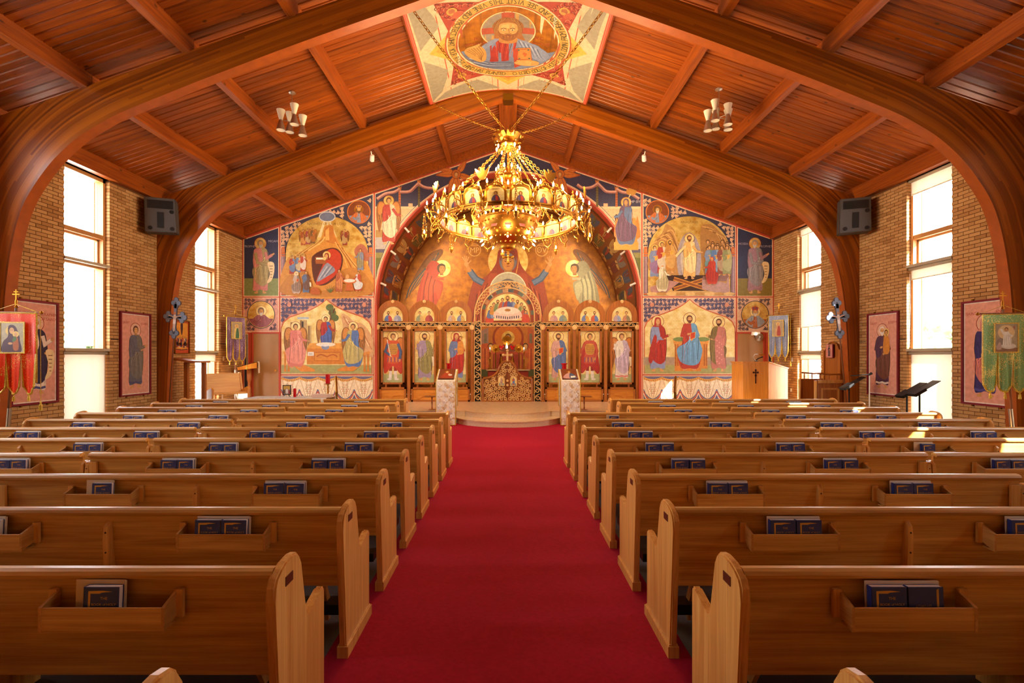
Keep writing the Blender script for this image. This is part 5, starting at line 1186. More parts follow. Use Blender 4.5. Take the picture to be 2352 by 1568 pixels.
DESC = ['winged warrior in red', 'bearded figure in olive cloak', 'veiled mother with child in red', 'bearded figure in blue mantle', 'young soldier with spear', 'winged figure in white']
for i, (a, c) in enumerate(BAYX):
    ab = archband(a + 1, c - 1, 689, 741, 11.5, scr, 'bay_arch', 'cherry', -.02, .05)
    bm = bmesh.new(); lathe(bm, [(.001, 0), (.05, .002), (.055, .02), (.02, .035)], 12, Matrix.Translation((ix((a + c) / 2), YI - .02, iz(692.5))) @ Matrix.Rotation(PI / 2, 4, 'X')); fin('rosette', bm, 'carvelight', ab)
    cx = (a + c) / 2
    lu = archband(cx - 26, cx + 26, 700.5, 738.5, 3.2, scr, 'lunette_frame', 'cherry', -.03, .03); p = Paint()
    R = 23; ap = [(cx - R, 737)] + [(cx - R * math.cos(PI * k / 18), 703.5 + R - R * math.sin(PI * k / 18)) for k in range(19)] + [(cx + R, 737)]
    p.poly(ap, 'pale')
    for q, (c1, c2) in zip((-1, 1), ((('#5a6ea0', '#b84a34'), ('#a8a4b8', '#8a90a8')), (('#8a9070', '#c8a060'), ('#a84a44', '#8a3a3a')), (('#b8a098', '#c89a60'), ('#7a86a8', '#c8a050')), (('#c89a8a', '#b88a90'), ('#7a8a90', '#8a9478')), (('#6a7aa8', '#c8983c'), ('#b8583c', '#5a74a8')), (('#b0949a', '#8a94b0'), ('#b87a5a', '#8a7a58')))[i]):
        W = mkW(cx + q * 10.5, 752, 56); p.sm([W(u, v) for u, v in ((-.14, .27), (-.13, .42), (-.05, .5), (.05, .5), (.13, .42), (.15, .27))], c1); p.sm([W(u, v) for u, v in ((.0, .27), (.02, .49), (.13, .42), (.15, .27))], c2); p.line([W(-.1, .38), W(.02, .33)], 3.2, c1); head(p, W, 0, .6, .06, beard='#5a3a1c' if (i + q) % 2 else None)
    p.build('lunette_icon', IM, lu, base=.005)
    # tall icon
    x0, x1 = cx - 26.5, cx + 26.5
    fr = thing('x', '', '') if False else None
    bm = bmesh.new()
    for (u0, u1, v0, v1) in ((x0, x0 + 4, 756, 882), (x1 - 4, x1, 756, 882), (x0, x1, 756, 760), (x0, x1, 878, 882)): box(bm, ix(u0), ix(u1), YI - .05, YI + .02, iz(v1), iz(v0))
    ico = fin('icon_frame', bm, 'cherry', scr); ico['label'] = 'framed gold icon panel with %s' % DESC[i]
    p = Paint(); p.rect(x0 + 3, 759, x1 - 3, 880, 'pale'); p.rect(x0 + 3, 859, x1 - 3, 880, '#a8ac78'); p.rect(x0 + 3, 759, x0 + 4.6, 880, '#8fa0a0'); p.rect(x1 - 4.6, 759, x1 - 3, 880, '#8fa0a0')
    p.build('icon_ground', IM, ico, base=-.015); p = Paint(); saint(p, cx, 874, 112, hl='pale', **FIG[i])
    p.build('painted_figure', IM, ico, base=-.012)
    # rail and carved panel below
    bm = bmesh.new(); X0, X1 = a + 6, c - 6
    for (u0, u1, v0, v1) in ((X0, X0 + 4, 889, 922), (X1 - 4, X1, 889, 922), (X0, X1, 889, 893), (X0, X1, 918, 922)): box(bm, ix(u0), ix(u1), YI - .04, YI + .04, iz(v1), iz(v0))
    lp = fin('lower_panel_frame', bm, 'cherry_x', scr); bm = bx(ix(X0 + 3), ix(X1 - 3), YI - .01, YI + .02, iz(919), iz(892)); fin('lower_panel', bm, 'panelwood', lp)
    # low-relief creature carved on the panel: body, tail, fins
    f = 1 if i < 3 else -1; M_ = lambda u, v: (ix(cx + f * u), iz(905.5 + v))
    bm = bmesh.new()
    if i in (0, 5): outl = [(-17, -3), (-12, -4), (-6, 1), (2, -4), (10, -6), (17, -2), (19, 1), (12, 3), (4, 3), (-3, 7), (-8, 12), (-9, 5), (-14, 2)]
    elif i in (1, 4): outl = [(-18, 8), (-12, 0), (-6, -2), (0, -8), (4, -3), (16, -6), (20, -3), (14, 0), (6, 3), (0, 3), (-6, 6), (-13, 11)]
    else: outl = [(-3, -9), (2, -11), (6, -6), (4, -1), (8, 3), (7, 9), (1, 11), (-6, 9), (-8, 3), (-3, 0), (-6, -4)]
    prism(bm, [M_(u, v) for u, v in catclosed(outl, 3)], YI - .026, YI - .011, 'Y'); fin('relief', bm, 'panelwood', lp)
    bm = bmesh.new()
    for q in (-1, 1): box(bm, ix(cx + q * 16 - 2), ix(cx + q * 16 + 2), YI + .0, YI + .03, iz(889.5), iz(881.5))
    box(bm, ix(cx - 17), ix(cx - 14), YI, YI + .03, iz(757), iz(749.5)); box(bm, ix(cx + 14), ix(cx + 17), YI, YI + .03, iz(757), iz(749.5)); fin('spacer_block', bm, 'cherry', scr)['kind'] = 'stuff'
# bottom rails across the bays
for (a, c) in ((872, 934), (944, 1006.5), (1016, 1080), (1251, 1314), (1324, 1386), (1396, 1459)): board('bottom_rail', a - 1, c + 1, 920.5, BASE, 'cherry_x', scr, -.02, .05)
# central gate: carved posts, carved arch, lunette of diners, two leaves
for (a, c) in ((1089, 1105.3), (1226.7, 1243)):
    g_ = scroll_band(a, c, 738, BASE, scr, 'carved_post', vertical=True); bm = bx(ix(a), ix(c), YI + .03, YI + .05, iz(BASE), iz(738)); fin('post_gap_shade', bm, 'black', g_)  # black sheet painted as the shaded gap behind the openwork post
ga = archband(1089, 1243, 645, 740, 3, scr, 'gate_arch', 'carvelight', -.05, .03, 30); archband(1103.5, 1228.5, 659.5, 740, 2.5, ga, 'inner_moulding', 'carvelight', -.05, .03, 30)
bm = bmesh.new(); cxg, czg = 1166, 645 + 77.0
for i in range(22):
    t = PI * (i + .5) / 22; r = 69.5; P = (cxg - r * math.cos(t), czg - r * math.sin(t)); d = 1 if i % 2 else -1; rr = 5.0
    tube(bm, [(ix(P[0] + d * rr * (1 - .75 * k / 12) * math.cos(t + 7.5 * k / 12)), YI - .03, iz(P[1] + rr * (1 - .75 * k / 12) * math.sin(t + 7.5 * k / 12))) for k in range(13)], .014, 5)
    for q in (-1, 1): t2 = t + q * PI / 44; tube(bm, [(ix(cxg - (r + 4.5 * q) * math.cos(t)), YI - .03, iz(czg - (r + 4.5 * q) * math.sin(t))), (ix(cxg - r * math.cos(t2)), YI - .03, iz(czg - r * math.sin(t2)))], .013, 5)
fin('scrollwork', bm, 'carvelight', ga)
p = Paint()
ap = [(cxg - 51, 736)] + [(cxg - 51 * math.cos(PI * k / 24), 724 - 51 * math.sin(PI * k / 24)) for k in range(25)] + [(cxg + 51, 736)]
for k in range(14):
    t0, t1 = PI * (k + .1) / 14, PI * (k + .9) / 14; p.poly([(cxg - r_ * math.cos(t), 724 - r_ * math.sin(t)) for r_, t in ((52, t0), (61, t0), (61, t1), (52, t1))], ('#8a3a1c', '#5c6a60', '#b88a60', '#3c4a50')[k % 4])
p.poly(ap, 'pale'); lun = p.build('supper_lunette', IM, scr, base=.0); lun['label'] = 'half-round gold painting of diners round a white table'
archband(cxg - 53.5, cxg + 53.5, 671, 738.5, 3, scr, 'lunette_frame', 'cherry', -.04, .03, 26)
p = Paint()
for k in range(11):
    t = PI * (k + .5) / 11; xx, yy = cxg - 42 * math.cos(t), 728 - 34 * math.sin(t); W = mkW(xx, yy + 16, 44); c1, c2 = (('#c84a34', '#c84a34'), ('#5a74a8', '#8a9ab8'), ('#c88a3c', '#d8b070'), ('#7a8a5a', '#b8a868'), ('#b85a40', '#6a7aa8'))[k % 5]
    p.sm([W(u, v) for u, v in ((-.2, .0), (-.16, .3), (-.06, .42), (.06, .42), (.16, .3), (.2, .0))], c1); p.sm([W(u, v) for u, v in ((.0, .02), (.02, .4), (.16, .3), (.2, .0))], c2); head(p, W, 0, .52, .085, beard='#5a3a1c' if k % 2 else None)
W = mkW(cxg, 712, 50); p.sm([W(u, v) for u, v in ((-.2, .0), (-.16, .3), (-.06, .42), (.06, .42), (.16, .3), (.2, .0))], '#a83a2c'); p.sm([W(u, v) for u, v in ((.0, .0), (.0, .4), (.16, .3), (.2, .0))], '#4a5c98'); p.ell(cxg, 684, 8, 8, 'gold'); head(p, W, 0, .55, .09, beard='#5a3416')
p.sm([(cxg - 31, 718), (cxg - 20, 708), (cxg, 704), (cxg + 20, 708), (cxg + 31, 718), (cxg + 30, 730), (cxg, 736), (cxg - 30, 730)], '#e6c8b8'); p.ell(cxg, 713.5, 27, 8, '#f0dccb'); p.ell(cxg, 712, 7, 3.2, '#b87a34')
for k in range(11): xx = cxg - 25 + 5 * k; p.rect(xx - 1.1, 724 + 3 - abs(k - 5) * .5, xx + 1.1, 731 + 2 - abs(k - 5) * .5, '#3c3a4a')
p.build('painted_figure', IM, lun, base=.004)
# gate leaves
def leaf_outline(q):
    P = [(0, 829), (6, 829.5), (13, 834), (17.5, 841), (19.5, 848), (24, 856), (31, 862), (41, 866.5), (56, 869), (56, 921), (0, 921)]; return [(1165.5 + q * (x + .4), y) for x, y in P]
for q in (-1, 1):
    O = leaf_outline(q); bm = bmesh.new(); prism(bm, [(ix(x), iz(y)) for x, y in O], YI - .0, YI + .03, 'Y'); lf = fin('gate_leaf', bm, 'poleteak', scr); lf['label'] = 'carved openwork gate leaf'
    bm = bmesh.new()
    for a, c in zip(O[:-1], O[1:]): 
        tube(bm, [(ix(a[0]), YI - .01, iz(a[1])), (ix(c[0]), YI - .01, iz(c[1]))], .035 if a[1] < 870 else .03, 6)
    fin('leaf_frame', bm, 'cherry', lf)
    bm = bmesh.new(); cxp = 1165.5 + q * 14
    yy = 836.0; j = 0
    while yy < 919:
        xx = 5.0 + (4.6 if j % 2 else 0); i2 = 0
        while xx < 54:
            P = (1165.5 + q * xx, yy)
            if inside(P, O) and inside((P[0] + q * 3.5, P[1] - 3.5), O) and not (abs(P[0] - cxp) < 9.5 and 862 < yy < 890):
                d = 1 if (i2 + j) % 2 else -1; rr = 4.5; a0 = j * 2.1 + i2 * 1.3
                tube(bm, [(ix(P[0] + d * rr * (1 - .78 * k / 11) * math.cos(8 * k / 11 + a0)), YI - .014, iz(P[1] + rr * (1 - .78 * k / 11) * math.sin(8 * k / 11 + a0))) for k in range(12)], .017, 5)
                tube(bm, [(ix(P[0] + d * rr * math.cos(a0)), YI - .012, iz(P[1] + rr * math.sin(a0))), (ix(P[0] + d * 7 * math.cos(a0 - .5)), YI - .012, iz(P[1] + 7 * math.sin(a0 - .5)))], .012, 5)
            xx += 9.2; i2 += 1
        yy += 8.0; j += 1
    fin('scrollwork', bm, 'carvelight', lf)
    bm = bmesh.new(); a0 = [(cxp - 8, 886), (cxp - 8, 870)] + [(cxp - 8 * math.cos(PI * k / 10), 870 - 7 * math.sin(PI * k / 10)) for k in range(1, 10)] + [(cxp + 8, 870), (cxp + 8, 886)]
    prism(bm, [(ix(x), iz(y)) for x, y in a0], YI - .035, YI - .005, 'Y'); ic = fin('gate_icon', bm, 'carvelight', lf)
    p = Paint(); p.poly([(cxp + (x - cxp) * .82, 877 + (y - 877) * .86) for x, y in a0], 'pale'); p.rect(cxp - 6, 880, cxp + 6, 884.5, '#8a9a88'); saint(p, cxp, 884, 18, '#b83a2c' if q > 0 else '#c8a890', '#5a7ab0' if q > 0 else '#a88a80', hl=None, folds=False)
    p.build('painted_figure', IM, ic, base=.0365)
    for yy in (866, 904): board('hinge_block', 1165.5 + q * 57.5 - 1.8, 1165.5 + q * 57.5 + 1.8, yy, yy + 9, 'black', lf, -.01, .03)
bm = bmesh.new()
for yy in (874, 884): lathe(bm, [(.001, 0), (.035, .003), (.04, .02), (.03, .03), (.012, .03)], 12, Matrix.Translation((ix(1165.5), YI - .02, iz(yy))) @ Matrix.Rotation(PI / 2, 4, 'X'))
fin('door_boss', bm, 'carvelight', scr)['kind'] = 'stuff'
bm = bmesh.new()
for a, c in (((1165.5, 829), (1165.5, 806)), ((1157, 815), (1174, 815))): tube(bm, [(ix(a[0]), YI - .02, iz(a[1])), (ix(c[0]), YI - .02, iz(c[1]))], .035, 6)
for P in ((1165.5, 805), (1156, 815), (1175, 815)): ball(bm, (ix(P[0]), YI - .02, iz(P[1])), .05, 8, 5)
fin('gate_cross', bm, 'carvelight', scr)
# ------------------------------------------------------------------ altar behind the gates
YT = 17.4
def ax(x): return wx(x, YT)
def az(y): return wz(y, YT)
t = thing('altar_table', 'altar table with red cloth behind the carved gates', 'altar', (0, YT, PLZ))
bm = bbox_bev(-.75, .75, -.45, .45, .95, 1.0, .01); fin('table_top', bm, 'marble', t); bm = bbox_bev(-.7, .7, -.40, .40, 0, .95, .02); fin('altar_cloth', bm, 'icon_red', t)
def candlestick(x, zt, label):
    t = thing('candlestick', label, 'candlestick', (x, YT - .2, PLZ + 1.0), group='brass altar candlesticks')
    h = zt - PLZ - 1.0; bm = bmesh.new(); lathe(bm, [(.10, 0), (.10, .015), (.04, .05), (.02, .09), (.035, .13), (.018, .18), (.022, h * .45), (.038, h * .5), (.018, h * .56), (.018, h * .8), (.05, h * .86), (.03, h * .88)], 14); fin('stem', bm, 'brass_bright', t, smooth=True)
    bm = bmesh.new(); lathe(bm, [(.016, h * .88), (.016, h)], 10); fin('candle', bm, 'ivory', t); bm = bmesh.new(); lathe(bm, [(.002, h), (.012, h + .02), (.008, h + .045), (.001, h + .07)], 8); fin('flame', bm, 'flame', t); return t
candlestick(ax(1126), az(802), 'tall brass candlestick on the altar, cantor bench side'); candlestick(ax(1203), az(802), 'tall brass candlestick on the altar, pulpit side')
def fan(x, y, label, r=10.5):
    t = thing('processional_fan', label, 'fan', (ax(x), YT + .15, PLZ + 1.0), group='gilt processional fans behind the altar'); zc_ = az(y) - PLZ - 1.0; R = r * YT / F
    bm = bmesh.new(); cyl(bm, (0, 0, 0), (0, 0, zc_), .014); fin('pole', bm, 'brass_dark', t)
    bm = bmesh.new(); n = 16; P = [(R * (1.0 if k % 2 else .82) * math.cos(2 * PI * k / (2 * n)), zc_ + R * (1.0 if k % 2 else .82) * math.sin(2 * PI * k / (2 * n))) for k in range(2 * n)]; prism(bm, P, -.01, .01, 'Y'); fin('disc', bm, 'brass_bright', t)
    bm = bmesh.new(); lathe(bm, [(.001, .0), (R * .5, .004), (R * .5, .014), (R * .4, .018), (R * .15, .022), (.001, .05)], 14, Matrix.Translation((0, -.01, zc_)) @ Matrix.Rotation(PI / 2, 4, 'X')); fin('boss', bm, 'brass', t)
fan(1138, 800, 'gilt fan with rayed edge, cantor bench side of altar'); fan(1192, 800, 'gilt fan with rayed edge, pulpit side of altar'); fan(1164, 781, 'tall gilt fan at the middle of the altar', 12)
t = thing('altar_candle', 'lit white candle in a small cup at the middle of the altar', 'candle', (ax(1164), YT - .25, PLZ + 1.0)); bm = bmesh.new(); lathe(bm, [(.06, 0), (.02, .05), (.02, az(804) - PLZ - 1.0), (.06, az(800) - PLZ - 1.0)], 12); fin('cup', bm, 'brass_bright', t)
bm = bmesh.new(); lathe(bm, [(.03, az(800) - PLZ - 1.0), (.03, az(795) - PLZ - 1), (.012, az(793) - PLZ - 1), (.001, az(788) - PLZ - 1)], 10); fin('flame', bm, 'flame', t)
for q in (-1, 1):
    t = thing('flower_bunch', 'small bunch of dark red flowers beside the altar candle, %s' % ('pulpit side' if q > 0 else 'cantor bench side'), 'flowers', (ax(1164 + q * 13), YT - .05, PLZ + 1.0)); z0 = az(798) - PLZ - 1.0
    bm = bmesh.new(); lathe(bm, [(.05, 0), (.07, z0 * .3), (.03, z0 * .6), (.05, z0 * .7)], 12); fin('vase', bm, 'brass', t)
    bm = bmesh.new()
    for i in range(12): a = i * 2.4; ball(bm, (.07 * math.cos(a) * (i % 3 + 1) / 3, .05 * math.sin(a), z0 + .05 * math.sin(i * 1.7)), .032, 7, 5)
    fin('blooms', bm, 'red_wax', t)['kind'] = 'stuff'
# ------------------------------------------------------------------ painted panel under the roof ridge
PYC, PS = 10.05, 1.86
def pz(sx): return 7.775 + .36 * max(0, 1 - (sx / PS) ** 2)
def PM(sx, t, d): return Vector((sx, PYC - t, pz(sx) - d))
TN, TF = 1.83, 1.84          # near and far half lengths
bm = bmesh.new(); n = 24; rows = [[bm.verts.new((-PS + 2 * PS * i / n, yy, pz(-PS + 2 * PS * i / n) + dz)) for i in range(n + 1)] for yy, dz in ((PYC - TN, 0), (PYC + TF, 0), (PYC + TF, .03), (PYC - TN, .03))]
for r0, r1 in zip(rows, rows[1:] + rows[:1]):
    for i in range(n): bm.faces.new((r0[i], r0[i + 1], r1[i + 1], r1[i]))
pan = fin('ceiling_painting', bm, 'red_trim', None); tag(pan, 'arched ceiling painting of a bearded figure in a lettered gold ring within a star', 'painting')
CUT = (0, -1.8, 1.81, .12)
p = Paint(1e-4); p.rect(-PS + .04, -TF + .03, PS - .04, TN, '#e6cfa2')
GR = '#b0a386'
for a in range(4):
    for m_ in (-1, 1):
        # grey lozenges between the star points, one either side of every corner
        cx_, cy_ = ((1, 1), (1, -1), (-1, -1), (-1, 1))[a]
        if m_ < 0: P = [(.34, 1.50), (.95, 1.30), (1.22, 1.62), (1.70, 1.70), (1.70, 1.76), (.2, 1.72)]; P = [(.18, 1.74), (.70, 1.30), (1.00, 1.36), (1.46, 1.52), (1.74, 1.78)]
        else: P = [(1.74, .18), (1.30, .70), (1.36, 1.00), (1.52, 1.46), (1.78, 1.74)]
        p.poly([(cx_ * x, cy_ * y) for x, y in P], GR)
for a in range(4):
    d = a * PI / 2; R2 = lambda u, v: (u * math.cos(d) - v * math.sin(d), u * math.sin(d) + v * math.cos(d))
    p.poly([R2(x, y) for x, y in ((1.60, 0), (1.0, .62), (1.0, -.62))], '#f2c04e'); p.poly([R2(x, y) for x, y in ((1.46, 0), (1.0, .48), (1.0, -.48))], '#e8a83c'); p.poly([R2(x, y) for x, y in ((1.36, 0), (1.0, .36), (1.0, -.36))], '#dc8a30')
    d2 = d + PI / 4; R3 = lambda u, v: (u * math.cos(d2) - v * math.sin(d2), u * math.sin(d2) + v * math.cos(d2))
    p.poly([R3(x, y) for x, y in ((1.98, 0), (.95, .68), (.95, -.68))], '#e6cfa2'); p.poly([R3(x, y) for x, y in ((1.86, 0), (.95, .60), (.95, -.60))], '#b8432c')
p.build('star_ground', PM, pan, cut=CUT, gloss='paint_matt')
p = Paint(1e-4)
for a in range(4):
    d2 = a * PI / 2 + PI / 4; c, s_ = math.cos(d2), math.sin(d2)
    for i in range(26):
        u = 1.2 + .6 * ((i * 7) % 26) / 26; v = (((i * 11) % 26) / 26 - .5) * 1.1 * (1.86 - u) ; p.ring(u * c - v * s_, u * s_ + v * c, .045, .014, ('#e08a64', '#7a2418')[i % 2], 10, None, i, i + 4)
    u, v = 1.45, 0; p.ell(u * c, u * s_, .10, .10, '#d8a048'); head(p, mkW(u * c, u * s_, 1, 1), 0, 0, .0) if False else None; p.ell(u * c, u * s_ , .06, .07, '#b8683c'); p.ell(u * c + .1, u * s_ - .1, .12, .08, '#c8603c', 12, .6)
p.build('star_creature', PM, pan, base=.004, cut=CUT, gloss='paint_matt')
p = Paint(1e-4); N2 = 56
p.ell(0, 0, 1.27, 1.27, '#c05a30', N2); p.ell(0, 0, 1.24, 1.24, '#f0dcae', N2); p.ell(0, 0, 1.22, 1.22, '#d8a848', N2); p.ell(0, 0, 1.06, 1.06, '#c05a30', N2); p.ell(0, 0, 1.03, 1.03, '#f0dcae', N2); p.ell(0, 0, 1.005, 1.005, 'deep', N2)
p.build('lettered_ring', PM, pan, base=.006, cut=CUT, gloss='paint_matt')
p = Paint(1e-4); txt = 'O LORD GOD OF HOSTS LOOK DOWN FROM HEAVEN AND SEE VISIT THIS VINE AND PROTECT WHAT YOUR RIGHT HAND HAS PLANTED'
step = (2 * PI - .16) / len(txt)
for i, ch in enumerate(txt):
    if ch == ' ': continue
    t = -PI / 2 + .13 + step * i; me = textmesh(ch, .185); up = (-math.cos(t), -math.sin(t)); rt = (-math.sin(t), math.cos(t)); r = 1.205
    p.faces([[(r * math.cos(t) + me.vertices[k].co.x * .72 * rt[0] + me.vertices[k].co.y * up[0], r * math.sin(t) + me.vertices[k].co.x * .72 * rt[1] + me.vertices[k].co.y * up[1]) for k in f_.vertices] for f_ in me.polygons], '#4a3a14'); bpy.data.meshes.remove(me)
p.l = 3; p.f = [(f_, c_, 3) for f_, c_, l_ in p.f]
p.build('lettering', PM, pan, base=.009, cut=CUT)
p = Paint(1e-4)
def C2(x, y): return (x, y)
# half figure: halo with cross arms, hair, face, red tunic, blue mantle, book, blessing hand in folds
p.ell(0, .34, .54, .54, '#c89a52', 40); p.ell(0, .34, .51, .51, '#9a8a78', 40)
for a, b2 in (((-.12, .6), (.12, .88)), ((-.52, .26), (-.2, .44)), ((.2, .26), (.52, .44))): p.rect(a[0], a[1], b2[0], b2[1], '#b8502c')
p.ring(0, .34, .53, .02, '#f0d8a0', 44)
lowarc = [(.985 * math.cos(t), .985 * math.sin(t)) for t in [math.radians(-170 + 160 * i / 24) for i in range(25)]]
p.poly([(-.97, -.17)] + lowarc + [(.80, -.28), (.62, -.08), (.30, .06), (.14, .14), (-.14, .14), (-.35, .02), (-.62, -.2)], '#7c86a2')
p.sm([(-.20, .08), (.18, .08), (.14, -.25), (.06, -.62), (-.40, -.66), (-.50, -.40), (-.36, -.08)], '#a8281c')
for i in range(8): p.line([(-.28 + .06 * i, .0), (-.30 + .055 * i, -.3), (-.26 + .04 * i, -.6)], .018, ('#6e1410', '#d0583a')[i % 2], smooth=True, taper=True)
p.sm([(-.52, -.08), (-.30, .08), (-.16, .14), (-.22, .02), (-.42, -.16), (-.60, -.3)], '#8a94b0'); p.sm([(.16, .14), (.34, .04), (.62, -.1), (.86, -.34), (.70, -.6), (.40, -.4), (.24, -.2)], '#8f99b4')
for i in range(9): p.line([(.20 + .05 * i, .06 - .03 * i), (.30 + .05 * i, -.2 - .03 * i), (.36 + .05 * i, -.5)], .016, ('#48526e', '#c4cbdc')[i % 2], smooth=True, taper=True)
p.sm([(-.90, -.30), (-.60, -.64), (-.10, -.66), (.10, -.70), (.08, -.92), (-.5, -.86), (-.86, -.48)], '#6c7692')
for i in range(5): p.line([(-.86 + .04 * i, -.36 - .08 * i), (-.4, -.68 - .04 * i), (.06, -.74 - .03 * i)], .016, ('#434c66', '#b8c0d4')[i % 2], smooth=True)
p.sm([(-.90, -.16), (-.76, -.06), (-.56, -.10), (-.46, -.30), (-.48, -.58), (-.62, -.62), (-.84, -.38)], '#cf9848')
for i in range(6): p.line([(-.86 + .05 * i, -.18 + .02 * i), (-.72 + .04 * i, -.34), (-.56, -.58 + .02 * i)], .012, '#8a5a20', smooth=True)
for i in range(4): p.line([(-.78 + .04 * i, -.12), (-.66 + .04 * i, -.05 + .02 * i)], .035, '#d8a858')
p.sm([(-.27, .26), (-.30, .50), (-.16, .68), (0, .72), (.16, .68), (.30, .50), (.27, .26), (.34, .06), (.2, .1), (.10, .16), (-.10, .16), (-.2, .1), (-.28, .14)], '#a8682a')
p.sm([(-.14, .16), (.14, .16), (.18, .0), (0, -.06), (-.18, .0)], '#c08440')
p.sm([(-.17, .52), (0, .58), (.17, .52), (.19, .34), (.14, .20), (.05, .09), (-.05, .09), (-.14, .20), (-.19, .34)], '#d8a056'); p.sm([(-.12, .50), (0, .54), (.12, .50), (.12, .40), (0, .42), (-.12, .40)], '#e4b26a')
p.sm([(-.195, .36), (-.15, .27), (-.06, .235), (0, .25), (.06, .235), (.15, .27), (.195, .36), (.18, .18), (.10, .06), (0, .03), (-.10, .06), (-.18, .18)], '#9a5c24'); p.sm([(-.05, .175), (0, .19), (.05, .175), (0, .155)], '#c8884a'); p.line([(-.055, .185), (.055, .185)], .018, '#8a3a20')
for q in (-1, 1):
    for i in range(4): p.line([(q * (.03 + .035 * i), .20 - .005 * i), (q * (.025 + .03 * i), .06 + .02 * i)], .010, ('#6e3e16', '#b87a3c')[i % 2], taper=True)
for q in (-1, 1): p.ell(q * .085, .365, .035, .016, '#f0dcb8'); p.ell(q * .085, .365, .016, .016, '#2c1808', 10); p.line([(q * .14, .40), (q * .085, .42), (q * .03, .40)], .016, '#5c3414', smooth=True); p.line([(q * .07, .26), (0, .245), (q * .02, .25)], .012, '#6e3e18')
p.line([(.01, .40), (.025, .28), (-.01, .27)], .014, '#9a6428')
for i in range(7):
    for q in (-1, 1): p.line([(q * (.02 + .03 * i), .70 - .012 * i), (q * (.17 + .016 * i), .56 - .02 * i), (q * (.20 + .012 * i), .30)], .008, ('#6e3e16', '#d09a50')[i % 2], smooth=True)
p.poly([(.10, -.22), (.46, -.16), (.52, -.62), (.14, -.90)], '#b8401c'); p.poly([(.16, -.20), (.46, -.16), (.50, -.60), (.18, -.66)], '#d88a3c'); p.line([(.20, -.24), (.43, -.20), (.46, -.55), (.22, -.60)], .02, '#a8401c', closed=True); p.ell(.33, -.40, .07, .08, '#c8682c')
for q in ((.22, -.26), (.42, -.23), (.24, -.55), (.45, -.52)): p.ell(q[0], q[1], .025, .025, '#5c6a58', 10)
p.sm([(.66, -.62), (.50, -.58), (.30, -.62), (.14, -.68), (.18, -.76), (.40, -.80), (.62, -.74)], '#d8a056')
for i in range(4): p.line([(.50, -.64 - .035 * i), (.18 + .02 * i, -.62 - .045 * i)], .03, '#dcaa60')
t_ = '#b84a2c'; p.text('IC', -.62, .12, .14, t_, 1); p.text('XC', .62, .12, .14, t_, 1); p.text('EMMANUEL', -.64, -.02, .09, t_, 1); p.text('SAVIOUR', .66, -.02, .09, t_, 1)
p.build('painted_figure', PM, pan, base=.010, cut=CUT, gloss='paint_matt')
# ------------------------------------------------------------------ great chandelier
CH = thing('chandelier', 'huge gilt tiered chandelier with icon ring and lit candle bulbs hanging below the painted ceiling', 'chandelier', (0, 10.05, 4.42))
ZB = 4.42
def cp(r, a, z): return Vector((r * math.cos(a), r * math.sin(a), z - ZB))
bm = bmesh.new(); lathe(bm, [(.0005, 0), (.013, .012), (.017, .03), (.014, .052), (.006, .075), (.0008, .088)], 8); ME_BULB = shared('bulb', bm, 'bulb')
for p_ in ME_BULB.polygons: p_.use_smooth = True
bm = bmesh.new(); lathe(bm, [(.002, -.075), (.012, -.07), (.03, -.055), (.034, -.05), (.013, -.045), (.013, .0), (.016, .004)], 10); ME_CUP = shared('candle_cup', bm, 'brass_bright')
def bulb(pos, tilt=None):
    c = part('candle_cup', ME_CUP, CH, pos); b = part('bulb', ME_BULB, c)
    if tilt is not None: c.rotation_euler = tilt
    return c
def chain(name, p0, p1, parent, r=.0055, ln=.062, sag=0, mat='brass_bright'):
    p0, p1 = Vector(p0), Vector(p1); D = p1 - p0; n = max(2, int(D.length / (ln * .72))); bm = bmesh.new(); q = D.to_track_quat('Z', 'Y').to_matrix().to_4x4()
    for i in range(n):
        t = (i + .5) / n; c = p0 + D * t + Vector((0, 0, -sag * 4 * t * (1 - t)))
        M = Matrix.Translation(c) @ q @ Matrix.Rotation((i % 2) * PI / 2, 4, 'Z'); w = ln * .28
        tube(bm, [M @ Vector((w * math.cos(a), 0, ln * .5 * math.sin(a))) for a in [2 * PI * k / 8 for k in range(8)]], r, 4, closed=True)
    return fin(name, bm, mat, parent)
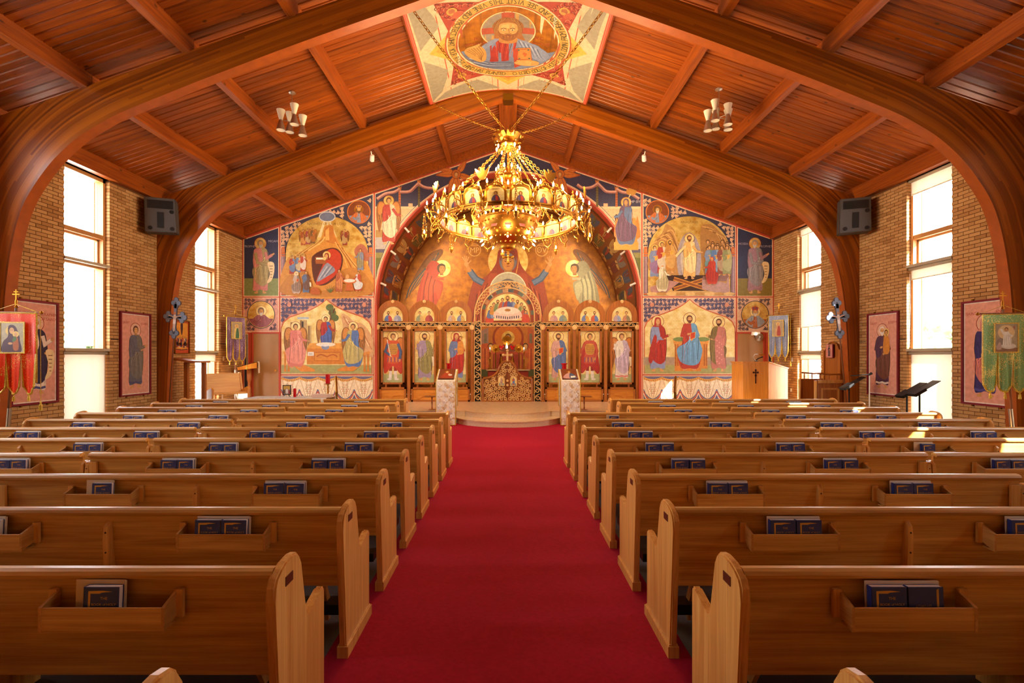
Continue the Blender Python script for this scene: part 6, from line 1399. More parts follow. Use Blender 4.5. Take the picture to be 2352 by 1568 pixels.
# crown at the top
bm = bmesh.new(); lathe(bm, [(.02, 6.30 - ZB), (.05, 6.26 - ZB), (.09, 6.16 - ZB), (.15, 6.08 - ZB), (.17, 6.02 - ZB), (.12, 5.98 - ZB), (.08, 5.92 - ZB), (.03, 5.88 - ZB)], 20); crown = fin('crown', bm, 'brass_bright', CH, smooth=True)
for i in range(8):
    a = 2 * PI * i / 8 + .2; bm = bmesh.new(); d = Vector((math.cos(a), math.sin(a), 0)); s_ = Vector((-math.sin(a), math.cos(a), 0))
    P = [(.10, 6.10), (.18, 6.14), (.26, 6.22), (.31, 6.20), (.33, 6.14), (.30, 6.10)]; Wd = [.05, .075, .07, .055, .04, .015]
    L_ = [[bm.verts.new(d * r + s_ * (w * k) + Vector((0, 0, z - ZB + .01 * abs(k)))) for k in (-1, 0, 1)] for (r, z), w in zip(P, Wd)]
    for u, v in zip(L_, L_[1:]):
        for k in (0, 1): bm.faces.new((u[k], u[k + 1], v[k + 1], v[k]))
    bmesh.ops.solidify(bm, geom=bm.faces[:], thickness=.008); fin('crown_leaf', bm, 'brass_bright', crown)
    if i % 2 == 0: bm = bmesh.new(); tube(bm, [d * .08 + Vector((0, 0, 6.2 - ZB)), d * .14 + Vector((0, 0, 6.32 - ZB)), d * .22 + Vector((0, 0, 6.33 - ZB)), d * .22 + Vector((0, 0, 6.26 - ZB)), d * .17 + Vector((0, 0, 6.27 - ZB))], .014, 6); fin('crown_scroll', bm, 'brass_bright', crown)
    c = bulb(cp(.235, a + .39, 6.0)); c.rotation_euler = (PI, 0, 0)
# upper candle tier and column
bm = bmesh.new(); lathe(bm, [(.02, 5.90 - ZB), (.025, 5.62 - ZB), (.06, 5.55 - ZB), (.05, 5.48 - ZB), (.14, 5.44 - ZB), (.23, 5.40 - ZB), (.25, 5.34 - ZB), (.20, 5.28 - ZB), (.12, 5.22 - ZB), (.06, 5.10 - ZB), (.05, 4.9 - ZB), (.08, 4.8 - ZB), (.04, 4.7 - ZB), (.04, 4.3 - ZB)], 20); fin('column', bm, 'brass', CH, smooth=True)
for i in range(10):
    a = 2 * PI * i / 10; bulb(cp(.24, a, 5.50)); bm = bmesh.new(); tube(bm, [cp(.10, a, 5.25), cp(.20, a, 5.20), cp(.28, a, 5.30), cp(.25, a, 5.42)], .012, 6); fin('arm', bm, 'brass_bright', CH)
    if i % 2: bulb(cp(.17, a, 5.28))
# outer ring of icon panels
R0 = 1.38; NP = 20
bm = bmesh.new()
for z, r, t in ((4.42, R0, .028), (4.46, R0 + .012, .016), (4.68, R0, .014)): tube(bm, [cp(r, 2 * PI * k / 64, z) for k in range(64)], t, 6, closed=True)
ring = fin('ring_rail', bm, 'brass', CH)
bm = bmesh.new()
for k in range(96): ball(bm, cp(R0 + .01, 2 * PI * k / 96, 4.372 + .012 * (k % 2)), .017, 6, 4)
fin('rim_beading', bm, 'brass_bright', ring)['kind'] = 'stuff'
hw = R0 * math.tan(PI / NP) * .92
def arch_pts(w, z0, zs, n=10, pt=.0): return [(-w, z0), (-w, zs)] + [(-w * math.cos(PI * k / n), zs + w * .62 * math.sin(PI * k / n)) for k in range(1, n)] + [(w, zs), (w, z0)]
bm = bmesh.new(); prism(bm, [(u, z) for u, z in arch_pts(hw, .01, .215)], -.006, .006, 'Y'); ME_PANEL = shared('icon_panel', bm, 'brass_bright')
bm = bmesh.new(); prism(bm, [(u * .76, .03 + z * .80) for u, z in arch_pts(hw, .01, .215)], .0, .010, 'Y'); prism(bm, [(u * .76, .03 + z * .80) for u, z in arch_pts(hw, .01, .215)], -.010, .0, 'Y', mi=1); ME_PINK = shared('icon_plate', bm, ['pink_icon', 'goldpale'])
bm = bmesh.new()
for q in (-1, 1):
    tube(bm, [(q * hw * .9, 0, .24), (q * hw * .75, 0, .33), (q * hw * .4, 0, .35), (q * .03, 0, .38), (0, 0, .40)], .014, 5)
box(bm, -.010, .010, -.01, .01, .38, .48); box(bm, -.028, .028, -.01, .01, .425, .445); ball(bm, (0, 0, .385), .026, 8, 5); ME_FIN = shared('finial', bm, 'brass_bright')
bm = bmesh.new(); plain('robe_dark', '#4a3a5c', rough=.5)
prism(bm, catclosed([(-.07, .05), (-.06, .12), (-.02, .155), (.02, .155), (.06, .12), (.07, .05)], 3), -.013, .013, 'Y'); prism(bm, [(.036 * math.cos(2 * PI * k / 12), .185 + .04 * math.sin(2 * PI * k / 12)) for k in range(12)], -.012, .012, 'Y', mi=1); prism(bm, [(.020 * math.cos(2 * PI * k / 10), .183 + .026 * math.sin(2 * PI * k / 10)) for k in range(10)], -.015, .015, 'Y', mi=2); prism(bm, [(.0, .06), (.0, .15), (.045, .12), (.055, .06)], -.015, .015, 'Y', mi=3)
ME_FIGS = shared('tiny_figures', bm, ['robe_dark', 'brass_bright', 'door_tan', 'icon_red'])
bm = bmesh.new(); tube(bm, [(0, 0, .0), (0, -.06, -.03), (0, -.14, .0), (0, -.17, .08), (0, -.15, .16), (0, -.11, .14), (0, -.12, .10)], .013, 6); tube(bm, [(0, 0, .04), (0, -.08, .10), (0, -.20, .10), (0, -.24, .20)], .012, 6)
tube(bm, [(0, -.02, -.06), (0, -.08, -.13), (0, -.15, -.10), (0, -.14, -.03), (0, -.10, -.05)], .012, 6); ME_BRKT = shared('bracket', bm, 'brass_bright')
for i in range(NP):
    a = 2 * PI * (i + .5) / NP; o = part('icon_panel', ME_PANEL, CH, cp(R0, a, ZB)); o.rotation_euler = (0, 0, a + PI / 2); pk = part('icon_plate', ME_PINK, o); part('finial', ME_FIN, o); f_ = part('tiny_figures', ME_FIGS, o); f_['kind'] = 'stuff'
    a2 = 2 * PI * i / NP; o = part('bracket', ME_BRKT, CH, cp(R0 + .02, a2, ZB + .02)); o.rotation_euler = (0, 0, a2 + PI / 2)
    bulb(cp(R0 + .26, a2, 4.66)); bulb(cp(R0 + .13, a2 + .07, 4.75)); bulb(cp(R0 + .13, a2 - .07, 4.75)) if i % 2 else None
    bulb(cp(R0 - .10, a, 4.52)) if i % 2 else None
    bm = bmesh.new(); tube(bm, [cp(R0 + .10, a2 - .07, 4.42), cp(R0 + .16, a2 - .06, 4.30), cp(R0 + .18, a2, 4.24), cp(R0 + .16, a2 + .06, 4.30), cp(R0 + .10, a2 + .07, 4.42)], .012, 6); ball(bm, cp(R0 + .18, a2, 4.20), .024, 6, 5, 1.4); fin('hanging_scroll', bm, 'brass_bright', CH)
# double discs (eagles) standing on the ring
for i in range(8):
    a = 2 * PI * (i + .5) / 8 + .1; bm = bmesh.new()
    P = catclosed([(0, 0), (.05, .02), (.10, .10), (.13, .20), (.08, .17), (.03, .15), (.045, .22), (0, .20), (-.045, .22), (-.03, .15), (-.08, .17), (-.13, .20), (-.10, .10), (-.05, .02)], 2); prism(bm, P, -.008, .008, 'Y'); o = fin('eagle_plate', bm, 'brass_bright', CH); o.location = cp(R0 + .17, a, 4.80); o.rotation_euler = (0, 0, a + PI / 2)
# hanging lamps on the ring
for i in range(8):
    a = 2 * PI * i / 8 + PI / 8 * .2; P = cp(R0 + .30, a, 4.20); hl = bpy.data.objects.new('hanging_lamp', None); link(hl, CH); hl.location = P
    bm = bmesh.new(); lathe(bm, [(.002, -.14), (.012, -.12), (.02, -.10), (.045, -.06), (.055, -.02), (.05, .0), (.03, -.02)], 12); fin('lamp_bowl', bm, 'brass_bright', hl, smooth=True)
    part('bulb', ME_BULB, hl, (0, 0, .0))
    for k in range(3): b_ = 2 * PI * k / 3; chain('lamp_chain', (.05 * math.cos(b_), .05 * math.sin(b_), 0), (0.005 * math.cos(b_), .005 * math.sin(b_), .40), hl, .004, .045)
# chains from the crown to the ring and to the inner tier
for i in range(10): a = 2 * PI * i / 10 + .16; chain('chain', cp(.13, a, 5.97), cp(R0, a, 4.72), CH, .006, .075)
for i in range(8): a = 2 * PI * i / 8; chain('chain', cp(.08, a, 5.92), cp(.20, a, 5.48), CH, .005, .06)
for i in range(8): a = 2 * PI * i / 8 + .3; chain('chain', cp(.18, a, 5.30), cp(.62, a, 4.84), CH, .005, .06)
# inner tier
bm = bmesh.new()
for z, r, t in ((4.50, .60, .02), (4.66, .66, .02), (4.58, .64, .014)): tube(bm, [cp(r, 2 * PI * k / 40, z) for k in range(40)], t, 6, closed=True)
inn = fin('inner_ring', bm, 'brass', CH)
bm = bmesh.new(); prism(bm, [(-.075, 0), (-.085, .12), (-.04, .17), (0, .20), (.04, .17), (.085, .12), (.075, 0)], -.006, .006, 'Y'); ME_P2 = shared('inner_panel', bm, 'brass_bright'); bm = bmesh.new(); prism(bm, [(-.05, .03), (-.055, .10), (0, .14), (.055, .10), (.05, .03)], -.009, .009, 'Y'); ME_P2P = shared('inner_plate', bm, 'icon_red')
for i in range(20):
    a = 2 * PI * i / 20; o = part('inner_panel', ME_P2, CH, cp(.65, a, 4.55)); o.rotation_euler = (0, 0, a + PI / 2); part('inner_plate', ME_P2P, o); bulb(cp(.70, a + .15, 4.83))
    bm = bmesh.new(); tube(bm, [cp(.62, a + .15, 4.60), cp(.70, a + .15, 4.56), cp(.74, a + .15, 4.66), cp(.70, a + .15, 4.76)], .010, 5); fin('arm', bm, 'brass_bright', CH)
    if i % 2 == 0: bulb(cp(.45, a, 4.62))
# bowl and pendant
bm = bmesh.new(); lathe(bm, [(.60, 4.50 - ZB), (.58, 4.40 - ZB), (.50, 4.24 - ZB), (.40, 4.12 - ZB), (.27, 4.03 - ZB), (.15, 3.98 - ZB), (.16, 3.95 - ZB), (.10, 3.91 - ZB), (.04, 3.88 - ZB), (.005, 3.87 - ZB)], 28, cap=False); bowl = fin('bowl', bm, 'brass_bright', CH, smooth=True)
bm = bmesh.new()
for r, z, n in ((.585, 4.40, 36), (.50, 4.24, 30), (.40, 4.12, 26), (.27, 4.03, 18)):
    for k in range(n): ball(bm, cp(r + .008, 2 * PI * k / n, z), .019, 6, 4)
fin('bowl_beading', bm, 'brass_bright', bowl)['kind'] = 'stuff'
bm = bmesh.new(); prism(bm, [(-.06, 0), (-.06, .10), (0, .15), (.06, .10), (.06, 0)], -.004, .004, 'Y'); ME_BP = shared('bowl_plate', bm, 'pink_icon')
for i in range(12): a = 2 * PI * i / 12; o = part('bowl_plate', ME_BP, bowl, cp(.555, a, 4.27)); o.rotation_euler = (-.42, 0, a + PI / 2)
for i in range(10): a = 2 * PI * i / 10 + .3; c = bulb(cp(.52, a, 4.08)); c.rotation_euler = (0, 2.3, a)
for i in range(8): a = 2 * PI * i / 8; bulb(cp(.40, a, 4.50))
bm = bmesh.new()
for a, b_ in (((0, 0, 3.87), (0, 0, 3.66)), ((-.08, 0, 3.76), (.08, 0, 3.76))): tube(bm, [Vector(a) - Vector((0, 0, ZB)), Vector(b_) - Vector((0, 0, ZB))], .022, 6)
for q in ((-.09, 0, 3.76), (.09, 0, 3.76), (0, 0, 3.65), (0, 0, 3.83)): ball(bm, Vector(q) - Vector((0, 0, ZB)), .035, 8, 5)
fin('pendant_cross', bm, 'brass_bright', CH)
# suspension chains to the corners of the ceiling panel
for x, y, z, sg in ((-1.76, -1.70, 7.80, .05), (1.76, -1.70, 7.80, .05), (-1.78, 1.78, 7.78, .05), (1.78, 1.78, 7.78, .16)):
    chain('suspension_chain', (0, 0, 6.26 - ZB), (x, y, z - ZB), CH, .008, .085, sg, 'brass')
# light of the lamp bulbs
def plight(x, y, z, e, r=.05, col=(1.0, .72, .42)):
    l = bpy.data.lights.new('bulb_light', 'POINT'); l.energy = e; l.color = col; l.shadow_soft_size = r
    o = bpy.data.objects.new('bulb_light', l); link(o, CH); o.location = (x, y, z - ZB); return o
for i in range(8): a = 2 * PI * (i + .5) / 8; plight(1.66 * math.cos(a), 1.66 * math.sin(a), 5.06, 46)
for i in range(4): a = 2 * PI * i / 4 + .4; plight(.85 * math.cos(a), .85 * math.sin(a), 5.05, 36)
for i in range(4): a = 2 * PI * i / 4; plight(.78 * math.cos(a), .78 * math.sin(a), 4.0, 36)
plight(0.35, -.35, 5.72, 20); plight(-.35, .35, 5.72, 20)

# ------------------------------------------------------------------ pendant lamps with double-cone shades
bm = bmesh.new(); lathe(bm, [(.032, 0), (.085, .20), (.080, .20), (.028, .0)], 18, cap=False); ME_SH1 = shared('upper_shade', bm, 'ivory')
bm = bmesh.new(); lathe(bm, [(.030, 0), (.036, -.02), (.09, -.21), (.084, -.21), (.026, -.0)], 18, cap=False); ME_SH2 = shared('lower_shade', bm, 'nickel'); bm = bmesh.new(); lathe(bm, [(.001, -.19), (.08, -.205)], 14, cap=False); ME_SHD = shared('diffuser', bm, 'ivory')
def pendant(x, Y, ztop, zarm, n, rot, label):
    t = thing('pendant_lamp', label, 'pendant lamp', (x, Y, ztop), group='pendant lamps below the roof'); h = ztop - zarm
    bm = bmesh.new(); lathe(bm, [(.075, 0), (.07, -.02), (.02, -.04)], 16); fin('canopy', bm, 'nickel', t); bm = bmesh.new(); cyl(bm, (0, 0, -.03), (0, 0, -h - .05), .008); ball(bm, (0, 0, -h - .03), .03, 10, 6); fin('stem', bm, 'nickel', t)
    for i in range(n):
        a = rot + 2 * PI * i / n; P = Vector((.21 * math.cos(a), .21 * math.sin(a), -h + (.05 if i % 2 else -.04)))
        bm = bmesh.new(); tube(bm, [(0, 0, -h - .02), P], .007, 6); fin('arm', bm, 'nickel', t); s1 = part('upper_shade', ME_SH1, t, P); s2 = part('lower_shade', ME_SH2, t, P); part('diffuser', ME_SHD, s2)
pendant(-4.42, 10.15, zc(4.42) - .0, 6.57, 4, .62, 'double-cone pendant lamp of four shades over the cantor bench side pews'); pendant(4.29, 10.1, zc(4.29), 6.63, 5, .2, 'double-cone pendant lamp of five shades over the pulpit side pews')
# spot lamps under the farther arch, aimed at the altar wall
for q in (-1, 1):
    P = Vector((q * 3.36, 12.27, 6.66)); D = Vector((q * .28, .80, -.62)).normalized(); M = Matrix.Translation(P) @ D.to_track_quat('Z', 'Y').to_matrix().to_4x4()
    bm = bmesh.new(); lathe(bm, [(.03, -.08), (.05, -.06), (.055, .08), (.05, .085)], 12, M); L0 = fin('arch_spot_lamp', bm, 'white'); tag(L0, 'small spot lamp fixed beneath the timber arch behind the chandelier, %s' % ('pulpit side' if q > 0 else 'cantor bench side'), 'spot lamp')
    bm = bmesh.new(); lathe(bm, [(.001, .086), (.048, .086)], 12, M, cap=False); fin('lamp_face', bm, 'spot_face', L0)
    bm = bmesh.new(); cyl(bm, P, P + Vector((0, -.10, .12)), .012); fin('lamp_arm', bm, 'white', L0)
    l = bpy.data.lights.new('spot', 'SPOT'); l.energy = 300; l.color = (1, .78, .50); l.spot_size = 1.9; l.spot_blend = .7; l.shadow_soft_size = .06; lo = bpy.data.objects.new('spot', l); link(lo); lo.location = P + D * .12; lo.rotation_euler = D.to_track_quat('-Z', 'Y').to_euler()
# ------------------------------------------------------------------ loudspeakers on the arch
for q in (-1, 1):
    t = thing('loudspeaker', 'grey horn loudspeaker high on the brick wall beside the timber arch, %s' % ('pulpit side' if q > 0 else 'cantor bench side'), 'loudspeaker', (q * 7.98, 11.40, 5.0)); t.rotation_euler = (.0, q * .02, -q * .40)
    bm = bmesh.new(); prism(bm, [(-.31, -.40), (.31, -.38), (.29, .39), (-.31, .39)], -.02, .30, 'Y'); bmesh.ops.bevel(bm, geom=bm.edges[:], offset=.012, segments=2, affect='EDGES'); fin('cabinet', bm, 'speaker_grey', t)
    bm = bmesh.new(); v0 = [(-.25, -.022, .14), (.25, -.022, .14), (.25, -.022, .33), (-.25, -.022, .33)]; v1 = [(-.10, .05, .22), (.10, .05, .22), (.10, .05, .25), (-.10, .05, .25)]; A = [bm.verts.new(v) for v in v0]; B = [bm.verts.new((v[0], -.024 + .0 * v[1], v[2])) for v in v1]
    for i in range(4): bm.faces.new((A[i], A[(i + 1) % 4], B[(i + 1) % 4], B[i]))
    bm.faces.new(B); fin('horn', bm, 'black', t)
    bm = bx(-.065, .065, -.028, -.018, -.30, .06); fin('grille_slot', bm, 'black', t)
    for (u, v) in ((-.20, -.31), (.22, -.31), (.22, .08)):
        bm = bmesh.new(); lathe(bm, [(.045, 0), (.045, .012), (.03, .014)], 14, Matrix.Translation((u, -.02, v)) @ Matrix.Rotation(PI / 2, 4, 'X')); fin('port', bm, 'black', t)
    bm = bmesh.new(); tube(bm, [(0, .3, .1), (q * .2, .3, .15), (q * .36, .2, .2)], .02, 6); fin('wall_bracket', bm, 'black_metal', t)
# ------------------------------------------------------------------ framed poster icons on the side walls
def sidemap(q, ya, zb):
    """u runs left to right as seen from inside, v up, d off the wall"""
    def f(u, v, d): return Vector((q * (WX - .03 - d), ya + u if q < 0 else ya - u, zb + v))
    return f
def poster(q, ya, yb, z0, z1, label, name_txt, fig, name='framed_poster'):
    w, h_ = abs(yb - ya), z1 - z0; M = sidemap(q, ya if q < 0 else max(ya, yb), z0)
    if q < 0: M = sidemap(q, min(ya, yb), z0)
    bm = bmesh.new(); e = .035
    def bxm(u0, u1, v0, v1, d0, d1):
        c = [M(u, v, d) for u in (u0, u1) for v in (v0, v1) for d in (d0, d1)]; xs = [p.x for p in c]; ys = [p.y for p in c]; zs = [p.z for p in c]; box(bm, min(xs), max(xs), min(ys), max(ys), min(zs), max(zs))
    for (u0, u1, v0, v1) in ((0, e, 0, h_), (w - e, w, 0, h_), (e, w - e, 0, e), (e, w - e, h_ - e, h_)): bxm(u0, u1, v0, v1, -.025, .02)
    MATS.get('frame_maroon') or plain('frame_maroon', '#7a1228', rough=.35)
    o = fin(name, bm, 'frame_maroon'); tag(o, label, 'poster', 'framed poster icons on the brick walls')
    p = Paint(); p.rect(e, e, w - e, h_ - e, '#ecdcd0'); p.rect(e + .02, e + .02, w - e - .02, h_ - e - .02, '#d99a88'); p.build('poster_sheet', M, o, base=-.01, gloss='gloss_print')
    p = Paint(); fig(p, w, h_); p.build('printed_figure', M, o, base=-.008, gloss='gloss_print')
    p = Paint(); p.text(name_txt[0], w * .20, h_ - .26, .075, '#a84438', 1)
    for i, tx in enumerate(name_txt[1:]): p.text(tx, w * .80, h_ - .26 - .085 * i, .075, '#a84438', 1)
    p.build('lettering', M, o, base=-.008, gloss='gloss_print')
    bm = bmesh.new()
    for u in (w * .22, w * .78):
        for v in (-.03, h_): bxm(u - .015, u + .015, v, v + .03, -.025, .0)
    fin('clip', bm, 'brass_dark', o)['kind'] = 'stuff'
class Up:
    """draws a y-down figure routine into a y-up sheet"""
    pass
def upfig(p, x, y, h_, **kw):
    q = Paint(); saint(q, x, -y, h_, **kw)
    for f_, c_, l_ in q.f: p.l = max(p.l, l_); p.f.append(([(a, -b_) for a, b_ in f_], c_, l_))
def fig_a(p, w, h_): upfig(p, w * .52, .16, 1.42, robe='#e0d0c4', mantle='#2c2a4a', hair='#c8bdb4', beard='#e0d8d0', hl='#dcae98', arm='scroll', hem='#4a4a80')
def fig_b(p, w, h_): upfig(p, w * .50, .16, 1.46, robe='#5e6070', mantle='#6e6c68', hair='#5a3430', hl='#dcae98', arm='pray', beard=None, hem='#4c4c74')
def fig_c(p, w, h_): upfig(p, w * .48, .16, 1.44, robe='#4a2c4a', mantle='#6a4238', hair='#e0d4c8', beard='#e8e0d8', hl='#dcae98', arm='child', hem='#e8d8cc')
def fig_d(p, w, h_): upfig(p, w * .48, .14, 1.46, robe='#33306a', mantle='#c8786c', veil='#cc8478', hl='#dcae98', arm='pray', hem='#4c4c90')
poster(-1, 8.39, 9.29, .90, 2.75, 'pink poster of a bearded saint in dark cloak, maroon frame, behind the red banner', ('SAINT', 'SERAPHIM', 'OF SAROV'), fig_a)
poster(-1, 10.77, 11.69, .87, 2.74, 'pink poster of a long-haired saint in grey robe, maroon frame, beside the lowered blind', ('SAINT', 'JOHN'), fig_b)
poster(1, 10.70, 11.63, .87, 2.74, 'pink poster of an old saint holding a child, maroon frame, behind the microphone stand', ('SAINT', 'JOSEPH'), fig_c)
poster(1, 8.30, 9.21, .88, 2.76, 'pink poster of a veiled saint in rose and blue, maroon frame, behind the green banner', ('SAINT', 'ANNE'), fig_d)
# small orange icon on the far left wall, hung on the bricks
M = sidemap(-1, 12.53, 1.82); bm = bmesh.new()
for (u0, u1, v0, v1) in ((0, .02, 0, .86), (.56, .58, 0, .86), (0, .58, 0, .02), (0, .58, .84, .86)): box(bm, -WX + .002, -WX + .05, 12.53 + u0, 12.53 + u1, 1.82 + v0, 1.82 + v1)
o = fin('wall_icon', bm, 'brass_dark'); tag(o, 'small orange icon with crowded figures on the brick wall behind the tall cross', 'icon')
p = Paint(); p.rect(.02, .02, .56, .84, '#c04a1e'); p.rect(.05, .12, .53, .80, '#dc9a34'); p.ell(.29, .70, .06, .07, '#e8b850'); p.sm([(.24, .74), (.29, .80), (.34, .74), (.32, .55), (.29, .48), (.26, .55)], '#4a2430')
for i in range(10): x_ = .08 + .046 * i; upfig(p, x_ + (.02 if i > 4 else 0), .14 + .02 * (i % 3), .26 + .03 * (i % 2), robe=('#5a2a3a', '#b03a24', '#4a4a6a', '#d8c8b0')[i % 4], mantle=('#8a3a24', '#3c3050', '#c88a3c')[i % 3], hl='gold', folds=False, arm='none')
p.line([(.06, .125), (.29, .10), (.52, .125)], .02, '#3a1c14'); p.build('painted_figures', M, o, base=-.01)
# ------------------------------------------------------------------ church banners on poles
def banner(x, Y, zt, zb, w, rz, mat, label, pic, lean=0, sgn=1, base=0.0, scale=1.0):
    t = thing('church_banner', label, 'banner', (x, Y, base), rz); h_ = zt - zb; zt -= base; zb -= base
    n = 36; m_ = 30; bm = bmesh.new()
    def low(u):                      # three pointed tongues with slits between them
        k = u * 3; fr = k - math.floor(min(k, 2.999)); tip = 1 - abs(2 * fr - 1); return zb + h_ * .05 + (0 if fr > .06 and fr < .94 else h_ * .36) + h_ * .11 * (1 - min(1, 1.35 * tip))
    cols_ = []
    for i in range(n + 1):
        u = i / n; zl = low(u); col = []
        for j in range(m_ + 1):
            z = zt + (zl - zt) * j / m_; d = (zt - z) / h_
            col.append(bm.verts.new((-w / 2 + w * u, -.03 + .022 * d * math.sin(u * 17 + 1.3 * d) + .012 * d * math.sin(u * 41 + 3), z)))
        cols_.append(col)
    for a, b_ in zip(cols_, cols_[1:]):
        for j in range(m_): bm.faces.new((a[j], b_[j], b_[j + 1], a[j + 1]))
    cl = fin('cloth', bm, mat, t, smooth=True)
    bm = bmesh.new(); tube(bm, [Vector(c[-1].co) if False else v for v in [Vector((-w / 2 + w * i / n, -.03 + .022 * ((zt - low(i / n)) / h_) * math.sin(i / n * 17 + 1.3 * (zt - low(i / n)) / h_) + .012 * ((zt - low(i / n)) / h_) * math.sin(i / n * 41 + 3), low(i / n))) for i in range(n + 1)]], .014 * scale, 5)
    for q in (-1, 1): tube(bm, [(q * w / 2, -.03 + .0, zt), (q * w / 2, -.03, zb + h_ * .18)], .011 * scale, 5)
    tube(bm, [(-w / 2, -.03, zt), (w / 2, -.03, zt)], .009 * scale, 5); fin('fringe', bm, 'gold_fringe', cl)
    def tassel(xx, z0, L):
        b2 = bmesh.new(); lathe(b2, [(.004, 0), (.013, -.015), (.008, -.03), (.017, -.05), (.02, -L)], 8, Matrix.Translation((xx, -.035, z0))); fin('tassel', b2, 'gold_fringe', cl)
    for k in range(3): tassel(-w / 2 + w * (k + .5) / 3, zb + h_ * .05, .11 * scale)
    M = lambda u, v, d: Vector((u, -.062 - d, zt - h_ * .46 + v))
    iw, ih = w * .50, h_ * .34; p = Paint(); p.rect(-iw / 2 - .02, -.02, iw / 2 + .02, ih + .02, '#c89a3c'); p.rect(-iw / 2, 0, iw / 2, ih, '#a89878'); pic(p, iw, ih); o = p.build('banner_picture', M, cl); 
    bm = bmesh.new(); e = .018
    for (u0, u1, v0, v1) in ((-iw / 2 - e, -iw / 2, -e, ih + e), (iw / 2, iw / 2 + e, -e, ih + e), (-iw / 2, iw / 2, -e, 0), (-iw / 2, iw / 2, ih, ih + e)): box(bm, u0, u1, -.068, -.058, zt - h_ * .46 + v0, zt - h_ * .46 + v1)
    fin('picture_border', bm, 'gold_fringe', cl)
    bm = bmesh.new(); cyl(bm, (-w / 2 - .05, -.02, zt + .012), (w / 2 + .05, -.02, zt + .012), .013, seg=10); fin('crossbar', bm, 'poleteak', t)
    for q in (-1, 1): bm = bmesh.new(); ball(bm, (q * (w / 2 + .06), -.02, zt + .012), .026, 10, 6); fin('crossbar_knob', bm, 'brass', t)
    bm = bmesh.new(); cyl(bm, (lean, .0, .02), (0, .01, zt + .10), .017, seg=10); fin('pole', bm, 'poleteak', t)
    bm = bmesh.new(); cyl(bm, (lean, 0, 0), (lean * .55, .005, zt * .40), .028, seg=12); fin('pole_holder', bm, 'steel', t)
    bm = bmesh.new(); lathe(bm, [(.02, 0), (.03, .02), (.015, .04), (.02, .10), (.012, .13)], 10, Matrix.Translation((0, .01, zt + .08))); box(bm, -.007, .007, .003, .017, zt + .2, zt + .36); box(bm, -.05, .05, .003, .017, zt + .28, zt + .295); box(bm, -.03, .03, .003, .017, zt + .32, zt + .332); fin('finial_cross', bm, 'brass', t)
    for q in (-1, 1): bm = bmesh.new(); tube(bm, [(0, .0, zt + .14), (q * w / 2, -.02, zt + .02)], .004, 5); fin('cord', bm, 'gold_fringe', t)
    bm = bmesh.new(); tube(bm, [(w / 2 + .045, -.02, zt), (w / 2 + .05, -.02, zb + h_ * .0 - .06)], .004, 5); lathe(bm, [(.006, 0), (.016, -.02), (.01, -.035), (.022, -.06), (.024, -.14)], 8, Matrix.Translation((w / 2 + .05, -.02, zb - .05))); fin('cord_tassel', bm, 'gold_fringe', t)
    return t
def pic_mother(p, iw, ih):
    p.ell(-.01, ih * .74, ih * .18, ih * .18, '#d8b45c'); p.sm([(-iw * .42, 0), (-iw * .40, ih * .35), (-iw * .18, ih * .55), (-.05, ih * .90), (.04, ih * .90), (.10, ih * .55), (iw * .34, ih * .4), (iw * .38, 0)], '#4a2430'); W = mkW(-.01, 0, 1); 
    p.ell(-.005, ih * .74, ih * .075, ih * .11, SKIN); p.ell(iw * .16, ih * .62, ih * .10, ih * .10, '#d8b45c'); p.ell(iw * .16, ih * .62, ih * .055, ih * .07, SKIN); p.sm([(iw * .05, ih * .1), (iw * .06, ih * .5), (iw * .24, ih * .5), (iw * .28, ih * .1)], '#a8581c'); p.ell(-iw * .08, ih * .30, .03, .018, SKIN); p.sm([(iw * .0, ih * .38), (iw * .1, ih * .55), (iw * .2, ih * .46), (iw * .1, ih * .36)], '#4c6a34')
    for q in (-1, 1): p.ell(-.005 + q * .012, ih * .76, .006, .004, '#2a1808', 8)
def pic_rise(p, iw, ih):
    p.rect(-iw / 2, 0, iw / 2, ih * .14, '#8a5c34'); p.ell(0, ih * .70, iw * .38, ih * .26, '#e0c088'); p.ell(-iw * .26, ih * .3, iw * .2, ih * .2, '#8c7c6c'); p.ell(iw * .1, ih * .2, iw * .34, ih * .1, '#d8d0c4'); p.sm([(-iw * .14, ih * .2), (-iw * .12, ih * .6), (-.02, ih * .72), (.03, ih * .72), (iw * .2, ih * .55), (iw * .22, ih * .2)], '#e6e0d6'); p.ell(0, ih * .80, ih * .06, ih * .08, '#6a4424'); p.ell(0, ih * .79, ih * .045, ih * .06, SKIN)
    p.line([(-iw * .1, ih * .62), (-iw * .24, ih * .82)], .03, '#e6e0d6'); p.line([(iw * .12, ih * .62), (iw * .28, ih * .56)], .03, '#e6e0d6'); p.sm([(-iw * .46, ih * .1), (-iw * .3, ih * .36), (-iw * .22, ih * .1)], '#b89a88'); p.line([(iw * .34, ih * .8), (iw * .34, ih * .94)], .008, '#a8442c'); p.line([(iw * .29, ih * .88), (iw * .39, ih * .88)], .008, '#a8442c')
    for i in range(4): p.line([(-iw * .06 + .02 * i, ih * .6), (-iw * .08 + .03 * i, ih * .24)], .005, '#b0a89c')
def pic_plain(c1, c2):
    def f(p, iw, ih): p.ell(0, ih * .78, ih * .12, ih * .12, '#e0c070'); p.sm([(-iw * .3, 0), (-iw * .2, ih * .6), (0, ih * .7), (iw * .2, ih * .6), (iw * .3, 0)], c1); p.sm([(-iw * .1, 0), (0, ih * .62), (iw * .2, ih * .55), (iw * .25, 0)], c2); p.ell(0, ih * .78, ih * .07, ih * .09, SKIN)
    return f
banner(wx(36, 7.55), 7.55, wz(719, 7.55), wz(914, 7.55), .62, .12, 'red_brocade', 'red brocade church banner with mother and child picture on a wooden pole', pic_mother, lean=-.16)
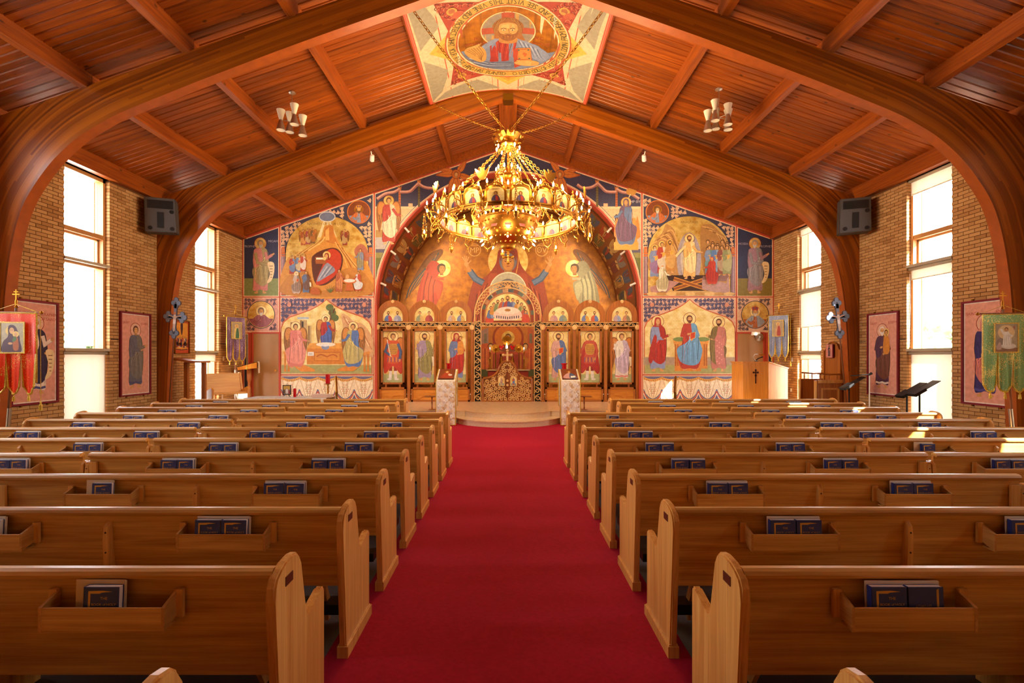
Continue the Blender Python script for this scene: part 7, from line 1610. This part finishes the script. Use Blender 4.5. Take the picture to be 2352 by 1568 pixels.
banner(wx(2304, 7.55), 7.55, wz(722, 7.55), wz(908, 7.55), .58, -.18, 'green_brocade', 'green and gold brocade church banner with a white-robed figure on a wooden pole', pic_rise, lean=.18)
banner(-8.10, 14.75, wz(728, 14.75), wz(834, 14.75), .56, 1.02, 'purple_brocade', 'purple church banner with gold edge on a pole beside the yellow chair', pic_plain('#d8c070', '#3c6a4a'), base=PLZ)
banner(8.10, 14.85, wz(724, 14.85), wz(826, 14.85), .56, -.85, 'blue_brocade', 'pale blue church banner on a pole between the pulpit and the window', pic_plain('#c89a6a', '#a83a2c'), base=PLZ)
# ------------------------------------------------------------------ processional crosses leaning by the arch
def pcross(q):
    Y = 11.76; x0, x1 = (404, 386) if q < 0 else (1923, 1949); top = px(x0, 728, Y); foot = Vector((wx(x1, Y), Y - .02, 0)); tdir = (top - foot).normalized()
    t = thing('processional_cross', 'tall processional cross with blue-grey trefoil ends leaning by the arch, %s' % ('pulpit side' if q > 0 else 'cantor bench side'), 'cross', foot); ang_ = math.atan2(tdir.x, tdir.z)
    t.rotation_euler = (0, ang_, 0); L = (top - foot).length; plain('cross_blue', '#7c8aa0', rough=.75, spec=.2) if 'cross_blue' not in MATS else None
    bm = bmesh.new(); cyl(bm, (0, 0, 0), (0, 0, L - .50), .018, .016, 10); fin('pole', bm, 'poleteak', t); bm = bmesh.new(); cyl(bm, (0, 0, .0), (0, 0, .55), .03, seg=12); fin('pole_holder', bm, 'steel', t)
    def tref(cx_, cz_, d, s_): return [(cx_, cz_)]
    bm = bmesh.new(); w = .035
    def lobe(cx_, cz_, r, r2=None): prism(bm, [(cx_ + r * math.cos(2 * PI * k / 16), cz_ + (r2 or r) * math.sin(2 * PI * k / 16)) for k in range(16)], -.016, .016, 'Y')
    box(bm, -w, w, -.016, .016, L - .38, L + .32); box(bm, -.17, .17, -.016, .016, L + .0 - w, L + w)
    for cx_, cz_ in ((0, L + .33), (-.165, L), (.165, L), (0, L - .38)):
        for k in range(4): lobe(cx_ + .06 * math.cos(k * PI / 2), cz_ + .075 * math.sin(k * PI / 2), .055, .065)
    plain('cross_dark', '#3c3040', rough=.4) if 'cross_dark' not in MATS else None
    c = fin('cross_body', bm, 'cross_dark', t)
    bm = bmesh.new(); box(bm, -.03, .03, -.022, -.015, L - .38, L + .32); box(bm, -.17, .17, -.022, -.015, L - .03, L + .03)
    for cx_, cz_ in ((0, L + .33), (-.165, L), (.165, L), (0, L - .38)):
        for k in range(4): prism(bm, [(cx_ + .06 * math.cos(k * PI / 2) + .046 * math.cos(2 * PI * j / 14), cz_ + .075 * math.sin(k * PI / 2) + .056 * math.sin(2 * PI * j / 14)) for j in range(14)], -.022, -.015, 'Y')
    fin('cross_face', bm, 'cross_blue', c)
    p = Paint(); p.sm([(-.02, L - .32), (-.032, L - .1), (-.03, L + .02), (0, L + .06), (.03, L + .02), (.032, L - .1), (.02, L - .32)], '#d8c4b4'); p.line([(-.15, L + .03), (-.02, L), (.02, L), (.15, L + .03)], .022, '#d8b496'); p.ell(0, L + .09, .028, .036, '#b8744a'); p.rect(-.034, L - .16, .034, L - .06, '#e8e0d8'); p.build('painted_figure', lambda u, v, d: Vector((u, -.0225 - d, v)), c)
pcross(-1); pcross(1)
# ------------------------------------------------------------------ furniture before the screen
for q in (-1, 1):
    sd = 'pulpit side' if q > 0 else 'cantor bench side'
    # slanted icon stand under a white brocade cloth
    t = thing('icon_stand', 'icon stand draped in white brocade at the altar steps, %s' % sd, 'icon stand', (q * 1.565, 12.72, .012), group=None); w = .235; sh = q * -.0
    bm = bbox_bev(-w + .02, w - .02, -.14, .22, 0, 1.12, .01); fin('stand_body', bm, 'cherry', t)
    bm = bmesh.new(); prism(bm, [(-.26, 1.12), (.25, 1.40), (.25, 1.36), (-.26, 1.08)], -w, w, 'X'); tp = fin('desk_top', bm, 'cherry_x', t)
    # cloth: front fall, top wrap, back fall, gently pleated
    bm = bmesh.new(); n = 18; pts = [(-.265, .015), (-.270, .5), (-.272, 1.0), (-.268, 1.125), (.25, 1.405), (.262, 1.36), (.262, .45)]; cols_ = []
    for i in range(n + 1):
        u = -w - .012 + (2 * w + .024) * i / n; cols_.append([bm.verts.new((u, yy + (.010 * math.sin(i * 1.1 + zz * 2) * (1 - min(1, zz / 1.3)) if yy < 0 else .0), zz + .004)) for yy, zz in pts])
    for a, b_ in zip(cols_, cols_[1:]):
        for j in range(len(pts) - 1): bm.faces.new((a[j], b_[j], b_[j + 1], a[j + 1]))
    cl = fin('brocade_cloth', bm, 'white_brocade', t, smooth=False)
    bm = bmesh.new()
    for s_ in (-1, 1): tube(bm, [(s_ * (w + .012), yy, zz + .004) for yy, zz in pts], .010, 5)
    tube(bm, [(-w - .012, -.268, .02), (w + .012, -.268, .02)], .010, 5); fin('gold_braid', bm, 'gold_fringe', cl)
    p = Paint()
    for i in range(3):
        for j in range(8):
            cx_, cy_ = (i - 1) * .145, .10 + .135 * j
            if (i + j) % 2: 
                for k in range(4): p.ell(cx_ + .032 * math.cos(k * PI / 2), cy_ + .032 * math.sin(k * PI / 2), .024, .024, '#efe9dc', 10)
                p.ell(cx_, cy_, .016, .016, '#cfd0d4', 8)
            else: p.sm([(cx_, cy_ - .05), (cx_ + .035, cy_), (cx_, cy_ + .05), (cx_ - .035, cy_)], '#dbc29a')
    p.build('woven_pattern', lambda u, v, d: Vector((u, -.285 - d, v)), cl)['kind'] = 'stuff'
    sl = math.atan2(.28, .51)
    def DM(u, v, d): return Vector((u, -.265 + v * math.cos(sl) - d * math.sin(sl), 1.128 + v * math.sin(sl) + d * math.cos(sl)))
    ic = thing('desk_icon', 'small brown icon lying on the brocade icon stand, %s' % sd, 'icon', (q * 1.565, 12.72, .012)); bm = bmesh.new()
    V = [DM(u, v, d) for d in (.006, .03) for u, v in ((-.20, .05), (.20, .05), (.20, .54), (-.20, .54))]; vs = [bm.verts.new(v) for v in V]
    for f_ in ((0, 3, 2, 1), (4, 5, 6, 7), (0, 1, 5, 4), (1, 2, 6, 5), (2, 3, 7, 6), (3, 0, 4, 7)): bm.faces.new([vs[k] for k in f_])
    fin('icon_board', bm, 'plaque', ic); p = Paint(); p.rect(-.19, .06, .19, .53, '#7a3a16'); p.ell(0, .40, .07, .07, 'deep')
    if q < 0: p.sm([(-.14, .10), (-.10, .26), (0, .42), (.06, .38), (.10, .22), (.16, .10)], '#9a3a1c'); p.ell(.0, .38, .035, .045, SKIN); p.ell(.09, .24, .05, .04, '#d8c8b8'); p.ell(.06, .28, .03, .03, SKIN)
    else: p.sm([(-.15, .08), (-.12, .24), (0, .34), (.12, .24), (.17, .08)], '#b88a84'); p.sm([(0, .08), (.02, .33), (.13, .24), (.17, .08)], '#4a5470'); p.ell(0, .39, .04, .05, '#6a3a1c'); p.ell(0, .385, .03, .042, SKIN); p.poly([(.02, .10), (.14, .12), (.14, .2), (.02, .18)], '#e8dcc8')
    p.build('icon_painting', DM, ic, base=.031)
    # red glass votive lamp on a tall stand behind
    X0 = wx(1031 if q < 0 else 1296, 13.55); t = thing('votive_lamp', 'red glass votive lamp on a brass stand behind the brocade icon stand, %s' % sd, 'votive lamp', (X0, 13.55, PLZ)); zb_ = wz(857, 13.55) - PLZ; zt_ = wz(834, 13.55) - PLZ
    bm = bmesh.new(); lathe(bm, [(.11, 0), (.10, .02), (.02, .05), (.016, zb_ - .08), (.03, zb_ - .05), (.085, zb_ - .02), (.09, zb_), (.05, zb_ + .01), (.05, zb_ + .03)], 14); fin('stand', bm, 'brass', t, smooth=True)
    bm = bmesh.new(); lathe(bm, [(.05, zb_ + .03), (.062, zb_ + .05), (.06, zt_ - .04), (.085, zt_ - .02), (.085, zt_)], 14, cap=False); fin('red_glass', bm, 'red_wax', t, smooth=True)
    # little turned stand on the platform edge
    X0 = wx(992 if q < 0 else 1342, 13.40); t = thing('small_stand', 'small turned wooden stand on the platform edge, %s' % sd, 'stand', (X0, 13.42, PLZ)); h_ = wz(909, 13.42) - PLZ
    bm = bbox_bev(-.19, .19, -.12, .12, h_ - .025, h_, .005); fin('stand_top', bm, 'cherry_x', t); bm = bmesh.new(); lathe(bm, [(.015, 0), (.02, .06), (.014, .12), (.024, .2), (.014, h_ * .7), (.022, h_ - .06), (.03, h_ - .025)], 10); fin('turned_leg', bm, 'cherry', t, smooth=True); bm = bmesh.new(); lathe(bm, [(.10, 0), (.09, .015), (.02, .03)], 12); fin('foot', bm, 'cherry', t)
    # handrail beside the platform
    xa = -4.68 if q < 0 else 4.56; t = thing('handrail', 'slanted brass handrail at the platform edge below the painted hangings, %s' % sd, 'handrail', (xa, 13.2, 0)); dx = .35 * (-q) 
    A_ = Vector((0, .30, 1.20)); B_ = Vector((.20 * (-q), -.22, .80)); bm = bmesh.new(); tube(bm, [A_, B_], .032, 8); fin('rail', bm, 'brass', t); bm = bmesh.new(); cyl(bm, (A_.x, A_.y, PLZ), A_, .022); fin('post', bm, 'brass_dark', t); bm = bmesh.new(); cyl(bm, (B_.x, B_.y, 0), B_, .022); fin('post', bm, 'brass_dark', t)
# table with white cloth, picture, candles ---------------------------------------------------------
TY = 12.35; t = thing('side_table', 'long table with white lace cloth and glass top below the painted hangings', 'table', (wx(668, TY), TY, 0)); tw = .98; tz = .735
bm = bbox_bev(-tw, tw, -.32, .36, tz - .03, tz, .004); fin('table_top', bm, 'cherry_x', t)
for sx in (-1, 1):
    for sy in (-1, 1): bm = bx(sx * (tw - .08) - .03, sx * (tw - .08) + .03, sy * .26 - .03, sy * .26 + .03, 0, tz - .03); fin('leg', bm, 'cherry', t)
bm = bmesh.new(); n = 40; cols_ = []
for i in range(n + 1):
    u = -tw - .02 + (2 * tw + .04) * i / n; cols_.append([bm.verts.new((u, yy + (.012 * math.sin(i * 1.7) if zz < tz - .1 else 0), zz)) for yy, zz in ((-.345, tz - .26), (-.34, tz - .06), (-.33, tz + .006), (.37, tz + .006), (.38, tz - .2))])
for a, b_ in zip(cols_, cols_[1:]):
    for j in range(4): bm.faces.new((a[j], b_[j], b_[j + 1], a[j + 1]))
fin('table_cloth', bm, 'white_brocade', t); bm = bx(-tw + .01, tw - .5, -.32, .35, tz + .008, tz + .016); fin('glass_top', bm, 'glass', t)
def tobj(x): return wx(x, TY)
t = thing('standing_picture', 'small dark-framed gold picture on a wire easel on the lace table', 'picture', (tobj(661), TY - .05, tz + .017)); h_ = wz(884, TY - .05) - tz - .017
bm = bmesh.new()
for (u0, u1, v0, v1) in ((-.10, -.085, .05, h_), (.085, .10, .05, h_), (-.10, .10, .05, .068), (-.10, .10, h_ - .018, h_)): box(bm, u0, u1, -.012, .012, v0, v1)
fin('picture_frame', bm, 'black', t); p = Paint(); p.rect(-.086, .066, .086, h_ - .016, '#d8b04c'); p.rect(-.086, .066, .086, h_ * .62, '#8a7a68'); p.sm([(-.03, .09), (-.03, .17), (0, .2), (.03, .17), (.03, .09)], '#e0dcd4'); p.ell(0, .212, .016, .02, SKIN); p.ell(-.05, .13, .02, .05, '#6a4a3a'); p.ell(.055, .12, .02, .05, '#a83a3c'); p.build('picture_print', lambda u, v, d: Vector((u, -.004 - d, v)), t)
bm = bmesh.new()
for s_ in (-1, 1): tube(bm, [(s_ * .07, -.03, .06), (s_ * .10, -.03, .0), (s_ * .06, -.03, .02), (s_ * .03, .0, .06), (s_ * .05, .08, 0)], .005, 5)
tube(bm, [(0, 0, h_), (-.03, 0, h_ + .02), (0, 0, h_ + .045), (.03, 0, h_ + .02), (0, 0, h_)], .005, 5); fin('wire_easel', bm, 'black_metal', t)
t = thing('pillar_candle', 'red glass candle standing on the lace table', 'candle', (tobj(681), TY - .1, tz + .017)); bm = bmesh.new(); lathe(bm, [(.036, 0), (.036, .20), (.022, .215)], 14); fin('candle_body', bm, 'red_wax', t, smooth=False); bm = bmesh.new(); lathe(bm, [(.02, .215), (.02, .22)], 10); fin('wick_rim', bm, 'paper', t)
t = thing('candle_holder', 'tall red candle on a spiked brass holder at the end of the lace table', 'candle holder', (tobj(747), TY + .18, tz + .008)); z1_ = wz(882, TY) - tz; z2_ = wz(861, TY) - tz
bm = bmesh.new(); lathe(bm, [(.07, 0), (.06, .02), (.022, .03), (.02, z1_ - .03), (.085, z1_ - .015), (.09, z1_ - .005), (.03, z1_)], 12); fin('holder', bm, 'brass', t); bm = bmesh.new(); lathe(bm, [(.055, z1_), (.055, z2_), (.045, z2_ + .005)], 16); fin('candle_body', bm, 'red_wax', t)
t = thing('lace_box', 'small box under pale pink lace at the end of the long table', 'box', (tobj(742) + .02, TY - .13, tz + .008)); bm = bbox_bev(-.20, .24, -.10, .10, 0, .085, .012); fin('box_body', bm, 'white_brocade', t)
bm = bmesh.new(); n = 30
for i in range(n): u = -.21 + .46 * i / n; prism(bm, [(u, .01), (u + .007, .0), (u + .015, .012), (u + .015, .09), (u, .09)], -.112, -.107, 'Y')
plain('lace', '#d9b7a4', rough=.9); fin('lace_edge', bm, 'lace', t)['kind'] = 'stuff'
# tall reading stand on two legs by the window
t = thing('reading_stand', 'tall plain reading stand on two wooden posts before the window, cantor side', 'reading stand', (wx(440, 12.36), 12.36, 0)); z = 1.67
bm = bmesh.new(); prism(bm, [(-.38, z + .05), (.05, z - .02), (.34, z - .03), (.34, z - .075), (.05, z - .07), (-.38, z + .01)], -.20, .22, 'Y'); fin('desk_top', bm, 'cherry_x', t)
for xx in (-.13, .30): bm = bx(xx - .045, xx + .045, -.03, .05, 0, z - .06); fin('post', bm, 'cherry', t)
bm = bx(-.3, .34, -.05, .07, 0, .06); fin('foot', bm, 'cherry_x', t)
# short bench facing the middle
t = thing('cantor_bench', 'short blond wooden bench with slanted back beneath the window', 'bench', (-7.80, 13.62, PLZ), .85); L_ = .44
bm = bmesh.new(); prism(bm, [(-.02, .46), (.10, .46), (-.06, .98), (-.10, .98)], -L_, L_, 'X', M=Matrix.Rotation(PI, 4, 'Z')); fin('back_board', bm, 'blond', t)
bm = bbox_bev(-L_, L_, -.50, -.04, .43, .47, .006); fin('seat', bm, 'blond', t)
for s_ in (-1, 1):
    bm = bmesh.new(); prism(bm, [(.14, 0), (-.52, 0), (-.52, .56), (-.46, .62), (-.10, .52), (.06, 1.0), (.13, 1.0), (.14, .9)], s_ * L_ - .025, s_ * L_ + .025, 'X'); fin('bench_end', bm, 'orange_oak', t)
# small stacking chair
t = thing('stacking_chair', 'yellow plywood chair on steel legs beside the purple banner', 'chair', (wx(548, 14.35), 14.35, PLZ), -1.1)
bm = bbox_bev(-.20, .20, -.02, .0, .62, .86, .008, 2); fin('backrest', bm, 'orange_oak', t); bm = bbox_bev(-.21, .21, -.46, -.06, .45, .468, .006, 2); fin('seat', bm, 'orange_oak', t)
for s_ in (-1, 1):
    bm = bmesh.new(); tube(bm, [(s_ * .19, -.42, 0), (s_ * .19, -.40, .44), (s_ * .19, -.06, .44), (s_ * .19, .01, .84)], .012, 6); fin('leg', bm, 'steel', t); bm = bmesh.new(); tube(bm, [(s_ * .19, .06, 0), (s_ * .19, -.08, .44)], .012, 6); fin('leg', bm, 'steel', t)
bm = bmesh.new(); tube(bm, [(-.19, -.41, .22), (.19, -.41, .22)], .010, 6); fin('stretcher', bm, 'steel', t)
# lectern with pale cloth
t = thing('cantor_lectern', 'wooden lectern on a turned post with pale cloth over its desk, beside the door', 'lectern', (wx(572, 15.38), 15.38, PLZ), .35); z = wz(830, 15.38) - PLZ
bm = bmesh.new(); prism(bm, [(-.30, z - .18), (.24, z - .02), (.24, z - .20), (-.28, z - .26)], -.20, .20, 'Y'); fin('desk', bm, 'orange_oak', t); bm = bmesh.new(); lathe(bm, [(.07, .05), (.07, .3), (.05, .34), (.06, .42), (.035, .55), (.05, .68), (.07, .72), (.07, z - .2)], 14); fin('turned_post', bm, 'cherry', t, smooth=True); bm = bx(-.22, .22, -.2, .2, 0, .06); fin('foot', bm, 'cherry_x', t)
bm = bmesh.new(); n = 10; pts = [(-.335, z - .42), (-.335, z - .20), (-.30, z - .165), (.25, z + .0), (.275, z - .04), (.28, z - .36)]; cols_ = [[bm.verts.new((a + .008 * math.sin(i * 2.2), -.215 + .43 * i / n - .0, b_)) for a, b_ in pts] for i in range(n + 1)]
for a, b_ in zip(cols_, cols_[1:]):
    for j in range(len(pts) - 1): bm.faces.new((a[j], b_[j], b_[j + 1], a[j + 1]))
fin('cloth_cover', bm, 'white_brocade', t)
# ------------------------------------------------------------------ pulpit and its microphone
PY = 13.75; x0, x1, x2 = wx(1707, PY), wx(1765, PY), wx(1808, PY + .25); zt_ = wz(830, PY)
t = thing('pulpit', 'orange oak pulpit with dark trefoil cross on its front', 'pulpit', (x0, PY, PLZ)); H_ = zt_ - PLZ
A_ = [(0, 0), (x1 - x0, 0), (x2 - x0 + .02, .25), (x2 - x0 + .02, .70), (0, .70)]
bm = bmesh.new(); prism(bm, A_, 0, H_ - .03, 'Z'); 
for v in bm.verts:
    if v.co.z > .1 and v.co.y > .2 and v.co.x > .8: v.co.z -= .18
fin('pulpit_body', bm, 'orange_oak', t)
bm = bmesh.new(); prism(bm, [(-.03, -.03), (x1 - x0 + .01, -.03), (x2 - x0 + .04, .24), (x2 - x0 + .04, .73), (-.03, .73)], H_ - .03, H_, 'Z')
for v in bm.verts:
    if v.co.y > .2 and v.co.x > .8: v.co.z -= .18
fin('desk_rim', bm, 'orange_oak', t)
bm = bmesh.new(); cx_ = wx(1735.5, PY) - x0; zc_ = wz(858, PY) - PLZ
box(bm, cx_ - .014, cx_ + .014, -.014, -.001, zc_ - .27, zc_ + .09); box(bm, cx_ - .055, cx_ + .055, -.014, -.001, zc_ + .02, zc_ + .05)
for u, v in ((0, .10), (-.06, .035), (.06, .035), (0, -.05)): prism(bm, [(cx_ + u + .028 * math.cos(2 * PI * k / 12), zc_ + v + .028 * math.sin(2 * PI * k / 12)) for k in range(12)], -.014, -.001, 'Y')
fin('cross_emblem', bm, 'plaque', t)
t = thing('desk_lamp', 'small chrome and brass reading lamp standing on the pulpit', 'lamp', (wx(1737, PY + .2), PY + .2, zt_)); bm = bmesh.new(); lathe(bm, [(.05, 0), (.045, .012), (.01, .02)], 12); fin('base', bm, 'black_metal', t)
bm = bmesh.new(); tube(bm, [(0, 0, .01), (-.06, 0, .06), (-.08, 0, .13), (-.04, 0, .20), (.03, 0, .20), (.10, 0, .17)], .010, 6); fin('gooseneck', bm, 'steel', t); bm = bmesh.new(); cyl(bm, (.06, 0, .19), (.23, 0, .185), .018, .022); fin('lamp_head', bm, 'brass', t); bm = bmesh.new(); tube(bm, [(.0, .02, .03), (.06, .02, .08), (.20, .02, .13)], .016, 6); fin('microphone', bm, 'black_metal', t)
# ------------------------------------------------------------------ high-backed seat against the wall
t = thing('bishop_chair', 'high-backed wooden chair with curved crest and panelled base by the brick wall', 'chair', (8.20, 12.50, 0)); zt_ = wz(785, 12.5)
O = [(-.31, .75), (.31, .75), (.31, zt_ - .22), (.25, zt_ - .20), (.16, zt_ - .06), (.06, zt_ - .005), (-.06, zt_ - .005), (-.16, zt_ - .06), (-.25, zt_ - .20), (-.31, zt_ - .22)]
bm = bmesh.new(); prism(bm, O, -.03, .03, 'X'); fin('high_back', bm, 'cherry', t)
bm = bmesh.new()
for a, b_ in zip(O[2:], O[3:]): tube(bm, [(-.04, a[0], a[1]), (-.04, b_[0], b_[1])], .022, 6)
for s_ in (-1, 1): box(bm, -.06, .03, s_ * .31 - .025, s_ * .31 + .025, .0, zt_ - .22)
fin('back_frame', bm, 'cherry', t)
bm = bbox_bev(-.62, -.02, -.30, .30, .42, .47, .006); fin('seat', bm, 'cherry_x', t)
bm = bbox_bev(-.62, -.04, -.36, -.33, .0, 1.18, .005); sp_ = fin('side_panel', bm, 'cherry', t)
bm = bmesh.new(); box(bm, -.62, -.02, -.375, -.36, 1.10, 1.18)
for xx in (-.52, -.12): box(bm, xx - .02, xx + .02, -.37, -.36, .2, .98)
box(bm, -.52, -.12, -.37, -.36, .94, .98); fin('panel_moulding', bm, 'oak_z', sp_)
bm = bbox_bev(-.62, -.04, .33, .36, .0, 1.18, .005); fin('side_panel', bm, 'cherry', t)
for s_ in (-1, 1):
    bm = bmesh.new(); lathe(bm, [(.035, 0), (.035, .3), (.02, .36), (.04, .5), (.025, .62), (.035, .70), (.035, 1.16)], 12, Matrix.Translation((-.66, s_ * .33, 0))); fin('front_post', bm, 'oak_z', t, smooth=True)
for s_ in (-1, 1):
    bm = bmesh.new(); tube(bm, [(-.05, s_ * .335, 1.32), (-.30, s_ * .335, 1.31), (-.62, s_ * .335, 1.335)], .022, 6); ar = fin('arm_rail', bm, 'cherry_x', t)
    for xx in (-.14, -.34, -.54): bm = bmesh.new(); lathe(bm, [(.012, 1.18), (.018, 1.24), (.011, 1.31)], 8, Matrix.Translation((xx, s_ * .335, 0))); fin('spindle', bm, 'cherry', ar)
bm = bx(-.66, -.62, -.30, .30, .30, .44); fin('seat_apron', bm, 'cherry_x', t); bm = bx(-.68, -.64, -.33, .33, .20, .25); fin('stretcher', bm, 'orange_oak', t)
M = lambda u, v, d: Vector((8.20 - .045 - d, 12.52 - u, 1.72 + v)); bm = bx(8.100, 8.132, 12.52 - .13, 12.52 + .13, 1.72, 2.06); o = fin('chair_icon', bm, 'frame_maroon'); tag(o, 'tiny pink icon fixed on the back of the high-backed chair', 'icon')
p = Paint(); p.rect(-.125, .005, .125, .335, '#cc8880'); upfig(p, 0, .02, .29, robe='#3c3040', mantle='#5a4450', hl='#d8a898', folds=False); p.build('icon_painting', M, o, base=.057)
# ------------------------------------------------------------------ music stands and microphone
def mstand(px_, py_, Y, lab, rz=0.0, up=.30):
    P = px(px_, py_, Y); t = thing('music_stand', lab, 'music stand', (P.x, Y, 0), rz, 'black music stands on the pulpit side'); z = P.z
    bm = bmesh.new(); cyl(bm, (0, 0, .05), (0, 0, z - .02), .016, seg=8); fin('post', bm, 'black_metal', t)
    for k in range(3): a = 2 * PI * k / 3 + .4; bm = bmesh.new(); tube(bm, [(0, 0, .14), (.28 * math.cos(a), .28 * math.sin(a), .012)], .011, 6); fin('leg', bm, 'black_metal', t)
    bm = bmesh.new(); box(bm, -.22, .24, -.09, .09, -.006, .006, M=Matrix.Translation((.02, 0, z + .03)) @ Matrix.Rotation(-.52, 4, 'Y') @ Matrix.Translation((.12, 0, 0))); fin('desk', bm, 'black', t)
    bm = bmesh.new(); box(bm, -.02, .22, -.10, .10, -.028, .028, M=Matrix.Translation((.02, 0, z + .03)) @ Matrix.Rotation(-.52, 4, 'Y') @ Matrix.Translation((-.18, 0, .0))); fin('tray', bm, 'black', t)
    bm = bmesh.new(); ball(bm, (0, 0, z), .035, 10, 6); fin('knob', bm, 'black_metal', t); return t
mstand(2083, 903, 9.9, 'black music stand nearer the wall poster, before the lowered blind'); mstand(2112, 899, 9.55, 'black music stand nearest the window, before the lowered blind'); mstand(1950, 886, 11.3, 'black music stand at the foot of the arch by the tall cross')
t = thing('microphone_stand', 'slim pale microphone stand with black boom before the poster', 'microphone stand', (wx(1997, 11.0), 11.0, 0)); z = wz(862, 11.0); bm = bmesh.new(); lathe(bm, [(.13, 0), (.12, .02), (.014, .03), (.011, z)], 12); fin('post', bm, 'white', t)
bm = bmesh.new(); tube(bm, [(.03, 0, z + .03), (-.28, 0, z + .0), (-.42, .0, z - .01)], .012, 6); fin('boom', bm, 'black_metal', t); bm = bmesh.new(); cyl(bm, (-.02, 0, z + .01), (.05, 0, z + .05), .018, .028); fin('microphone', bm, 'black', t)
# ------------------------------------------------------------------ wall fittings
def plate(q, Y, z, lab, w=.035, h_=.06):
    bm = bmesh.new(); x = q * (WX - .001); box(bm, min(x, x - q * .012), max(x, x - q * .012), Y - w, Y + w, z - h_, z + h_); o = fin('switch_plate', bm, 'white'); tag(o, lab, 'switch'); bm = bmesh.new(); box(bm, min(x - q * .012, x - q * .018), max(x - q * .012, x - q * .018), Y - .008, Y + .008, z - .02, z + .02); fin('toggle', bm, 'paper', o)
plate(-1, 14.72, 1.69, 'white light switch on the brick wall below the purple banner'); plate(1, 14.75, 1.66, 'white light switch on the brick wall below the blue banner'); plate(1, 14.8, .75, 'white socket low on the brick wall behind the pulpit', .035, .05)
bm = bmesh.new(); box(bm, wx(1725, YB), wx(1743, YB), YB - .09, YB - .0, wz(770, YB), wz(762.5, YB)); o = fin('door_light', bm, 'white'); tag(o, 'small white safety light over the pulpit side door', 'lamp'); bm = bmesh.new(); ball(bm, (wx(1733, YB), YB - .09, wz(767, YB)), .035, 8, 5); fin('lamp_lens', bm, 'spot_face', o)
for q in (-1, 1):
    bm = bmesh.new(); y_ = 10.60; tube(bm, [(q * (WX - .008), 10.55, 2.12), (q * (WX - .008), 10.75, 2.12)], .008, 5); tube(bm, [(q * (WX - .008), 11.72, 2.10), (q * (WX - .008), 11.92, 2.10)], .008, 5); tube(bm, [(q * (WX - .008), 14.55, 2.12), (q * (WX - .008), 15.1, 2.12), (q * (WX - .008), 15.15, 2.05)], .008, 5); o = fin('wall_cable', bm, 'black'); tag(o, 'thin dark cable clipped along the brick wall, %s' % ('pulpit side' if q > 0 else 'cantor bench side'), 'cable')
# ------------------------------------------------------------------ trees outside
wood('bark', '#5a4630', '#7a6248', 'Z'); plain('leaves', '#7c8a5c', rough=.8, noise=.35, nscale=3)
rt = random.Random(11)
for i, (q, x, y, h_) in enumerate(((-1, 26, 20, 4.6), (-1, 28, 25, 5.0), (-1, 27, 30.5, 4.4), (-1, 30, 37, 5.2), (1, 27, 19.5, 4.2), (1, 28, 25.5, 4.8), (1, 27, 31, 4.4), (1, 30, 37.5, 5.2))):
    t = thing('tree', 'hazy green tree outside the tall windows, %s' % ('pulpit side' if q > 0 else 'cantor bench side'), 'tree', (q * x, y, -.13), group='trees outside, %s' % ('pulpit side' if q > 0 else 'cantor bench side'))
    bm = bmesh.new(); lathe(bm, [(.22, 0), (.15, h_ * .4), (.06, h_ * .8)], 8); fin('trunk', bm, 'bark', t); bm = bmesh.new()
    for k in range(26):
        a = rt.uniform(0, 2 * PI); r = rt.uniform(0, h_ * .42); z = h_ * rt.uniform(.35, 1.0); s_ = h_ * rt.uniform(.10, .2) * (1.15 - .4 * z / h_)
        ball(bm, (r * math.cos(a) * (1.2 - z / h_ * .6), r * math.sin(a) * (1.2 - z / h_ * .6), z), s_, 8, 5)
    bmesh.ops.remove_doubles(bm, verts=bm.verts[:], dist=1e-4)
    for v in bm.verts: v.co += Vector((rt.uniform(-1, 1), rt.uniform(-1, 1), rt.uniform(-1, 1))) * .09
    fin('crown', bm, 'leaves', t)['kind'] = 'stuff'
# unseen tree added to keep the sun off the window nearest the altar
t = thing('tree', 'unseen tree added to shade the window nearest the altar, pulpit side', 'tree', (12.7, 7.3, -.13)); bm = bmesh.new(); lathe(bm, [(.28, 0), (.20, 5), (.12, 8.5)], 10); fin('trunk', bm, 'bark', t); bm = bmesh.new()
for k in range(60):
    a = rt.uniform(0, 2 * PI); r = 1.5 * math.sqrt(rt.random()); z = rt.uniform(7.4, 12.2); ball(bm, (r * math.cos(a), r * math.sin(a), z), rt.uniform(.45, .75), 8, 5)
for v in bm.verts: v.co += Vector((rt.uniform(-1, 1), rt.uniform(-1, 1), rt.uniform(-1, 1))) * .07
fin('crown', bm, 'leaves', t)['kind'] = 'stuff'
